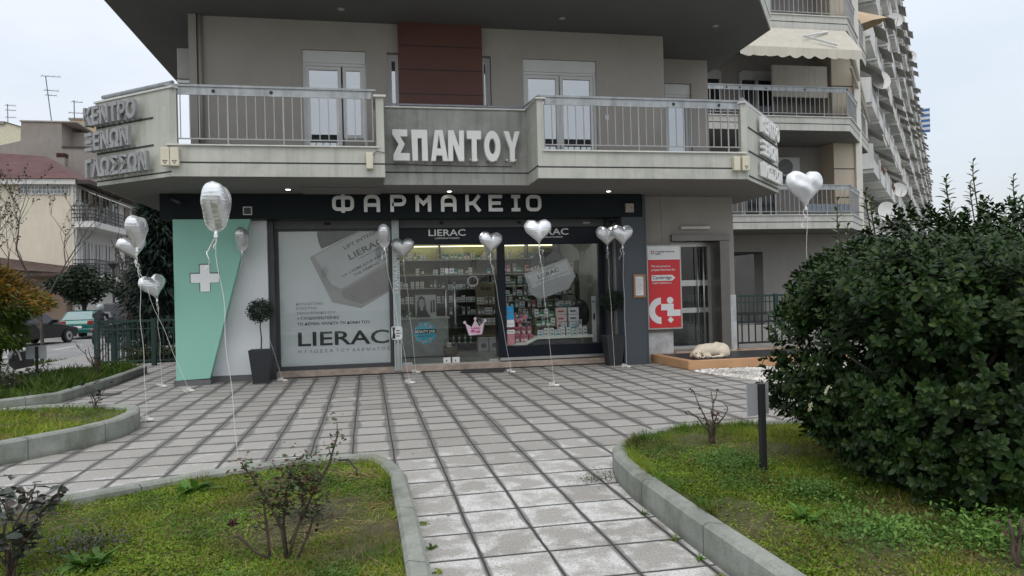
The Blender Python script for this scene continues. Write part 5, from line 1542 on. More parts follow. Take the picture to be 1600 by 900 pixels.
# main rose bush in the front bed, built cane by cane
rb = thing('rose_bush', 'straggly rose bush with long bare canes in the middle of the nearest left bed', 'plant', (-0.5, 4.45, 0.06))
B0 = Vector((-0.5, 4.45, 0.05))
canes = [[(0, 0, 0), (.06, .02, .2), (.16, .04, .42), (.27, .03, .62), (.33, 0, .82)], [(0, 0, 0), (-.03, .02, .22), (-.1, 0, .4), (-.19, .03, .56), (-.26, .02, .66)],
         [(-.1, 0, 0), (-.11, 0, .16), (-.13, .01, .36), (-.135, .01, .4)], [(.0, .02, 0), (-.02, .04, .25), (.0, .03, .45), (.03, .02, .6)],
         [(-.05, 0, .02), (-.17, -.01, .08), (-.24, -.02, .16), (-.29, -.02, .23)], [(.05, 0, 0), (.12, .02, .14), (.17, .0, .28), (.2, .02, .36)], [(0.02, .05, .1), (.1, .05, .3), (.1, .06, .5)]]
mb = MB(); tips = []
for cn in canes:
    pts = [B0 + Vector((p[0] * .92, p[1], p[2] * .88)) for p in cn]
    mb.tube(pts, [0.01 * (1 - .55 * k / len(pts)) for k in range(len(pts))], 7)
    tips += [pts[i].lerp(pts[i + 1], t_) for i in range(1, len(pts) - 1) for t_ in (.3, .6, 1)]
for p in tips[::2]:
    q_ = p + Vector((random.uniform(-.1, .1), random.uniform(-.05, .05), random.uniform(.02, .09)))
    mb.tube([p, q_], [.004, .002], 5); tips.append(q_)
mb.build('canes', WOOD, rb, smooth=True)
nl = 1000
pp_ = [p for p in tips if p.z > .27]
P = np.array([pp_[rng.integers(len(pp_))] for _ in range(nl)]) + rng.normal(size=(nl, 3)) * 0.03
P[:420] = rng.normal(size=(420, 3)) * [.085, .06, .075] + np.array(B0) + [.06, .04, .47]
d = unit(nl); d[:, 2] = np.abs(d[:, 2]) * .4
V, F = leaves(P, d, np.tile([0., 0, 1], (nl, 1)) + .5 * rng.normal(size=(nl, 3)), .032 * (.6 + .7 * rng.random(nl)), .02 * (.6 + .7 * rng.random(nl)), 'leaf', .3, .25)
npmesh('foliage', V, F, RL, rb)
mb = MB(); c0 = B0 + Vector((-.29, -.02, .25))
P = np.tile(np.array(c0), (16, 1)); d = unit(16); d[:, 2] = np.abs(d[:, 2])
V, F = leaves(P, d, unit(16), np.full(16, .04), np.full(16, .02), 'leaf', .3, .3); npmesh('dry_bloom', V, F, DRY, rb)
rose('rose_bush', (-1.98, 4.5, 0.05), 'leafy dark rose bush at the left edge of the nearest bed', 8, .64, .42, 260, RD, .01, None, .066, 12)
rose('rose_bush', (3.02, 6.12, 0.17), 'bare thorny rose stump with a few dark leaves near the right post', 6, .5, .24, 34, DRY, .011, None, .04, 7)
rose('rose_bush', (3.1, 3.05, 0.17), 'single thick bare rose cane low in front of the big bush', 2, .26, .05, 8, DRY, .016, None, .035, 2)
rose('rose_bush', (-5.25, 15.6, 0.12), 'bare brown rose bush in front of the fence end post', 7, .75, .5, 20, DRY, .014, None, .06, 8)
rose('rose_bush', (-6.0, 13.9, 0.12), 'straggly dark-leaved bush right of the black post in the farthest bed', 7, .5, .55, 110, RD, .012, None, .08, 8)
rose('rose_bush', (-6.9, 13.2, 0.12), 'dark leafy bush left of the black post in the farthest bed', 7, .6, .5, 150, RD, .012, None, .09, 8)
rose('rose_bush', (-4.6, 9.6, 0.17), 'low reddish rose twigs in the round-nosed bed', 6, .4, .4, 60, DRY, .009, None, .05, 6)
rose('rose_bush', (-3.55, 10.5, 0.17), 'small dark rose sprig at the back rim of the round-nosed bed', 4, .4, .3, 40, RD, .008, None, .06, 4)
# weeds: leafy rosettes, counted
def weed(x, y, z, label, n, L_, m_, flat=.45, lean=None, sh='leaf', wr=.28):
    if L_ > .065 and m_ is not BRIGHT:
        wr = max(wr, .5); n = int(n * 6); sp = L_ * 1.05; L_ *= .2
    else:
        sp = L_ * .2
    P = np.tile([x, y, z], (n, 1)) + rng.normal(size=(n, 3)) * [sp, sp, .004] + np.abs(rng.normal(size=(n, 1))) * [0, 0, sp * .35]
    d = unit(n); d[:, 2] = np.abs(d[:, 2]) * flat + .15
    V, F = leaves(P, d, np.tile([0., 0, 1], (n, 1)) + .25 * rng.normal(size=(n, 3)), L_ * (.5 + .7 * rng.random(n)), L_ * wr * (.6 + .7 * rng.random(n)), sh, .3, .45)
    o = thing('weed', label, 'weed', (x, y, z), 'weeds in the beds')
    npmesh('foliage', V, F, m_, o)
BRIGHT = leafmat('weed_bright', [(0.05, 0.13, 0.015), (0.08, 0.17, 0.02), (0.1, 0.18, 0.03)], 0.5, 0.35, 0.25)
weed(-1.38, 6.15, .07, 'bright green dandelion-like weed against the far kerb of the nearest bed', 46, .17, BRIGHT, .6)
weed(-1.6, 4.6, .07, 'bright fern-like weed beside the dark leafy rose', 60, .14, BRIGHT, .8)
weed(-1.95, 4.15, .07, 'bright weed left of the fern-like one in the nearest bed', 55, .13, BRIGHT, .7)
weed(-1.75, 4.95, .07, 'dark brown-green weed clump behind the dark leafy rose', 110, .13, RD, 1.2)
weed(-2.25, 4.75, .07, 'dull green weed clump in the left corner of the nearest bed', 90, .12, HERB, .9)
weed(-.75, 4.15, .07, 'spreading leafy weed left of the long-caned rose', 120, .08, HERB, .7, wr=.6)
weed(-.2, 4.05, .07, 'spreading leafy weed right of the long-caned rose', 140, .08, HERB, .7, wr=.6)
weed(-.45, 5.2, .07, 'dark low weed clump behind the long-caned rose', 130, .1, RD, 1.0)
weed(-.95, 5.3, .07, 'grey-green low weed in the middle of the nearest bed', 80, .09, HERB, .8)
weed(0.02, 3.85, .07, 'small weed close to the kerb at the lower right of the nearest bed', 60, .07, BRIGHT, .6)
weed(2.85, 5.55, .17, 'soft green weed between the bare rose stump and the right post', 160, .12, HERB, .7, wr=.4)
weed(2.75, 5.2, .17, 'wide soft weed at the foot of the right post', 220, .13, HERB, .9, wr=.4)
weed(2.55, 4.75, .17, 'soft weed in front of the right post', 170, .1, HERB, .8, wr=.45)
weed(2.9, 4.45, .17, 'feathery weed under the left edge of the big bush', 240, .13, HERB, 1.1, wr=.2)
weed(2.55, 4.0, .17, 'bright weed near the right kerb', 60, .1, BRIGHT, .6)
weed(2.75, 3.6, .17, 'feathery weed in front of the big bush, left of the bare cane', 260, .15, HERB, 1.3, wr=.16)
weed(3.3, 3.35, .17, 'tall feathery weed in front of the big bush, right of the bare cane', 300, .17, HERB, 1.4, wr=.14)
weed(3.7, 3.2, .17, 'feathery weed at the right edge in front of the big bush', 300, .17, HERB, 1.4, wr=.14)
weed(1.84, 5.85, .0, 'dry tufted weed growing on the paving outside the right kerb', 60, .09, leafmat('tuft', [(0.05, 0.06, 0.03), (0.1, 0.09, 0.05)], .7), 1.2, wr=.12)
for i, (x, y) in enumerate(((1.86, 4.35), (1.87, 4.0), (1.85, 3.7), (1.86, 3.45), (1.88, 4.9))):
    weed(x, y, .0, 'small weed in the joint at the foot of the right kerb', 22, .04, BRIGHT if i % 2 else GRASS, .6)
for i, (x, y) in enumerate(((.36, 4.6), (.36, 4.2), (.37, 3.9), (.35, 5.1))):
    weed(x, y, .0, 'tuft of weeds in the joint at the foot of the nearest left kerb', 22, .04, GRASS if i % 2 else BRIGHT, .6)
# straw heap near the kerb corner, black irrigation pipe
P = rng.normal(size=(500, 3)) * [.28, .14, .01] + [-.12, 6.3, .085]
P = P[inpoly(P[:, :2], BED['front'][0])]; n = len(P)
d = np.concatenate([rng.normal(size=(n, 2)), .1 * np.ones((n, 1))], 1)
V, F = leaves(P, d, np.tile([0., 0, 1], (n, 1)), .08 + .1 * rng.random(n), np.full(n, .006), 'thin', 0, .15)
tag(npmesh('straw_heap', V, F, STRAW, base=(-.12, 6.3, .07)), 'flat heap of dry cut grass in the corner of the nearest bed', 'straw', kind='stuff')
o = MB(); o.tube([(-.28, 6.45, .19), (-.2, 6.4, .2), (-.13, 6.3, .14), (-.12, 6.25, .06)], .008, 7)
o.tube([(-.12 + .09 * math.cos(a), 6.2 + .06 * math.sin(a), .085) for a in [k * .5 for k in range(12)]], .007, 6)
tag(o.build('irrigation_pipe', M['black'], base=(-.12, 6.2, .06), smooth=True), 'thin black irrigation pipe sticking up from the dry grass', 'pipe')

# big evergreen bush on the right: leafy shoots over a lumpy body
def bush(name, label, c, rad, n, L_, W_, m_, lumps=7, sprig=0, seed=3, core=None):
    r_ = np.random.default_rng(seed)
    t = thing(name, label, 'bush', (c[0], c[1], BED['right'][1]))
    u_ = r_.normal(size=(n, 3)); u_ /= np.linalg.norm(u_, axis=1, keepdims=True)
    lc = r_.normal(size=(lumps * 3, 3)); lc /= np.linalg.norm(lc, axis=1, keepdims=True)
    s_ = np.ones(n) * .86
    for k in range(len(lc)):
        s_ += (0.14 + .07 * (k % 3)) * np.exp(-((u_ - lc[k]) ** 2).sum(1) / .11)
    s_ = np.minimum(s_, 1.13)
    dep = r_.random(n) ** 2.2 * .35
    dep[: n // 4] = .3 + .35 * r_.random(n // 4)
    ub = np.sign(u_) * np.abs(u_) ** np.array([.74, .85, .62])
    cp = ub * np.array(rad) * (s_ * (1 - dep))[:, None]
    sq = np.sign(cp) * np.abs(cp)
    cp = sq + np.array(c)
    cp = cp[cp[:, 2] > BED['right'][1] + .07]; n = len(cp)
    ax = (cp - np.array(c)) / np.array(rad); ax /= np.linalg.norm(ax, axis=1, keepdims=True)
    ax = ax * .75 + np.array([0, 0, .55]) + r_.normal(size=ax.shape) * .28
    ax /= np.linalg.norm(ax, axis=1, keepdims=True)
    k = 13
    A = np.repeat(ax, k, 0)
    j = np.tile(np.arange(k), n)
    ph = j * 2.4 + np.repeat(r_.random(n) * 6.28, k)
    e1 = np.cross(A, [0.31, 0.2, 0.93]); e1 /= np.linalg.norm(e1, axis=1, keepdims=True); e2 = np.cross(A, e1)
    out_ = e1 * np.cos(ph)[:, None] + e2 * np.sin(ph)[:, None]
    tt = j / k
    D = A * (.15 + .85 * tt)[:, None] + out_ * (1.0 - .55 * tt)[:, None] + r_.normal(size=A.shape) * .12
    P = np.repeat(cp, k, 0) + A * (tt * .14 - .05)[:, None]
    Ls = L_ * (.7 + .5 * r_.random(n * k)) * (1.05 - .45 * tt)
    V, F = leaves(P, D, A + .2 * r_.normal(size=A.shape), Ls, Ls * W_, 'round' if W_ > .5 else 'leaf', .28, .25)
    npmesh('foliage', V, F, m_, t, smooth=True)
    mb = MB()
    for q in range(26):
        a = random.uniform(0, 6.28); e = Vector((c[0] + math.cos(a) * rad[0] * random.uniform(.3, .85), c[1] + math.sin(a) * rad[1] * random.uniform(.3, .85), random.uniform(.8, c[2] + rad[2] * .6)))
        b = Vector((c[0] + random.uniform(-.25, .25), c[1] + random.uniform(-.25, .25), BED['right'][1] - .03))
        mb.tube([b, b.lerp(e, .4) + Vector((0, 0, .2)), e], [.03, .02, .008], 6)
    mb.build('branches', BARK, t, smooth=True)
    return t, cp, ax
BUSH = leafmat('laurel_leaf', [(0.011, 0.027, 0.008), (0.018, 0.04, 0.01), (0.026, 0.055, 0.013), (0.014, 0.033, 0.009), (0.05, 0.08, 0.017)], 0.45, 0.22, 0.1)
bt, cp, ax = bush('evergreen_bush', 'huge dark evergreen bush with small flower heads filling the right side', (4.42, 4.72, 1.08), (1.4, 1.36, .95), 5600, .066, .6, BUSH)
b2, cp2, ax2 = bush('evergreen_bush', 'dark evergreen bush joining the huge one at the right edge, farther back', (6.7, 5.9, 1.12), (1.35, 1.05, .92), 2000, .07, .62, BUSH, seed=9)
# shoots standing above the crown
LP, LD, LU, LL = [], [], [], []
for x, y, z, h in ((3.5, 4.95, 1.8, .45), (3.9, 5.15, 2.12, .22), (5.0, 5.25, 2.25, .36), (5.55, 5.4, 2.15, .36), (3.68, 4.8, 1.98, .24), (4.6, 5.1, 2.24, .2), (5.3, 5.6, 2.2, .28), (3.62, 5.0, 1.75, .3)):
    mb = MB(); mb.tube([(x + .1, y, z - .45), (x + .01, y, z + h * .6), (x + .015, y, z + h)], [.007, .005, .003], 5); mb.build('shoot', WOOD, bt, smooth=True)
    for i in range(16):
        t_ = i / 16; a = i * 2.4
        LP.append((x + .012, y, z + h * (.05 + .95 * t_))); LD.append((math.cos(a), math.sin(a), .5 + t_)); LU.append((0, 0, 1)); LL.append(.085 * (1.05 - .55 * t_))
V, F = leaves(np.array(LP), np.array(LD, float), np.array(LU, float) + .1 * rng.normal(size=(len(LP), 3)), np.array(LL), np.array(LL) * .45, 'leaf', .3, .3)
npmesh('shoot_foliage', V, F, leafmat('young_leaf', [(0.05, 0.085, 0.025), (0.08, 0.11, 0.03), (0.035, 0.07, 0.02)], .45, .4, .2), bt)
# flower heads
fm = leafmat('flower_bud', [(0.5, 0.46, 0.28), (0.6, 0.58, 0.42), (0.42, 0.3, 0.18)], .7, .2, .1)
sel = [i for i in range(len(cp)) if cp[i][1] < 5.1]
random.shuffle(sel)
for i in sel[:12]:
    c0 = Vector(cp[i]) + Vector(ax[i]) * .12; A = Vector(ax[i]); mb = MB()
    for k in range(34):
        q_ = A.cross(Vector((.2, .5, .8))).normalized(); b_ = A.cross(q_); a = k * 2.4; rr_ = .034 * math.sqrt(k / 34)
        p = c0 + (q_ * math.cos(a) + b_ * math.sin(a)) * rr_ + A * .012 * random.random()
        mb.ball(p, .0052, 6, 4)
    mb.build('flower_head', fm, bt)

# small signs on black posts in the beds
def bed_sign(x, y, z, h, px, label, plate):
    t = thing('bed_sign', label, 'sign', (x, y, z), 'small signs on posts in the beds')
    mb = MB(); mb.box(x - .022, x + .022, y - .022, y + .022, z - .05, z + h); mb.build('post', M['black'], t, bevel=.004)
    mb = MB(); a, b, c_, d_ = plate; mb.fbox(((x, y + .026), (math.cos(px), math.sin(px)), (-math.sin(px), math.cos(px))), a, b, 0, .006, z + c_, z + d_)
    mb.build('plate', mat('sign_plate_grey', (0.36, 0.38, 0.4), 0.35, 0.08, 4), t)
bed_sign(2.9, 5.05, .165, .69, R(20), 'grey plate on a black post half hidden by the big bush', (-.14, .1, .45, .69))
bed_sign(-6.25, 15.5, .12, .66, R(0), 'grey plate on a black post in the farthest bed before the road', (-.2, .16, .42, .67))
# ------------------------------------------------------------------ the next apartment block on the right
M['bwall'] = mat('neighbour_plaster', (0.27, 0.255, 0.235), 0.85, 0.06, 1.2, 0.1, 120, streak=0.15)
M['bpar'] = mat('neighbour_parapet', (0.5, 0.5, 0.46), 0.75, 0.08, 1.0, 0.1, 90, streak=0.35, dirt=(0.25, 0.25, 0.22), dirt_amt=0.3)
NB = thing('apartment_building', 'pale apartment block with deep glass-railed balconies, right of the entrance door behind the bush', 'building', (14, 26, -0.3))
def Q_(name, mb, m, parent=NB, **k):
    return mb.build(name, m, parent, **k)
mb = MB()
wall_holes(mb, 23.6, 23.9, 8.5, 17.5, 3.4, 16.5, [])
mb.box(13.4, 17.5, 23.0, 23.59, -0.3, 3.35); mb.box(9.0, 13.4, 23.0, 23.59, 2.75, 3.35); mb.box(9.0, 12.0, 23.0, 23.59, -0.3, 2.75)
Q_('wall', mb, M['bwall'])
mb = MB(); mb.box(12.0, 13.4, 25.0, 25.1, -0.3, 2.75); mb.box(12.0, 13.4, 23.02, 25, 2.7, 2.75); Q_('garage_recess', mb, M['black'])
mb = MB(); mb.box(16.1, 16.9, 22.8, 23.6, 3.4, 16.5); cl = Q_('clad_pier', mb, mat('beige_cladding', (0.5, 0.43, 0.33), 0.6, 0.05, 2))
mb = MB(); mb.box(16.905, 17.15, 22.7, 23.5, 3.4, 16.5); Q_('pier_edge', mb, mat('pale_stone', (0.62, 0.6, 0.54), 0.6, 0.06, 2), cl)
mb = MB()
for z in (4.6, 5.6, 7.5, 8.5):
    mb.box(16.09, 16.91, 22.79, 22.81, z - .015, z + .015)
Q_('pier_joint', mb, M['groove'], cl)
BO = [(9.6, 21.0), (15.45, 21.0), (18.7, 24.4), (18.7, 25.2), (17.5, 25.2), (17.5, 23.6), (9.6, 23.6)]
for i, z in enumerate((3.36, 6.5, 9.75, 12.95)):
    mb = MB(); mb.prism(offset_poly(BO, 0.02), z, z + .2); sl_ = Q_('balcony_slab', mb, M['soffit'])
    mb = MB(); wall_run(mb, (9.6, 21.0), (15.45, 21.0), z + .005, z + .43); wall_run(mb, (15.45, 21.0), (18.7, 24.4), z + .005, z + .43)
    mb.fbox(((18.7, 24.4), (0, 1), (-1, 0)), 0, .8, 0, .12, z + .005, z + 1.3)
    pr = Q_('balcony_parapet', mb, M['bpar'])
    mb = MB(); wall_run(mb, (9.58, 20.96), (15.48, 20.96), z + .43, z + .455, .2); wall_run(mb, (15.48, 20.96), (18.74, 24.4), z + .43, z + .455, .2); Q_('coping', mb, M['coping'], pr)
    mb = MB(); groove(mb, (9.6, 21.0), (15.45, 21.0), z + .22); groove(mb, (15.45, 21.0), (18.7, 24.4), z + .22); Q_('groove', mb, M['groove'], pr)
    railing((9.6, 21.0), (15.4, 21.0), z + .455, z + 1.42, pr, 0.165)
    railing((15.45, 21.04), (18.6, 24.34), z + .455, z + 1.42, pr, 0.165)
    if i in (0, 1):
        mb = MB()
        if i == 1:
            wall_run(mb, (15.6, 21.28), (18.55, 24.38), z + .56, z + 1.25, .01)
        else:
            mb.fbox(((13.9, 21.06), (1, 0), (0, 1)), 0, 1.5, 0, .01, z + .5, z + .8); wall_run(mb, (15.6, 21.28), (18.55, 24.38), z + .5, z + .85, .01)
        Q_('glass_screen', mb, mat('smoked_glass', (0.14, 0.165, 0.2), 0.2, 0.05, 2), pr)
# doors and windows on the balconies
for z in (3.6, 6.75, 10.0):
    for x0, x1 in ((10.3, 12.3), (13.0, 14.3)):
        mb = MB()
        for a, b, c, d in ((x0, x0 + .08, z, z + 2.35), (x1 - .08, x1, z, z + 2.35), ((x0 + x1) / 2 - .06, (x0 + x1) / 2 + .06, z, z + 2.1), (x0 + .08, x1 - .08, z + 2.08, z + 2.4)):
            mb.box(a, b, 23.5, 23.62, c, d)
        f = Q_('balcony_window', mb, mat('window_frame_pale', (0.42, 0.42, 0.4), 0.5))
        mb = MB(); mb.box(x0 + .08, x1 - .08, 23.55, 23.58, z, z + 2.08); Q_('pane', mb, mat('dark_window_glass', (0.02, 0.023, 0.026), 0.12), f)
# awning over the middle balcony
aw = mat('awning_canvas', (0.5, 0.47, 0.4), 0.8, 0.06, 1.5, streak=0.2)
mb = MB()
vs, fs = [], []
n = 60; W0, W1 = 11.2, 15.35
for i in range(n + 1):
    x = W0 + (W1 - W0) * i / n
    vs += [(x, 20.97, 9.74), (x, 20.2, 8.86), (x, 20.18, 8.6 - .06 * abs(math.sin(i * math.pi / 6)) + .02 * math.sin(i * .9))]
for i in range(n):
    a = i * 3
    fs += [(a, a + 3, a + 4, a + 1), (a + 1, a + 4, a + 5, a + 2)]
mb.add(vs, fs); an = Q_('awning', mb, aw)
mb = MB(); mb.tube([(14.6, 20.8, 9.62), (13.5, 20.42, 9.3), (14.5, 20.2, 9.0)], .035, 6); Q_('awning_arm', mb, M['pvc'], an)
mb = MB(); mb.tube([(15.7, 21.3, 9.55), (18.2, 23.9, 8.1)], .09, 8); mb.tube([(16.2, 21.9, 8.9), (18.6, 24.2, 7.6)], .05, 8); Q_('awning_roll', mb, aw, an)
mb = MB(); mb.add([(14.4, 23.5, 8.6), (17.6, 23.4, 9.6), (18.4, 24.0, 8.4), (15.0, 21.5, 7.95)], [(0, 1, 2, 3)]) if False else mb.box(13.9, 16.0, 22.9, 23.0, 8.1, 9.2); Q_('side_curtain', mb, mat('awning_canvas', (0, 0, 0)), an)
for i, (x, z) in enumerate(((14.6, 5.4), (14.75, 8.3))):
    air_con(x, 23.55, z, 0.0, ('air conditioner under the lower neighbouring balcony, above the white balloon', 'air conditioner in the shade under the neighbour’s awning')[i], 1.15)
# patio umbrella and small bits at the top
t = thing('parasol', 'tan open parasol on the top right balcony of the neighbouring block', 'parasol', (19.9, 27.0, 10.0))
mb = MB(); n = 8; c0 = (19.9, 27.0, 13.0)
mb.add([c0] + [(19.9 + 1.5 * math.cos(k * .785), 27 + 1.5 * math.sin(k * .785), 12.0 + .45 * math.cos(k * .785)) for k in range(8)], [(0, k + 1, (k + 1) % 8 + 1) for k in range(8)])
mb.build('canopy', mat('parasol_tan', (0.45, 0.34, 0.22), 0.8), t)
mb = MB(); mb.tube([(19.9, 27, 10.0), (19.9, 27, 12.95)], .03, 6); mb.build('pole', M['alu'], t)
# green fence, railing and parked car in the neighbour's yard
def bar_fence(name, p, q_, z0, z1, label, m, step=.13, post=1.8, r_=.012):
    u = Vector((q_[0] - p[0], q_[1] - p[1])); L = u.length; u /= L
    t = thing(name, label, 'fence', (p[0], p[1], z0))
    F = (p, u, (-u.y, u.x))
    mb = MB(); mb.fbox(F, 0, L, -.02, .02, z1 - .06, z1); mb.build('top_rail', m, t)
    mb = MB(); mb.fbox(F, 0, L, -.02, .02, z1 - .24, z1 - .21); mb.fbox(F, 0, L, -.02, .02, z0 + .1, z0 + .14); mb.build('rail', m, t)
    k = int(L / post) + 1
    for i in range(k + 1):
        c = L * i / k
        mb = MB(); mb.fbox(F, c - .05, c + .05, -.05, .05, z0, z1 + .02); mb.build('post', m, t)
    mb = MB(); c = step
    while c < L - .02:
        mb.fbox(F, c - r_, c + r_, -r_, r_, z0 + .1, z1 - .06); c += step
    mb.build('bars', m, t)
    return t
FG = mat('fence_green', (0.01, 0.038, 0.031), 0.5, 0.15, 6, dirt=(0.03, 0.04, 0.035), dirt_amt=0.4)
bar_fence('green_fence', (8.1, 21.5), (14.0, 20.6), .35, 1.3, 'dark green fence in the neighbour’s yard behind the entrance pier', FG)
bar_fence('railing_fence', (8.02, 15.0), (9.6, 14.95), .2, 1.0, 'black bar railing on the orange platform between the pier and the bush', M['black'], .16, 3.0)
mb = MB(); mb.box(8.05, 14, 20.2, 20.45, -.3, .38)
tag(mb.build('yard_wall', mat('yard_concrete', (0.33, 0.32, 0.3), 0.9, 0.12, 2, 0.2)), 'low concrete wall under the green fence in the neighbour’s yard', 'wall')

# ------------------------------------------------------------------ the very long high-rise receding on the far right
th = R(42.0)
dv = Vector((math.sin(th), math.cos(th))); nv_ = Vector((math.cos(th), -math.sin(th)))
HB = thing('apartment_building', 'very long high-rise with hundreds of balconies receding at the right against the sky', 'building', (30, 38, -0.3))
OUT = 2.75
def hp(t, o):                       # t along the street front, o outwards from the wall
    return (dv.x * t - nv_.x * (OUT + 1.55 - o), dv.y * t - nv_.y * (OUT + 1.55 - o))
HF = ((hp(0, 0)), (dv.x, dv.y), (nv_.x, nv_.y))
NFL, FH, BAY, T0, T1 = 9, 3.1, 4.3, 38.0, 226.0
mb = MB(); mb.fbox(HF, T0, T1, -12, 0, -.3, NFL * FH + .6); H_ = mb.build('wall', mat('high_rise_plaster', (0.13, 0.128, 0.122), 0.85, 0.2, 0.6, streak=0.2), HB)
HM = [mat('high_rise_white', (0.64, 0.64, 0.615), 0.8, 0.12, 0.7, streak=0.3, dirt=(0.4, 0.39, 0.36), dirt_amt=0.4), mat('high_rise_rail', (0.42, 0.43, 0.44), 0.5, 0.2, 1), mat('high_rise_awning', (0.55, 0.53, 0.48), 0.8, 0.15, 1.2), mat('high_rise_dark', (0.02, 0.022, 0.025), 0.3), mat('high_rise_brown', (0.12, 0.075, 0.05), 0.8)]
E0 = ((0, 0), (dv.x, dv.y), (nv_.x, nv_.y))
def proto_balcony(v, wd):
    """one storey of one bay, origin at its wall corner"""
    mb = MB()
    r_ = random.Random(v)
    mb.mat(0).fbox(E0, 0.0, wd, 0.0, 1.5, -.02, .16)                       # slab
    mb.mat(0)
    sw = 1.02 + .2 * r_.random()
    for a in (0.0, wd - .12):                                              # solid side cheeks
        o, u, v_ = E0
        q = [(0, .16), (1.5, .16), (1.5, .16 + sw * .95), (1.1, .16 + sw), (0, .16 + sw * (1.0 if v % 2 else 1.6))]
        mb.plate(q, (dv.x * a, dv.y * a, 0), (nv_.x, nv_.y, 0), Z3, .12)
    k = v % 4
    if k in (0, 2):
        mb.mat(0).fbox(E0, .12, wd - .12, 1.4, 1.5, .16, .62)
        mb.mat(1).fbox(E0, .12, wd - .12, 1.42, 1.47, 1.02, 1.08)
        c = .2
        while c < wd - .15:
            mb.fbox(E0, c, c + .03, 1.43, 1.46, .62, 1.02); c += .16
    elif k == 1:
        mb.mat(0).fbox(E0, .12, wd - .12, 1.4, 1.5, .16, 1.1)
    else:
        mb.mat(1).fbox(E0, .12, wd - .12, 1.42, 1.47, 1.05, 1.11)
        mb.fbox(E0, .12, wd - .12, 1.42, 1.47, .22, .26)
        c = .2
        while c < wd - .15:
            mb.fbox(E0, c, c + .03, 1.43, 1.46, .16, 1.05); c += .14
    mb.mat(3).fbox(E0, .6, 2.4, .01, .04, .16, 2.4)                         # dark balcony door
    mb.mat(0).fbox(E0, .5, 2.5, .01, .06, 2.4, 2.62)
    if v in (2, 3, 5):                                                     # folding awning
        mb.mat(2)
        dn = 2.2 - .5 * r_.random()
        a, b = .3, wd - .3
        P0 = [(dv.x * t + nv_.x * o_, dv.y * t + nv_.y * o_, z) for t, o_, z in ((a, .2, 2.9), (b, .2, 2.9), (b, 1.9, dn), (a, 1.9, dn), (a, 1.92, dn - .25), (b, 1.92, dn - .25))]
        mb.add(P0, [(0, 1, 2, 3), (3, 2, 5, 4)])
        mb.mat(1).fbox(E0, a, a + .05, 1.85, 1.95, dn - .04, dn + .04)
    if v == 4:                                                             # clutter and plants
        mb.mat(4)
        for i in range(5):
            mb.ball((dv.x * (1 + i * .6) + nv_.x * 1.3, dv.y * (1 + i * .6) + nv_.y * 1.3, .9 + .3 * r_.random()), (.25, .25, .35), 6, 4)
    return mb
protos = []
for v in range(6):
    mb = proto_balcony(v, BAY - 1.15)
    me = mb.build('balcony', HM, HB)
    me.data.transform(Matrix.Translation(LOC[HB]))
    protos.append(me)
placed = []
first = set()
i = 0
lst = []
t = T0
while t < T1 - BAY:
    for f in range(NFL):
        lst.append((t, f))
    t += BAY
far_mb_v, far_mb_f, far_mi = [], [], []
for t, f in lst:
    v = random.randrange(6)
    x, y = hp(t, 0)
    z = .55 + f * FH
    if len(placed) < 99:
        o = protos[v]
        if v in first:
            o = protos[v].copy(); C.objects.link(o); o.parent = HB
        first.add(v)
        o.location = Vector((x, y, z)) - LOC[HB]
        placed.append(o)
    else:
        me = protos[v].data
        n0 = len(far_mb_v)
        far_mb_v += [(q.co.x + x, q.co.y + y, q.co.z + z) for q in me.vertices]
        far_mb_f += [tuple(k + n0 for k in p.vertices) for p in me.polygons]
        far_mi += [p.material_index for p in me.polygons]
fm_ = MB(); fm_.v, fm_.f, fm_.mi = far_mb_v, far_mb_f, far_mi
fb = fm_.build('balcony_rows', HM, HB, normals=False); fb['kind'] = 'stuff'
# satellite dishes
def dish(x, y, z, r_, label):
    t = thing('satellite_dish', label, 'satellite dish', (x, y, z), 'satellite dishes on the right')
    ax = Vector((-.25, -1, .35)).normalized(); e1 = ax.cross(Vector((0, 0, 1))).normalized(); e2 = e1.cross(ax)
    vs = [Vector((x, y, z)) - ax * .0]; fs = []
    for k in range(1, 5):
        for j in range(20):
            a = j * .31416; q = r_ * k / 4
            vs.append(Vector((x, y, z)) + (e1 * math.cos(a) + e2 * math.sin(a) * 1.1) * q + ax * (.28 * r_ * (k / 4) ** 2))
    for j in range(20):
        fs.append((0, 1 + j, 1 + (j + 1) % 20))
    for k in range(3):
        for j in range(20):
            fs.append((1 + k * 20 + j, 1 + (k + 1) * 20 + j, 1 + (k + 1) * 20 + (j + 1) % 20, 1 + k * 20 + (j + 1) % 20))
    mb = MB(); mb.add(vs, fs); mb.build('reflector', mat('dish_white', (0.6, 0.6, 0.58), 0.5, 0.05), t, smooth=True)
    mb = MB(); p = Vector((x, y, z)); mb.tube([p - e2 * r_ * .95 + ax * .2 * r_, p - e2 * r_ * .3 + ax * r_ * .95], r_ * .035, 5); mb.tube([p, p - ax * r_ * .5, p - ax * r_ * .5 - Vector((0, 0, r_ * 1.2))], r_ * .05, 5); mb.build('arm', M['alu'], t)
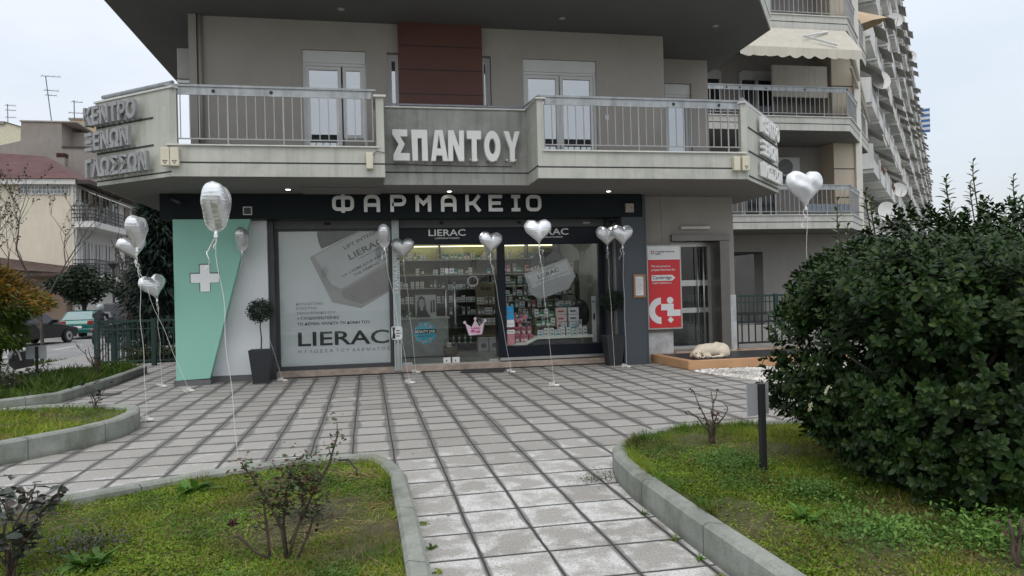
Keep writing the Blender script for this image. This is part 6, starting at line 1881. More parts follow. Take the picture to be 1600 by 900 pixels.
# far balconies of the neighbouring block, round its corner
for z in (3.5, 6.7):
    mb = MB(); mb.prism([(17.6, 25.3), (19.6, 26.0), (20.6, 28.2), (17.6, 28.2)], z, z + .2); q_ = Q_('balcony_slab', mb, M['soffit'])
    mb = MB(); wall_run(mb, (17.6, 25.3), (19.6, 26.0), z + .005, z + 1.15); wall_run(mb, (19.6, 26.0), (20.6, 28.2), z + .005, z + 1.15); Q_('balcony_parapet', mb, M['bpar'])
mb = MB(); mb.box(17.52, 20.0, 28.2, 28.5, -.3, 14.0); Q_('wall', mb, M['bwall'])
dish(24.8, 31.4, 11.4, .47, 'big white dish half way up the long high-rise, nearest to us')
dish(34.3, 41.9, 18.7, .5, 'white dish near the top edge of the picture on the long high-rise')
dish(53.4, 63.2, 23.9, .58, 'small high dish far along the long high-rise, rightmost against the sky side')
dish(21.5, 27.0, 4.5, .42, 'white oval dish just above the top of the big bush')
dish(35.1, 42.9, 7.7, .48, 'grey-white dish low on the long high-rise, behind the bush shoots')
fl_ = thing('flag', 'blue and white striped flag hanging on the far end of the long high-rise', 'flag', (87.6, 102.5, 25.4))
FB, FW_ = mat('flag_blue', (0.05, 0.14, 0.36), 0.8), mat('flag_white', (0.6, 0.6, 0.6), 0.8)
mb = MB()
for i in range(9):
    mb.mat(i % 2).add([(87.6 + nv_.x * a * 1.8, 102.5 + nv_.y * a * 1.8, 25.4 + z) for a, z in ((0, i * .42), (1, i * .42), (1, i * .42 + .42), (0, i * .42 + .42))], [(0, 1, 2, 3)])
mb.build('cloth', [FB, FW_], fl_)
mb = MB(); mb.tube([(87.3, 102.8, 29.25), (87.6 + nv_.x * 1.9, 102.5 + nv_.y * 1.9, 29.25)], .04, 5); mb.build('pole', M['alu'], fl_)
# ------------------------------------------------------------------ left: houses beyond the road
CW = mat('house_cream', (0.62, 0.56, 0.45), 0.85, 0.06, 0.5, 0.1, 60, streak=0.15, dirt=(0.5, 0.43, 0.33), dirt_amt=0.3)
CW2 = mat('house_white', (0.62, 0.61, 0.58), 0.85, 0.06, 0.5, streak=0.2)
TILE = mat('red_roof_tile', (0.085, 0.03, 0.026), 0.8, 0.3, 1.5, 0.6, 6)
WD = mat('window_dark', (0.025, 0.028, 0.03), 0.15, 0.1)
RLB = mat('black_railing', (0.02, 0.02, 0.022), 0.6)
H1 = thing('apartment_house', 'cream three-storey house with red tiled roof and black-railed balconies across the road', 'house', (-22, 56, -.2))
def h_(name, mb, m, parent=H1, **k):
    return mb.build(name, m, parent, **k)
mb = MB(); mb.box(-34, -18.56, 52, 66, -.2, 9.6); h_('wall', mb, CW)
mb = MB(); mb.box(-18.555, -18.45, 51.98, 66, -.2, 9.6); h_('side_wall', mb, CW2)
mb = MB(); mb.add([(-34, 51.5, 9.6), (-18.3, 51.5, 9.6), (-18.3, 66, 9.6), (-34, 66, 9.6), (-29, 58, 12.6), (-22.5, 58, 12.2)], [(0, 1, 5, 4), (1, 2, 5), (2, 3, 4, 5), (3, 0, 4), (0, 3, 2, 1)]); rf = h_('roof', mb, TILE)
mb = MB(); mb.box(-34, -18.35, 51.6, 51.98, 9.25, 9.58); h_('eaves', mb, CW2, rf)
mb = MB(); mb.prism([(-18.44, 51.7), (-17.5, 51.7), (-17.5, 66), (-18.44, 66)], 9.3, 9.55); h_('side_eaves', mb, mat('eaves_brown', (0.06, 0.045, 0.04), 0.8), rf)
mb = MB(); mb.box(-21.7, -18.85, 51.95, 52.0, 8.65, 9.2); gb = h_('window', mb, mat('glass_block', (0.2, 0.22, 0.22), 0.2, 0.3, 3))
mb = MB()
for i in range(14):
    x = -21.7 + i * .2185; mb.box(x - .02, x + .02, 51.93, 51.96, 8.65, 9.2)
for z in (8.65, 8.92, 9.2):
    mb.box(-21.72, -18.83, 51.925, 51.955, z - .025, z + .025)
h_('frame', mb, CW2, gb)
for z0, zt in ((6.45, 6.85), (3.0, 3.4)):
    mb = MB(); mb.box(-18.44, -17.2, 51.4, 60.5, z0, zt); b_ = h_('balcony', mb, CW2)
    mb = MB()
    if z0 < 5:
        mb.box(-18.7, -17.2, 51.3, 51.4, z0, 4.02)
    for z in (zt + .95, zt + .7, zt + .45, zt + .2):
        mb.tube([(-18.5, 51.35, z), (-17.2, 51.35, z), (-17.2, 60.5, z)], .035, 5)
    for i in range(9):
        mb.tube([(-18.5 + i * .1625, 51.35, zt), (-18.5 + i * .1625, 51.35, zt + .95)], .02, 4)
    for i in range(40):
        mb.tube([(-17.2, 51.4 + i * .23, zt), (-17.2, 51.4 + i * .23, zt + .95)], .02, 4)
    h_('railing', mb, RLB, b_)
    for y0 in (52.6, 54.6, 56.6, 58.6):
        mb = MB(); mb.box(-18.44, -18.38, y0, y0 + 1.3, zt, zt + 2.2); w_ = h_('window', mb, WD)
        mb = MB()
        for a, b in ((y0 - .08, y0), (y0 + .62, y0 + .68), (y0 + 1.3, y0 + 1.38)):
            mb.box(-18.44, -18.34, a, b, zt, zt + 2.25)
        h_('frame', mb, CW2, w_)
mb = MB(); mb.add([(-18.4, 51.9, 9.2), (-18.4, 60, 9.2), (-17.3, 60, 8.6), (-17.3, 51.9, 8.6)], [(0, 1, 2, 3)]); h_('awning', mb, mat('awning_canvas', (0, 0, 0)))
for y0 in (61.5, 63.5):
    for z in (1.0, 4.6, 7.6):
        mb = MB(); mb.box(-18.44, -18.36, y0, y0 + 1.1, z, z + 1.3); h_('window', mb, mat('shutter_brown', (0.2, 0.15, 0.12), 0.7))
mb = MB(); mb.tube([(-18.62, 51.93, -.2), (-18.62, 51.93, 9.5)], .07, 6); h_('drainpipe', mb, CW2)
mb = MB(); mb.prism([(-24.5, 51.0), (-18.8, 51.0), (-18.8, 51.97), (-24.5, 51.97)], -.2, 3.4); lw = h_('porch', mb, mat('porch_brown', (0.17, 0.12, 0.09), 0.8, 0.2, 1))
mb = MB(); mb.add([(-24.8, 50.4, 4.0), (-18.6, 50.4, 3.5), (-18.6, 51.97, 3.9), (-24.8, 51.97, 4.9)], [(0, 1, 2, 3)]); mb.box(-24.8, -18.6, 50.38, 50.5, 3.3, 3.52); h_('porch_roof', mb, mat('old_tiles', (0.075, 0.05, 0.04), 0.9, 0.3, 2, 0.5, 8), lw)
H2 = thing('apartment_house', 'white house with brown eaves just right of the cream house, behind the balloons', 'house', (-20, 75, -.2))
mb = MB(); mb.box(-26, -17.6, 68, 86, -.2, 9.4); mb.build('wall', CW2, H2)
mb = MB(); mb.add([(-26.4, 67.5, 9.4), (-17.0, 67.5, 9.4), (-17.0, 86, 9.4), (-26.4, 86, 9.4), (-21.5, 72, 11.2), (-21.5, 82, 11.2)], [(0, 1, 4), (1, 2, 5, 4), (2, 3, 5), (3, 0, 4, 5)]); mb.build('roof', TILE, H2)
for y0 in (69, 71.6, 74.2, 76.8):
    for z in (1.6, 4.6, 7.3):
        mb = MB(); mb.box(-17.6, -17.52, y0, y0 + 1.2, z, z + 1.35); mb.build('window', mat('shutter_brown', (0, 0, 0)), H2)
G1 = thing('apartment_house', 'bare grey rendered house with a rooftop room behind the cream house', 'house', (-29, 78, -.2))
GW = mat('bare_render', (0.27, 0.245, 0.22), 0.95, 0.1, 0.4, 0.3, 10, streak=0.25, dirt=(0.36, 0.32, 0.28), dirt_amt=0.4)
mb = MB(); mb.plate([(-34, -.2), (-22.4, -.2), (-22.4, 16.1), (-27.7, 16.1), (-27.7, 18.5), (-31.1, 18.5), (-31.2, 16.7), (-33.2, 16.2), (-34, 15.6)], (0, 90, 0), X3, Z3, 15); mb.build('wall', GW, G1)
mb = MB(); mb.box(-27.72, -26.6, 77.5, 83, 16.1, 18.1); mb.box(-31.2, -26.4, 74.9, 83, 18.5, 18.62); mb.build('roof_room', mat('bare_render_light', (0.36, 0.33, 0.3), 0.9, 0.15, 0.5), G1)
mb = MB(); mb.box(-27.7, -22.4, 74.9, 75.05, 16.1, 16.25); mb.build('coping', mat('eaves_brown', (0, 0, 0)), G1)
mb = MB(); mb.box(-29.3, -28.1, 74.92, 75, 13.8, 14.3); w_ = mb.build('window', WD, G1)
mb = MB(); mb.box(-28.73, -28.67, 74.88, 74.92, 13.8, 14.3); mb.box(-29.35, -28.05, 74.88, 74.92, 14.3, 14.36); mb.build('frame', CW2, w_)
mb = MB(); mb.box(-27.5, -26.85, 73.2, 74.0, 12, 14.9); ch = mb.build('chimney', GW, G1)
mb = MB()
for z in (14.95, 15.08, 15.21):
    mb.box(-27.55, -26.8, 73.15, 74.05, z, z + .07)
mb.build('chimney_pot', TILE, ch)
B1 = thing('apartment_house', 'ochre rooftop block behind the grey house, beside the balcony letters', 'house', (-27, 92, -.2))
mb = MB(); mb.box(-32.4, -24, 90, 98, -.2, 22.2); mb.build('wall', mat('ochre_render', (0.47, 0.36, 0.22), 0.9, 0.08, 0.5, streak=0.15), B1)
mb = MB(); mb.box(-32.5, -23.9, 89.9, 98.1, 22.2, 22.4); mb.build('roof_edge', GW, B1)
B2 = thing('apartment_house', 'pale cream block with a flat roof at the far left edge', 'house', (-44, 92, -.2))
mb = MB(); mb.plate([(-60, 0), (-35.5, 0), (-35.5, 20.6), (-38.6, 21.6), (-60, 21.6)], (0, 95, 0), X3, Z3, 6); mb.build('wall', mat('pale_cream', (0.6, 0.56, 0.42), 0.85), B2)
mb = MB(); mb.add([(-60, 88.8, 21.62), (-38.5, 88.8, 21.62), (-35.3, 88.8, 20.6), (-35.3, 95.2, 20.6), (-38.5, 95.2, 21.62), (-60, 95.2, 21.62)], [(0, 1, 4, 5), (1, 2, 3, 4)]); mb.box(-60, -38.5, 88.8, 89.0, 21.3, 21.62); mb.build('roof_edge', GW, B2)
def antenna(x, y, z, h, bars, label, tilt=0.0):
    t = thing('tv_antenna', label, 'antenna', (x, y, z), 'roof antennas')
    tp = (x + tilt * h, y, z + h)
    mb = MB(); mb.tube([(x, y, z), tp], .045, 5); mb.build('mast', mat('antenna_grey', (0.12, 0.12, 0.125), 0.5, metal=0.3), t)
    for f, L, el_ in bars:
        c = Vector((x + tilt * h * f, y, z + h * f)); mb = MB(); mb.tube([c - Vector((L * .25, 0, 0)), c + Vector((L * .75, .3, 0))], .03, 4)
        for i in range(el_):
            p = c + Vector((-L * .2 + L * .9 * i / max(1, el_ - 1), 0, 0)); mb.tube([p - Vector((0, .3, .18)), p + Vector((0, .3, .18))], .016, 4)
        mb.build('aerial', mat('antenna_grey', (0, 0, 0)), t)
antenna(-28.9, 76, 18.6, 4.5, ((1.0, 1.6, 4), (.7, 1.2, 4), (.6, .9, 3)), 'tall leaning mast with three aerials on the grey rooftop room', -.1)
antenna(-27.3, 77, 18.6, 2.5, ((.52, 2.0, 6), (.95, .9, 3)), 'shorter mast with a long aerial on the grey rooftop room')
antenna(-39.5, 92, 21.6, 2.7, ((.95, 1.0, 4), (.75, 1.0, 4), (.45, 1.0, 4)), 'mast with three aerials on the pale cream block at the left edge')
antenna(-29.0, 100, 18, 9.5, ((.9, 1.6, 4), (.7, 1.6, 4), (.5, 1.6, 4)), 'far mast seen through the left balcony railing')
# trees ----------------------------------------------------------------------
def grow(mb, p, d, L, r_, lev, tips, spread=.6, nk=3, up=.25):
    n = 4; pts = [p.copy()]
    for i in range(n):
        d = (d + Vector((random.uniform(-.16, .16), random.uniform(-.16, .16), random.uniform(-.05, .12)))).normalized()
        pts.append(pts[-1] + d * L / n)
    mb.tube(pts, [r_ * (1 - .45 * k / n) for k in range(n + 1)], 6 if lev > 1 else 4, cap=False)
    if lev == 0:
        tips += pts[1:]
        return
    for k in range(nk):
        q = pts[random.choice((2, 3, 4, 4))] if k else pts[-1]
        a = random.uniform(0, 6.28)
        e = (d + Vector((math.cos(a), math.sin(a), up)) * spread * random.uniform(.6, 1.2)).normalized()
        grow(mb, q, e, L * random.uniform(.6, .8), r_ * .55, lev - 1, tips, spread, nk, up)
def bare_tree(x, y, z, h, r_, label, lev=5, lean=(0, 0), buds=400, sp=.6):
    t = thing('bare_tree', label, 'tree', (x, y, z), 'bare winter trees by the road')
    mb = MB(); tips = []
    grow(mb, Vector((x, y, z - .1)), Vector((lean[0], lean[1], 1)).normalized(), h * .36, r_, lev, tips, sp, 3, .35)
    mb.build('trunk', BARK, t, smooth=True)
    P = np.array([tips[i] for i in rng.integers(0, len(tips), buds)]); d = unit(buds)
    V, F = leaves(P, d, unit(buds), np.full(buds, .07), np.full(buds, .05), 'thin', .2, .1)
    npmesh('foliage', V, F, leafmat('buds_brown', [(0.05, 0.035, 0.025), (0.09, 0.07, 0.05)], .8, .2, .1), t)  # brown buds on the bare twigs; the tree has no leaves
bare_tree(-9.55, 24.0, -.2, 6.2, .062, 'bare tree with a leaning dark trunk before the cream house', 5, (.02, 0), 500, .75)
bare_tree(-11.8, 25.5, -.2, 6.2, .07, 'bare tree with fine twigs at the far left edge', 5, (0, 0), 300, .8)
bare_tree(-8.1, 27.0, -.2, 4.6, .08, 'bare tree close to the dark conifer, behind the balloons', 4, (-.05, 0), 200, .6)
def leafy(name, label, c, rad, n, L_, m_, trunk_h, group=None, droop=0.0, thin=False, z0=-.2, flatten=1.0):
    t = thing(name, label, 'tree', (c[0], c[1], z0), group)
    k = 16
    cc = unit(k) * np.array(rad) * (.35 + .5 * rng.random((k, 1))) + np.array(c)
    P = cc[rng.integers(0, k, n)] + unit(n) * np.array(rad) * .45 * (rng.random((n, 1)) ** .5)
    d = unit(n); d[:, 2] = d[:, 2] * .4 - droop
    V, F = leaves(P, d, unit(n), L_ * (.6 + .7 * rng.random(n)), L_ * (.18 if thin else .55) * (.6 + .7 * rng.random(n)), 'thin' if thin else 'leaf', .2, .2)
    npmesh('crown', V, F, m_, t)
    mb = MB(); b = Vector((c[0], c[1], z0 - .1)); mb.tube([b, b + Vector((.05, 0, trunk_h * .6)), Vector(c)], [.14, .11, .05], 7)
    for q in cc[:9]:
        mb.tube([b + Vector((0, 0, trunk_h * .7)), (Vector(q) + Vector(c)) / 2, Vector(q)], [.06, .04, .015], 5)
    mb.build('trunk', BARK, t, smooth=True)
DARKG = leafmat('evergreen_dark', [(0.012, 0.024, 0.012), (0.02, 0.036, 0.016), (0.035, 0.045, 0.02)], .6, .3, .1)
leafy('evergreen_tree', 'round dark evergreen street tree above the parked cars', (-15.0, 43.0, 2.5), (1.7, 1.4, 1.15), 5200, .2, DARKG, 2.0, None)
leafy('evergreen_tree', 'dark street tree above the dark van, right of the round one', (-13.2, 46.0, 2.2), (1.3, 1.2, 1.0), 3200, .2, DARKG, 1.8, None)
CONI = leafmat('conifer_needles', [(0.008, 0.02, 0.015), (0.014, 0.03, 0.02), (0.024, 0.04, 0.026)], .65, .25, .1)
def conifer(x, y, z, h, r_, label, n=9000):
    t = thing('conifer', label, 'tree', (x, y, z), 'conifers behind the green fence')
    tt = rng.random(n) ** .8; a = rng.random(n) * 6.283
    lay = np.round(tt * 15) / 15 + rng.normal(size=n) * .014
    rad = r_ * (1 - lay * .82) * (.25 + .75 * rng.random(n) ** .6) * (.8 + .35 * np.sin(a * 5 + lay * 40))
    P = np.stack([x + rad * np.cos(a), y + rad * np.sin(a), z + .3 + lay * h - rad * .22], 1)
    d = np.stack([np.cos(a), np.sin(a), -.35 + .3 * rng.normal(size=n)], 1) + .35 * rng.normal(size=(n, 3))
    V, F = leaves(P, d, np.tile([0., 0, 1], (n, 1)) + .3 * rng.normal(size=(n, 3)), .3 * (.6 + .6 * rng.random(n)), .07 * (.6 + .6 * rng.random(n)), 'thin', .2, .25)
    npmesh('crown', V, F, CONI, t)
    mb = MB(); mb.tube([(x, y, z - .1), (x, y, z + h)], [.16, .02], 7); mb.build('trunk', BARK, t)
conifer(-6.2, 24.0, -.1, 5.6, 1.25, 'tall dark conifer touching the left edge of the mint panel')
conifer(-7.6, 28.5, -.1, 6.0, 1.3, 'dark conifer standing left of the tallest one behind the fence')
conifer(-5.0, 28.0, -.1, 5.5, 1.5, 'dark conifer mostly hidden behind the mint panel')
# thuja at the left edge, rusty on top and green below
tj = thing('thuja_bush', 'large feathery conifer bush, rusty orange on top and green below, at the left edge', 'bush', (-7.1, 15.3, .0))
n = 15000
u_ = unit(n); cc = np.array([-7.3, 15.2, 1.45]); P = cc + u_ * np.array([1.35, .9, 1.25]) * (.55 + .5 * rng.random((n, 1)) ** .5) * (.86 + .18 * np.sin(u_[:, :1] * 7 + 2 * u_[:, 2:] * 5))
P[:, 0] = cc[0] + (P[:, 0] - cc[0]) * np.clip(.62 + .38 * (P[:, 2] - .7) / .9, .55, 1.0)
P = P[P[:, 2] > .12]; n = len(P)
d = (P - cc) / np.array([1.4, 1, 1.2]) + np.array([0, 0, -.35]) + .35 * rng.normal(size=(n, 3))
top = (P[:, 2] + .16 * np.sin(P[:, 0] * 4) + .2 * rng.normal(size=n)) > 1.55
for nm, k_, cols in (('rusty_foliage', top, [(0.2, 0.105, 0.012), (0.28, 0.14, 0.015), (0.14, 0.1, 0.015), (0.1, 0.1, 0.015)]), ('green_foliage', ~top, [(0.06, 0.11, 0.014), (0.09, 0.14, 0.018), (0.04, 0.075, 0.012)])):
    m_ = int(k_.sum())
    V, F = leaves(P[k_], d[k_], unit(m_), .13 * (.6 + .7 * rng.random(m_)), .035 * (.6 + .7 * rng.random(m_)), 'thin', .2, .35)
    npmesh(nm, V, F, leafmat(nm, cols, .6, .3, .2), tj)
mb = MB(); mb.tube([(-7.2, 15.3, -.05), (-7.2, 15.3, 1.9)], [.1, .03], 7); mb.build('trunk', BARK, tj)
# green fence before the road
bar_fence('green_fence', (-6.55, 19.6), (-3.9, 19.35), 0.0, 1.14, 'dark green bar fence between the far bed and the road', FG, .12, 1.6, .009)
bar_fence('green_fence', (-6.6, 19.7), (-6.9, 27.0), -.1, 1.0, 'dark green bar fence running back along the pavement', FG, .24, 1.8)
mb = MB(); mb.box(-5.9, -3.8, 21.2, 21.5, -.1, .35)
tag(mb.build('low_wall', mat('yard_concrete', (0, 0, 0))), 'low wall under the conifers behind the green fence', 'wall')
nn = 900; P = np.stack([rng.uniform(-6.2, -3.8, nn), rng.uniform(20.5, 21.2, nn), rng.uniform(0, .35, nn)], 1)
V, F = leaves(P, unit(nn), unit(nn), np.full(nn, .16), np.full(nn, .06), 'leaf', .2, .2)
tag(npmesh('shrubs', V, F, leafmat('yard_shrub', [(0.05, 0.05, 0.02), (0.03, 0.05, 0.02), (0.09, 0.07, 0.03)], .7), base=(-5, 20.8, 0)), 'low brownish shrubs growing behind the green fence', 'shrubs', kind='stuff')
nn = 400; P = np.stack([rng.normal(size=nn) * .5 - 9.3, rng.normal(size=nn) * .35 + 23.7, np.full(nn, -.19)], 1)
d = np.concatenate([rng.normal(size=(nn, 2)), np.ones((nn, 1))], 1)
V, F = leaves(P, d, unit(nn), .1 + .1 * rng.random(nn), np.full(nn, .03), 'thin', .1, .3)
tag(npmesh('grass', V, F, GRASSD, base=(-9.3, 23.7, -.2)), 'small grass tuft round the foot of the leaning bare tree', 'grass', kind='stuff')
lp = thing('street_lamp', 'small dark lamp post among the trees under the lower balcony of the cream house', 'lamp', (-15.7, 50, -.2))
mb = MB(); mb.tube([(-15.7, 50, -.2), (-15.7, 50, 3.7)], .07, 7); mb.build('pole', RLB, lp)
mb = MB(); mb.lathe([(.1, 0), (.3, .25), (.34, .3), (.05, .5)], (-15.7, 50, 3.7), 10); mb.build('lantern', RLB, lp)
# cars -------------------------------------------------------------------------
RUB = mat('tyre_rubber', (0.015, 0.015, 0.016), 0.85); RIM = mat('wheel_rim', (0.35, 0.36, 0.37), 0.35, metal=0.7)
CG = mat('car_glass', (0.02, 0.022, 0.025), 0.15, 0.05); TL = mat('tail_light', (0.25, 0.012, 0.015), 0.25)
def car(name, label, loc, rz, paint, L, W, H, prof, sidewin, rearwin, frontwin, belt, tail, wheel=.31, plate=True, glass=CG):
    """local frame: x right, y forward, tail at -L/2"""
    t = thing(name, label, 'car', loc, 'cars parked along the road')
    t.rotation_euler = (0, 0, rz)
    LOC[t] = Vector((0, 0, 0))
    def hw(y, z):
        k = W / 2 * (1 - .07 * (abs(y) / (L / 2)) ** 3)
        if z > belt: k *= 1 - .2 * (z - belt) / (H - belt)
        if z < .35: k *= .96
        return k
    mb = MB(); n = len(prof)
    xs = (-1, -.72, .72, 1)
    vs = []
    for j, s_ in enumerate(xs):
        for y, z in prof:
            yy = y * (1 if abs(s_) < 1 else .975)
            zz = z - (0 if abs(s_) < 1 else .035 if z > belt - .05 else 0)
            vs.append((hw(y, z) * s_, yy, zz))
    fs = []
    for j in range(3):
        for i in range(n):
            k = (i + 1) % n
            fs.append((j * n + i, j * n + k, (j + 1) * n + k, (j + 1) * n + i))
    fs += [tuple(range(n)), tuple(range(3 * n, 4 * n))]
    mb.add(vs, fs); mb.build('body', paint, t, bevel=.03)
    for s_ in (-1, 1):
        for pw in sidewin:
            mb = MB(); a = [(s_ * (hw(y, z) + .012), y * .975, z - .03) for y, z in pw]; b = [(s_ * (hw(y, z) - .04), y * .975, z - .03) for y, z in pw]; m_ = len(pw)
            mb.add(a + b, [tuple(range(m_)), tuple(range(m_, 2 * m_))] + [(i, (i + 1) % m_, m_ + (i + 1) % m_, m_ + i) for i in range(m_)]); mb.build('side_window', glass, t)
        for y in (-L / 2 + .78, L / 2 - .8):
            x = s_ * (W / 2 - .1)
            mb = MB(); mb.lathe([(wheel - .1, -.1), (wheel - .02, -.1), (wheel, -.07), (wheel, .07), (wheel - .02, .1), (wheel - .1, .1)], (x, y, wheel), 20, 'x'); wl = mb.build('wheel', RUB, t, smooth=False)
            mb = MB(); mb.lathe([(.02, s_ * .095), (wheel - .11, s_ * .112), (wheel - .09, s_ * .08)], (x, y, wheel), 16, 'x'); mb.build('rim', RIM, wl)
        mb = MB(); mb.box(*sorted((s_ * (W / 2 - .02), s_ * (W / 2 + .17))), frontwin[0][0] - .5, frontwin[0][0] - .38, belt, belt + .14); mb.build('mirror', paint, t, bevel=.02)
        mb = MB(); y, z0, z1, w_ = tail; mb.box(*sorted((s_ * (W / 2 - .1), s_ * (W / 2 - .1 - w_))), y - .025, y + .2, z0, z1); mb.build('tail_light', TL, t, bevel=.015)
    for nm, (q0, q1) in (('rear_window', rearwin), ('windscreen', frontwin)):
        mb = MB(); d_ = -1 if nm == 'rear_window' else 1
        mb.add([(-hw(*q0) * .84, q0[0] + d_ * .012, q0[1] + .01), (hw(*q0) * .84, q0[0] + d_ * .012, q0[1] + .01), (hw(*q1) * .8, q1[0] + d_ * .012, q1[1] + .01), (-hw(*q1) * .8, q1[0] + d_ * .012, q1[1] + .01)], [(0, 1, 2, 3)])
        mb.build(nm, glass, t)
    mb = MB(); mb.box(-W / 2 + .08, W / 2 - .08, -L / 2 - .05, -L / 2 + .25, .32, .52); mb.build('bumper', paint if name != 'dark_van' else M['black'], t, bevel=.03)
    mb = MB(); mb.box(-.26, .26, -L / 2 - .065, -L / 2 - .045, .55, .66); mb.build('number_plate', M['letter'], t)
    return t
BLKP = mat('car_black', (0.005, 0.005, 0.007), 0.28, 0.05, coat=0.15, spec=0.4); TEALP = mat('car_teal', (0.012, 0.12, 0.105), 0.25, 0.06, metal=0.2, coat=0.6); VANP = mat('car_dark', (0.018, 0.019, 0.024), 0.3, coat=0.4)
car('parked_car', 'black parked saloon car by the road, nearest car on the left', (-14.55, 35.2, -.2), R(-14), BLKP, 4.6, 1.76, 1.42,
    [(-2.28, .3), (2.2, .25), (2.3, .45), (2.25, .66), (1.2, .86), (.95, .92), (.25, 1.38), (-.6, 1.42), (-1.1, 1.36), (-1.72, 1.0), (-2.2, .97), (-2.3, .6)],
    [[(.75, .96), (.2, 1.32), (-.35, 1.35), (-.35, .97)], [(-.42, .97), (-.42, 1.35), (-.95, 1.3), (-1.4, 1.02)]], ((-1.7, 1.01), (-1.13, 1.33)), ((.93, .95), (.28, 1.35)), .95, (-2.28, .68, .88, .38))
car('parked_car', 'teal green hatchback car parked ahead of the black saloon', (-14.05, 41.0, -.2), R(2), TEALP, 3.9, 1.66, 1.4,
    [(-1.92, .3), (1.9, .25), (1.95, .5), (1.9, .68), (1.0, .88), (.85, .93), (.2, 1.36), (-.7, 1.4), (-1.25, 1.36), (-1.82, .92), (-1.92, .75)],
    [[(.7, .96), (.15, 1.3), (-.35, 1.33), (-.35, .96)], [(-.42, .96), (-.42, 1.33), (-1.1, 1.3), (-1.4, .98)]], ((-1.8, .95), (-1.28, 1.34)), ((.84, .95), (.22, 1.34)), .93, (-1.9, .72, .9, .25), glass=mat('car_glass_pale', (0.2, 0.28, 0.28), 0.1))
car('dark_van', 'dark van or jeep parked beyond the rider, left of the bare trunks', (-12.9, 43.5, -.2), R(0), VANP, 4.3, 1.75, 1.75,
    [(-2.12, .35), (2.1, .3), (2.15, .7), (1.3, .98), (1.1, 1.05), (.65, 1.68), (-.5, 1.75), (-1.9, 1.72), (-2.08, 1.1), (-2.15, .6)],
    [[(.9, 1.08), (.55, 1.6), (-.2, 1.64), (-.2, 1.08)], [(-.28, 1.08), (-.28, 1.64), (-1.75, 1.62), (-1.9, 1.1)]], ((-2.06, 1.12), (-1.93, 1.62)), ((1.1, 1.08), (.68, 1.62)), 1.05, (-2.12, .75, 1.15, .16), .35)
# scooters and rider ------------------------------------------------------------
def scooter(label, loc, rz, paint, tail_on=False):
    t = thing('motor_scooter', label, 'scooter', loc)
    t.rotation_euler = (0, 0, rz)
    LOC[t] = Vector((0, 0, 0))
    for y in (.62, -.62):
        mb = MB(); mb.lathe([(.2, -.05), (.265, -.055), (.29, 0), (.265, .055), (.2, .05)], (0, y, .29), 20, 'x'); wl = mb.build('wheel', RUB, t)
        mb = MB(); mb.lathe([(.02, -.04), (.2, -.035), (.2, .035), (.02, .04)], (0, y, .29), 14, 'x'); mb.build('rim', RIM, wl)
    o = blob('body', [((0, -.5, .62), (.17, .42, .14), (0.1, 0, 0)), ((0, -.1, .36), (.16, .45, .07), (0, 0, 0)), ((0, .42, .66), (.19, .09, .36), (-.25, 0, 0)), ((0, .6, .56), (.08, .2, .07), (0, 0, 0)), ((0, .48, .98), (.14, .12, .12), (0, 0, 0))], paint, None, (0, 0, 0), .03, 4)
    o.parent = t
    mb = MB(); mb.ball((0, -.38, .77), (.15, .38, .07), 12, 8); mb.build('seat', M['black'], t, smooth=True)
    mb = MB(); mb.tube([(-.34, .36, 1.02), (-.12, .44, 1.06), (.12, .44, 1.06), (.34, .36, 1.02)], .02, 6); mb.build('handlebar', M['black'], t)
    for s_ in (-1, 1):
        mb = MB(); mb.tube([(s_ * .22, .42, 1.05), (s_ * .3, .46, 1.22)], .008, 5); mb.ball((s_ * .32, .45, 1.26), (.07, .02, .045), 10, 6); mb.build('mirror', M['black'], t)
        mb = MB(); mb.tube([(s_ * .08, .48, .85), (s_ * .08, .62, .29)], .025, 6); mb.build('fork', M['alu'], t)
    mb = MB(); mb.add([(-.2, .5, 1.05), (.2, .5, 1.05), (.16, .42, 1.38), (-.16, .42, 1.38)], [(0, 1, 2, 3)]); mb.build('windscreen', mat('screen_plastic', (0.4, 0.42, 0.43), 0.15), t)
    mb = MB(); mb.ball((0, -.9, .66), (.1, .04, .05), 10, 6); mb.build('tail_light', TL, t)
    mb = MB(); mb.ball((0, .6, .98), (.08, .05, .06), 10, 6); mb.build('headlight', M['letter'], t)
    mb = MB(); mb.tube([(.18, -.35, .33), (.2, -.85, .4)], .045, 8); mb.build('exhaust', M['alud'], t)
    return t
scooter('pale motor scooter parked by the road beside the thuja bush at the left edge', (-9.75, 21.6, -.2), R(-70), mat('scooter_white', (0.5, 0.5, 0.5), 0.3, coat=0.4))
scooter('dark motor scooter being ridden away along the road', (-11.0, 33.5, -.2), R(-4), VANP)
rd = thing('person', 'rider in a dark jacket and grey helmet sitting on the moving scooter', 'person', (-11.0, 33.25, -.2))
rd.rotation_euler = (0, 0, R(-4)); LOC[rd] = Vector((0, 0, 0))
JK = mat('dark_jacket', (0.012, 0.013, 0.016), 0.8)
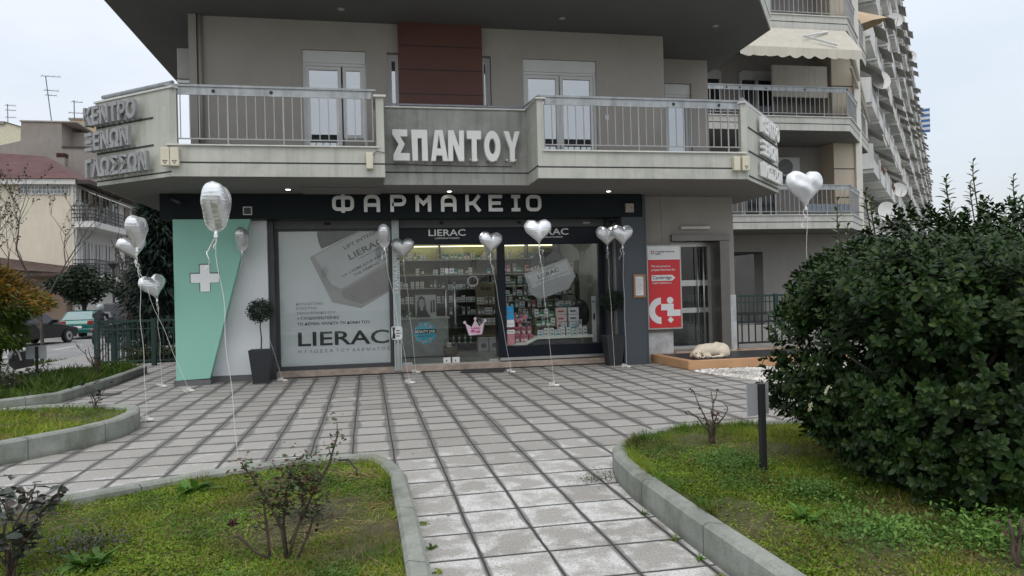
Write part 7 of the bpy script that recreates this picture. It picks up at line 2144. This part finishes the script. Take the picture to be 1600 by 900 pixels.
o = blob('body', [((0, -.08, .88), (.19, .16, .14), (0, 0, 0)), ((0, -.06, 1.1), (.2, .13, .22), (-.1, 0, 0)), ((0, -.02, 1.3), (.23, .12, .12), (0, 0, 0)), ((0, 0, 1.43), (.07, .07, .08), (0, 0, 0))] +
         [((s_ * .25, .1, 1.22), (.065, .09, .14), (.6, s_ * .25, 0)) for s_ in (-1, 1)] + [((s_ * .29, .32, 1.1), (.05, .2, .05), (.1, 0, s_ * -.1)) for s_ in (-1, 1)] + [((s_ * .3, .56, 1.08), (.045, .07, .04), (0, 0, 0)) for s_ in (-1, 1)] +
         [((s_ * .15, .14, .82), (.09, .26, .09), (-.08, 0, s_ * -.12)) for s_ in (-1, 1)] + [((s_ * .19, .36, .62), (.065, .075, .24), (.15, 0, 0)) for s_ in (-1, 1)] + [((s_ * .19, .46, .42), (.05, .13, .045), (0, 0, 0)) for s_ in (-1, 1)], JK, None, (0, 0, 0), .03, 3)
o.parent = rd
mb = MB(); mb.ball((0, .03, 1.57), (.13, .155, .15), 16, 10); hm = mb.build('helmet', mat('helmet_grey', (0.3, 0.31, 0.32), 0.25, coat=0.5), rd, smooth=True)
mb = MB(); mb.ball((0, .09, 1.56), (.11, .11, .06), 12, 8); mb.build('visor', M['black'], hm)
mb = MB(); mb.ball((0, .1, 1.49), (.075, .09, .07), 12, 8); mb.build('face', mat('skin', (0.4, 0.25, 0.18), 0.6), rd, smooth=True)
# ------------------------------------------------------------------ potted topiary
TOPI = leafmat('topiary_leaf', [(0.012, 0.022, 0.014), (0.02, 0.034, 0.02), (0.035, 0.05, 0.03)], .5, .3, .1)
def planter(x, y, label):
    t = thing('potted_tree', label, 'plant', (x, y, 0), 'potted ball trees by the shop front')
    mb = MB(); a, b, h = .14, .205, .63
    ring_ = lambda r_, z: [(x - r_, y - r_, z), (x + r_, y - r_, z), (x + r_, y + r_, z), (x - r_, y + r_, z)]
    vs = ring_(a, .02) + ring_(b, h) + ring_(b - .025, h) + ring_(b - .04, h - .08)
    fs = [(0, 3, 2, 1)]
    for k in range(3):
        for i in range(4):
            j = (i + 1) % 4; fs.append((k * 4 + i, k * 4 + j, k * 4 + 4 + j, k * 4 + 4 + i))
    fs.append((12, 13, 14, 15)); mb.add(vs, fs); mb.box(x - .15, x + .15, y - .15, y + .15, 0, .025)
    mb.build('pot', mat('pot_anthracite', (0.02, 0.023, 0.027), 0.55, 0.1, 3), t, bevel=.006)
    mb = MB(); mb.tube([(x, y, h - .09), (x + .012, y, .85), (x - .006, y, 1.05), (x + .004, y, 1.3)], [.016, .013, .012, .008], 7)
    for q in range(12):
        u_ = unit(1)[0]; mb.tube([(x, y, 1.15), (x + u_[0] * .16, y + u_[1] * .16, 1.36 + u_[2] * .14)], [.006, .003], 4)
    mb.build('stem', WOOD, t)
    n = 3000; P = unit(n) * (.12 + .13 * rng.random((n, 1)) ** .5) * np.array([1, 1, .92]) * (.86 + .2 * np.sin(rng.random((n, 1)) * 9)) + np.array([x, y, 1.36])
    V, F = leaves(P, unit(n) + .5 * (P - [x, y, 1.3]), unit(n), .035 * (.6 + .7 * rng.random(n)), .016 * (.6 + .7 * rng.random(n)), 'leaf', .2, .2)
    npmesh('foliage', V, F, TOPI, t)
planter(-1.99, 14.38, 'ball-shaped potted tree in a black pot in front of the white panel')
planter(5.03, 14.62, 'ball-shaped potted tree in a black pot in the corner beside the slate pillar')
# ------------------------------------------------------------------ heart balloons
def heart_mesh(s, seed, crumple=0.0):
    r_ = random.Random(seed)
    ns, na = 9, 64
    out_ = []
    for k in range(na):
        a = 6.283185 * k / na
        x = 16 * math.sin(a) ** 3; y = 13 * math.cos(a) - 5 * math.cos(2 * a) - 2 * math.cos(3 * a) - math.cos(4 * a) + 3.6 * math.exp(-(min(a, 6.283185 - a) / .42) ** 2)
        out_.append((x / 29.0, (y + 17) / 29.0))
    c = (0, .56)
    vs, fs = [], []
    ph = [r_.uniform(0, 6.28) for _ in range(4)]
    for side in (-1, 1):
        vs.append((0, side * .26, c[1])); 
        for i in range(1, ns + 1):
            q = (i / ns) ** .8
            for k in range(na):
                x = c[0] + (out_[k][0] - c[0]) * q; y = c[1] + (out_[k][1] - c[1]) * q
                d = .26 * math.sqrt(max(0, 1 - q ** 2.3))
                # puckers that run in from the seam, and a crease down the middle of the lobes
                d *= 1 + .06 * q ** 4 * math.sin(k * 1.45 + ph[0]) + .05 * q ** 2 * math.sin(k * .78 + ph[1])
                d -= .035 * math.exp(-(x / .06) ** 2) * max(0, y - .55)
                if crumple:
                    d *= 1 + crumple * (math.sin(9 * x + ph[2] + 4 * y) * math.sin(11 * y + ph[3]))
                pk = 1 - .018 * q ** 6 * (1 + math.sin(k * 1.45 + ph[0]))
                vs.append((c[0] + (x - c[0]) * pk, side * d, c[1] + (y - c[1]) * pk))
    m = 1 + ns * na
    for s0, fl in ((0, 0), (m, 1)):
        for k in range(na):
            j = (k + 1) % na
            fs.append((s0, s0 + 1 + k, s0 + 1 + j))
            for i in range(ns - 1):
                a = s0 + 1 + i * na
                fs.append((a + k, a + na + k, a + na + j, a + j))
    return [(x * s, y * s, z * s) for x, y, z in vs], fs
FOIL = bpy.data.materials.new('silver_foil'); g = NT(FOIL)
g.b.inputs['Base Color'].default_value = (0.76, 0.77, 0.78, 1); g.b.inputs['Metallic'].default_value = 0.65; g.b.inputs['Roughness'].default_value = 0.27
cx_ = g.objc(); wv = g.n('ShaderNodeTexWave', {'Vector': cx_, 'Scale': 9.0, 'Distortion': 5.0, 'Detail': 3.0}, bands_direction='Z').outputs['Fac']
g.bump(g.math('ADD', g.math('MULTIPLY', wv, .5), g.noise(11, 4, cx_)), 0.17, 0.02)
WFOIL = mat('white_foil', (0.72, 0.73, 0.74), 0.3, 0.05, 6, 0.6, 9, metal=0.25, obj=True)
STR = mat('string_white', (0.75, 0.74, 0.7), 0.7)
def balloon(label, top, base, s, yaw_, pitch_=0.0, mtl=FOIL, crumple=0.0, seed=1, base_vis=True, mid=None, roll_=0.0):
    """top = middle of the heart; string runs from its tip down to a small weight at base"""
    t = thing('heart_balloon', label, 'balloon', base, 'silver heart balloons in front of the shop')
    vs, fs = heart_mesh(s, seed, crumple)
    Mx = Matrix.Rotation(R(yaw_), 3, 'Z') @ Matrix.Rotation(R(pitch_), 3, 'X') @ Matrix.Rotation(R(roll_), 3, 'Y')
    c = Vector((0, 0, s * .56))
    pts = [Vector(top) + Mx @ (Vector(v) - c) for v in vs]
    mb = MB(); mb.add(pts, fs)
    b = mb.build('foil', mtl, t, smooth=True)
    tip = Vector(top) + Mx @ (Vector((0, 0, .0)) - c)
    mb = MB(); mb.tube([tip + Vector((0, 0, .02)), tip - Vector((0, 0, .035))], [.012, .02], 8); mb.build('neck', mtl, t)
    B = Vector(base) + Vector((0, 0, .02))
    r_ = random.Random(seed)
    n = 24; pth = []
    for i in range(n + 1):
        k = i / n
        p = (tip - Vector((0, 0, .03))).lerp(B, k)
        if mid: p += Vector(mid) * 4 * k * (1 - k)
        p += Vector((.018 * math.sin(k * 17 + seed), .012 * math.cos(k * 13 + seed), 0)) * (1 - k)
        pth.append(p)
    mb = MB(); mb.tube(pth, .0026, 5); mb.build('string', STR, t)
    # curled ribbon ends under the knot
    mb = MB()
    for q in range(2):
        a0 = r_.uniform(0, 6.28); L = r_.uniform(.06, .2) + .16 * q; sg_ = r_.uniform(-1, 1)
        mb.tube([tip - Vector((0, 0, .03)) + Vector((sg_ * (.03 * math.sin(k * .9 + a0) + .01 * k) - sg_ * .03 * math.sin(a0), .03 * math.sin(k * 1.1 + a0) * (k > 0), -L * k / 10 + (.035 * math.sin(k * .8) if k < 5 else .02))) for k in range(11)], .0045, 4)
    mb.build('ribbon', STR, t)
    if base_vis:
        mb = MB()
        for q in range(4):
            a0 = r_.uniform(0, 6.28); rx = r_.uniform(.03, .07)
            mb.tube([Vector(base) + Vector((rx * math.cos(a0 + k * .6) - .04, rx * .7 * math.sin(a0 + k * .6), .02 + .05 * r_.random() + .025 * math.sin(k))) for k in range(10)], .004, 4)
        mb.build('ribbon_tangle', STR, t)
        mb = MB(); mb.ball(Vector(base) + Vector((.04, -.01, .025)), (.055, .035, .025), 8, 5); mb.build('weight', mat('weight_paper', (0.66, 0.65, 0.62), 0.7, 0.1, 30), t)
balloon('largest silver heart, seen from its side, nearest to us in front of the mint panel', (-1.307, 6.9, 2.44), (-1.19, 7.05, 0.0), .45, 88, 2, seed=3, base_vis=False)
balloon('silver heart seen edge-on, left of the mint panel, upper one of the overlapping pair', (-2.96, 10.37, 2.53), (-2.9, 10.42, 0.0), .44, 86, 0, seed=4)
balloon('silver heart half hidden behind another, its string slanting to the mint wall’s foot', (-3.95, 13.56, 2.53), (-3.07, 13.5, 0.0), .44, 30, 10, seed=5, roll_=-14)
balloon('low silver heart, turned sideways, in front of the green fence', (-3.83, 14.3, 1.87), (-3.74, 14.4, 0.0), .46, 40, -8, seed=6, roll_=-12)
balloon('small-looking silver heart seen edge-on before the slanted edge of the mint panel', (-2.27, 14.3, 2.72), (-1.62, 14.45, 0.0), .45, 86, 0, seed=7, roll_=4)
balloon('silver heart seen edge-on before the right end of the cream jar poster', (.31, 13.1, 2.66), (.7, 13.1, 0.0), .43, 84, 0, seed=8)
balloon('silver heart facing us beside the silver lettered post', (.72, 14.85, 2.54), (.92, 14.82, 0.0), .44, -14, 12, seed=9)
balloon('silver heart facing us before the gap between the door header letters', (2.38, 14.04, 2.58), (2.72, 14.04, 0.0), .45, 10, 0, seed=10, roll_=3)
balloon('whitish silver heart covering part of the second header lettering', (2.78, 11.7, 2.59), (3.0, 11.75, 0.0), .43, 0, -6, seed=11, roll_=-2)
balloon('duller silver heart, left one of the pair by the slate pillar', (4.85, 14.3, 2.7), (4.9, 14.2, 0.0), .44, -10, 6, seed=12, base_vis=False)
balloon('bright silver heart, right one of the pair by the slate pillar', (5.06, 13.98, 2.69), (5.08, 13.98, 0.0), .44, 8, 0, seed=13)
balloon('crumpled white heart floating above the left side of the big bush', (5.505, 8.4, 2.84), (5.45, 8.3, 0.0), .47, 0, -4, WFOIL, .16, seed=14)
# ------------------------------------------------------------------ sleeping dog
dg_ = thing('dog', 'curled-up cream-white dog sleeping on the orange platform', 'dog', (6.68, 13.52, .186))
FUR = mat('dog_fur', (0.62, 0.55, 0.43), 0.95, 0.1, 9, 0.4, 160, dirt=(0.42, 0.34, 0.24), dirt_amt=0.25)
body = blob('body', [((6.7, 13.56, .325), (.3, .17, .14), (0, .05, 0)), ((6.92, 13.56, .325), (.17, .18, .14), (0, 0, 0)), ((6.5, 13.53, .325), (.17, .15, .13), (0, -.1, 0)), ((6.41, 13.46, .3), (.11, .1, .095), (0, 0, 0)),
     ((6.32, 13.38, .285), (.1, .092, .088), (0, 0, 0)), ((6.3, 13.285, .24), (.052, .085, .048), (.35, 0, .1)), ((6.92, 13.42, .285), (.13, .075, .1), (0, .3, 0)), ((6.78, 13.36, .215), (.12, .035, .032), (0, 0, .05)), ((6.65, 13.345, .208), (.045, .032, .024), (0, 0, 0)),
     ((6.53, 13.4, .235), (.12, .04, .05), (0, .25, 0)), ((6.43, 13.35, .208), (.05, .03, .024), (0, 0, 0)), ((6.86, 13.6, .455), (.075, .03, .028), (0, .2, .2)), ((6.96, 13.62, .42), (.07, .035, .035), (0, .6, .2))], FUR, dg_, (6.68, 13.52, .186), .016, 4)
for c, r_, e in (((6.222, 13.4, .28), (.024, .045, .072), (.2, .35, .2)), ((6.42, 13.36, .27), (.026, .05, .075), (.2, -.35, -.2))):
    from mathutils import Euler
    mb = MB(); mb.ball(c, r_, 12, 8, Euler(e).to_matrix()); mb.build('ear', mat('dog_ear', (0.42, 0.33, 0.22), 0.95, 0.1, 12), dg_, smooth=True)
mb = MB(); mb.ball((6.29, 13.205, .222), (.022, .016, .016), 8, 6); mb.build('nose', M['black'], dg_)
for x in (6.27, 6.36):
    mb = MB(); mb.tube([(x - .02, 13.298, .305), (x, 13.288, .298), (x + .02, 13.298, .304)], .006, 4); mb.build('closed_eye', mat('dog_eye', (0.08, 0.06, 0.05)), dg_)

mb = MB(); mb.box(-4.7, -4.25, 13.55, 13.85, 0.002, 0.012)
o = tag(mb.build('drain_cover', mat('cast_iron', (0.05, 0.05, 0.052), 0.6, 0.2, 8, metal=0.3)), 'small dark drain cover in the paving left of the mint panel', 'drain cover')
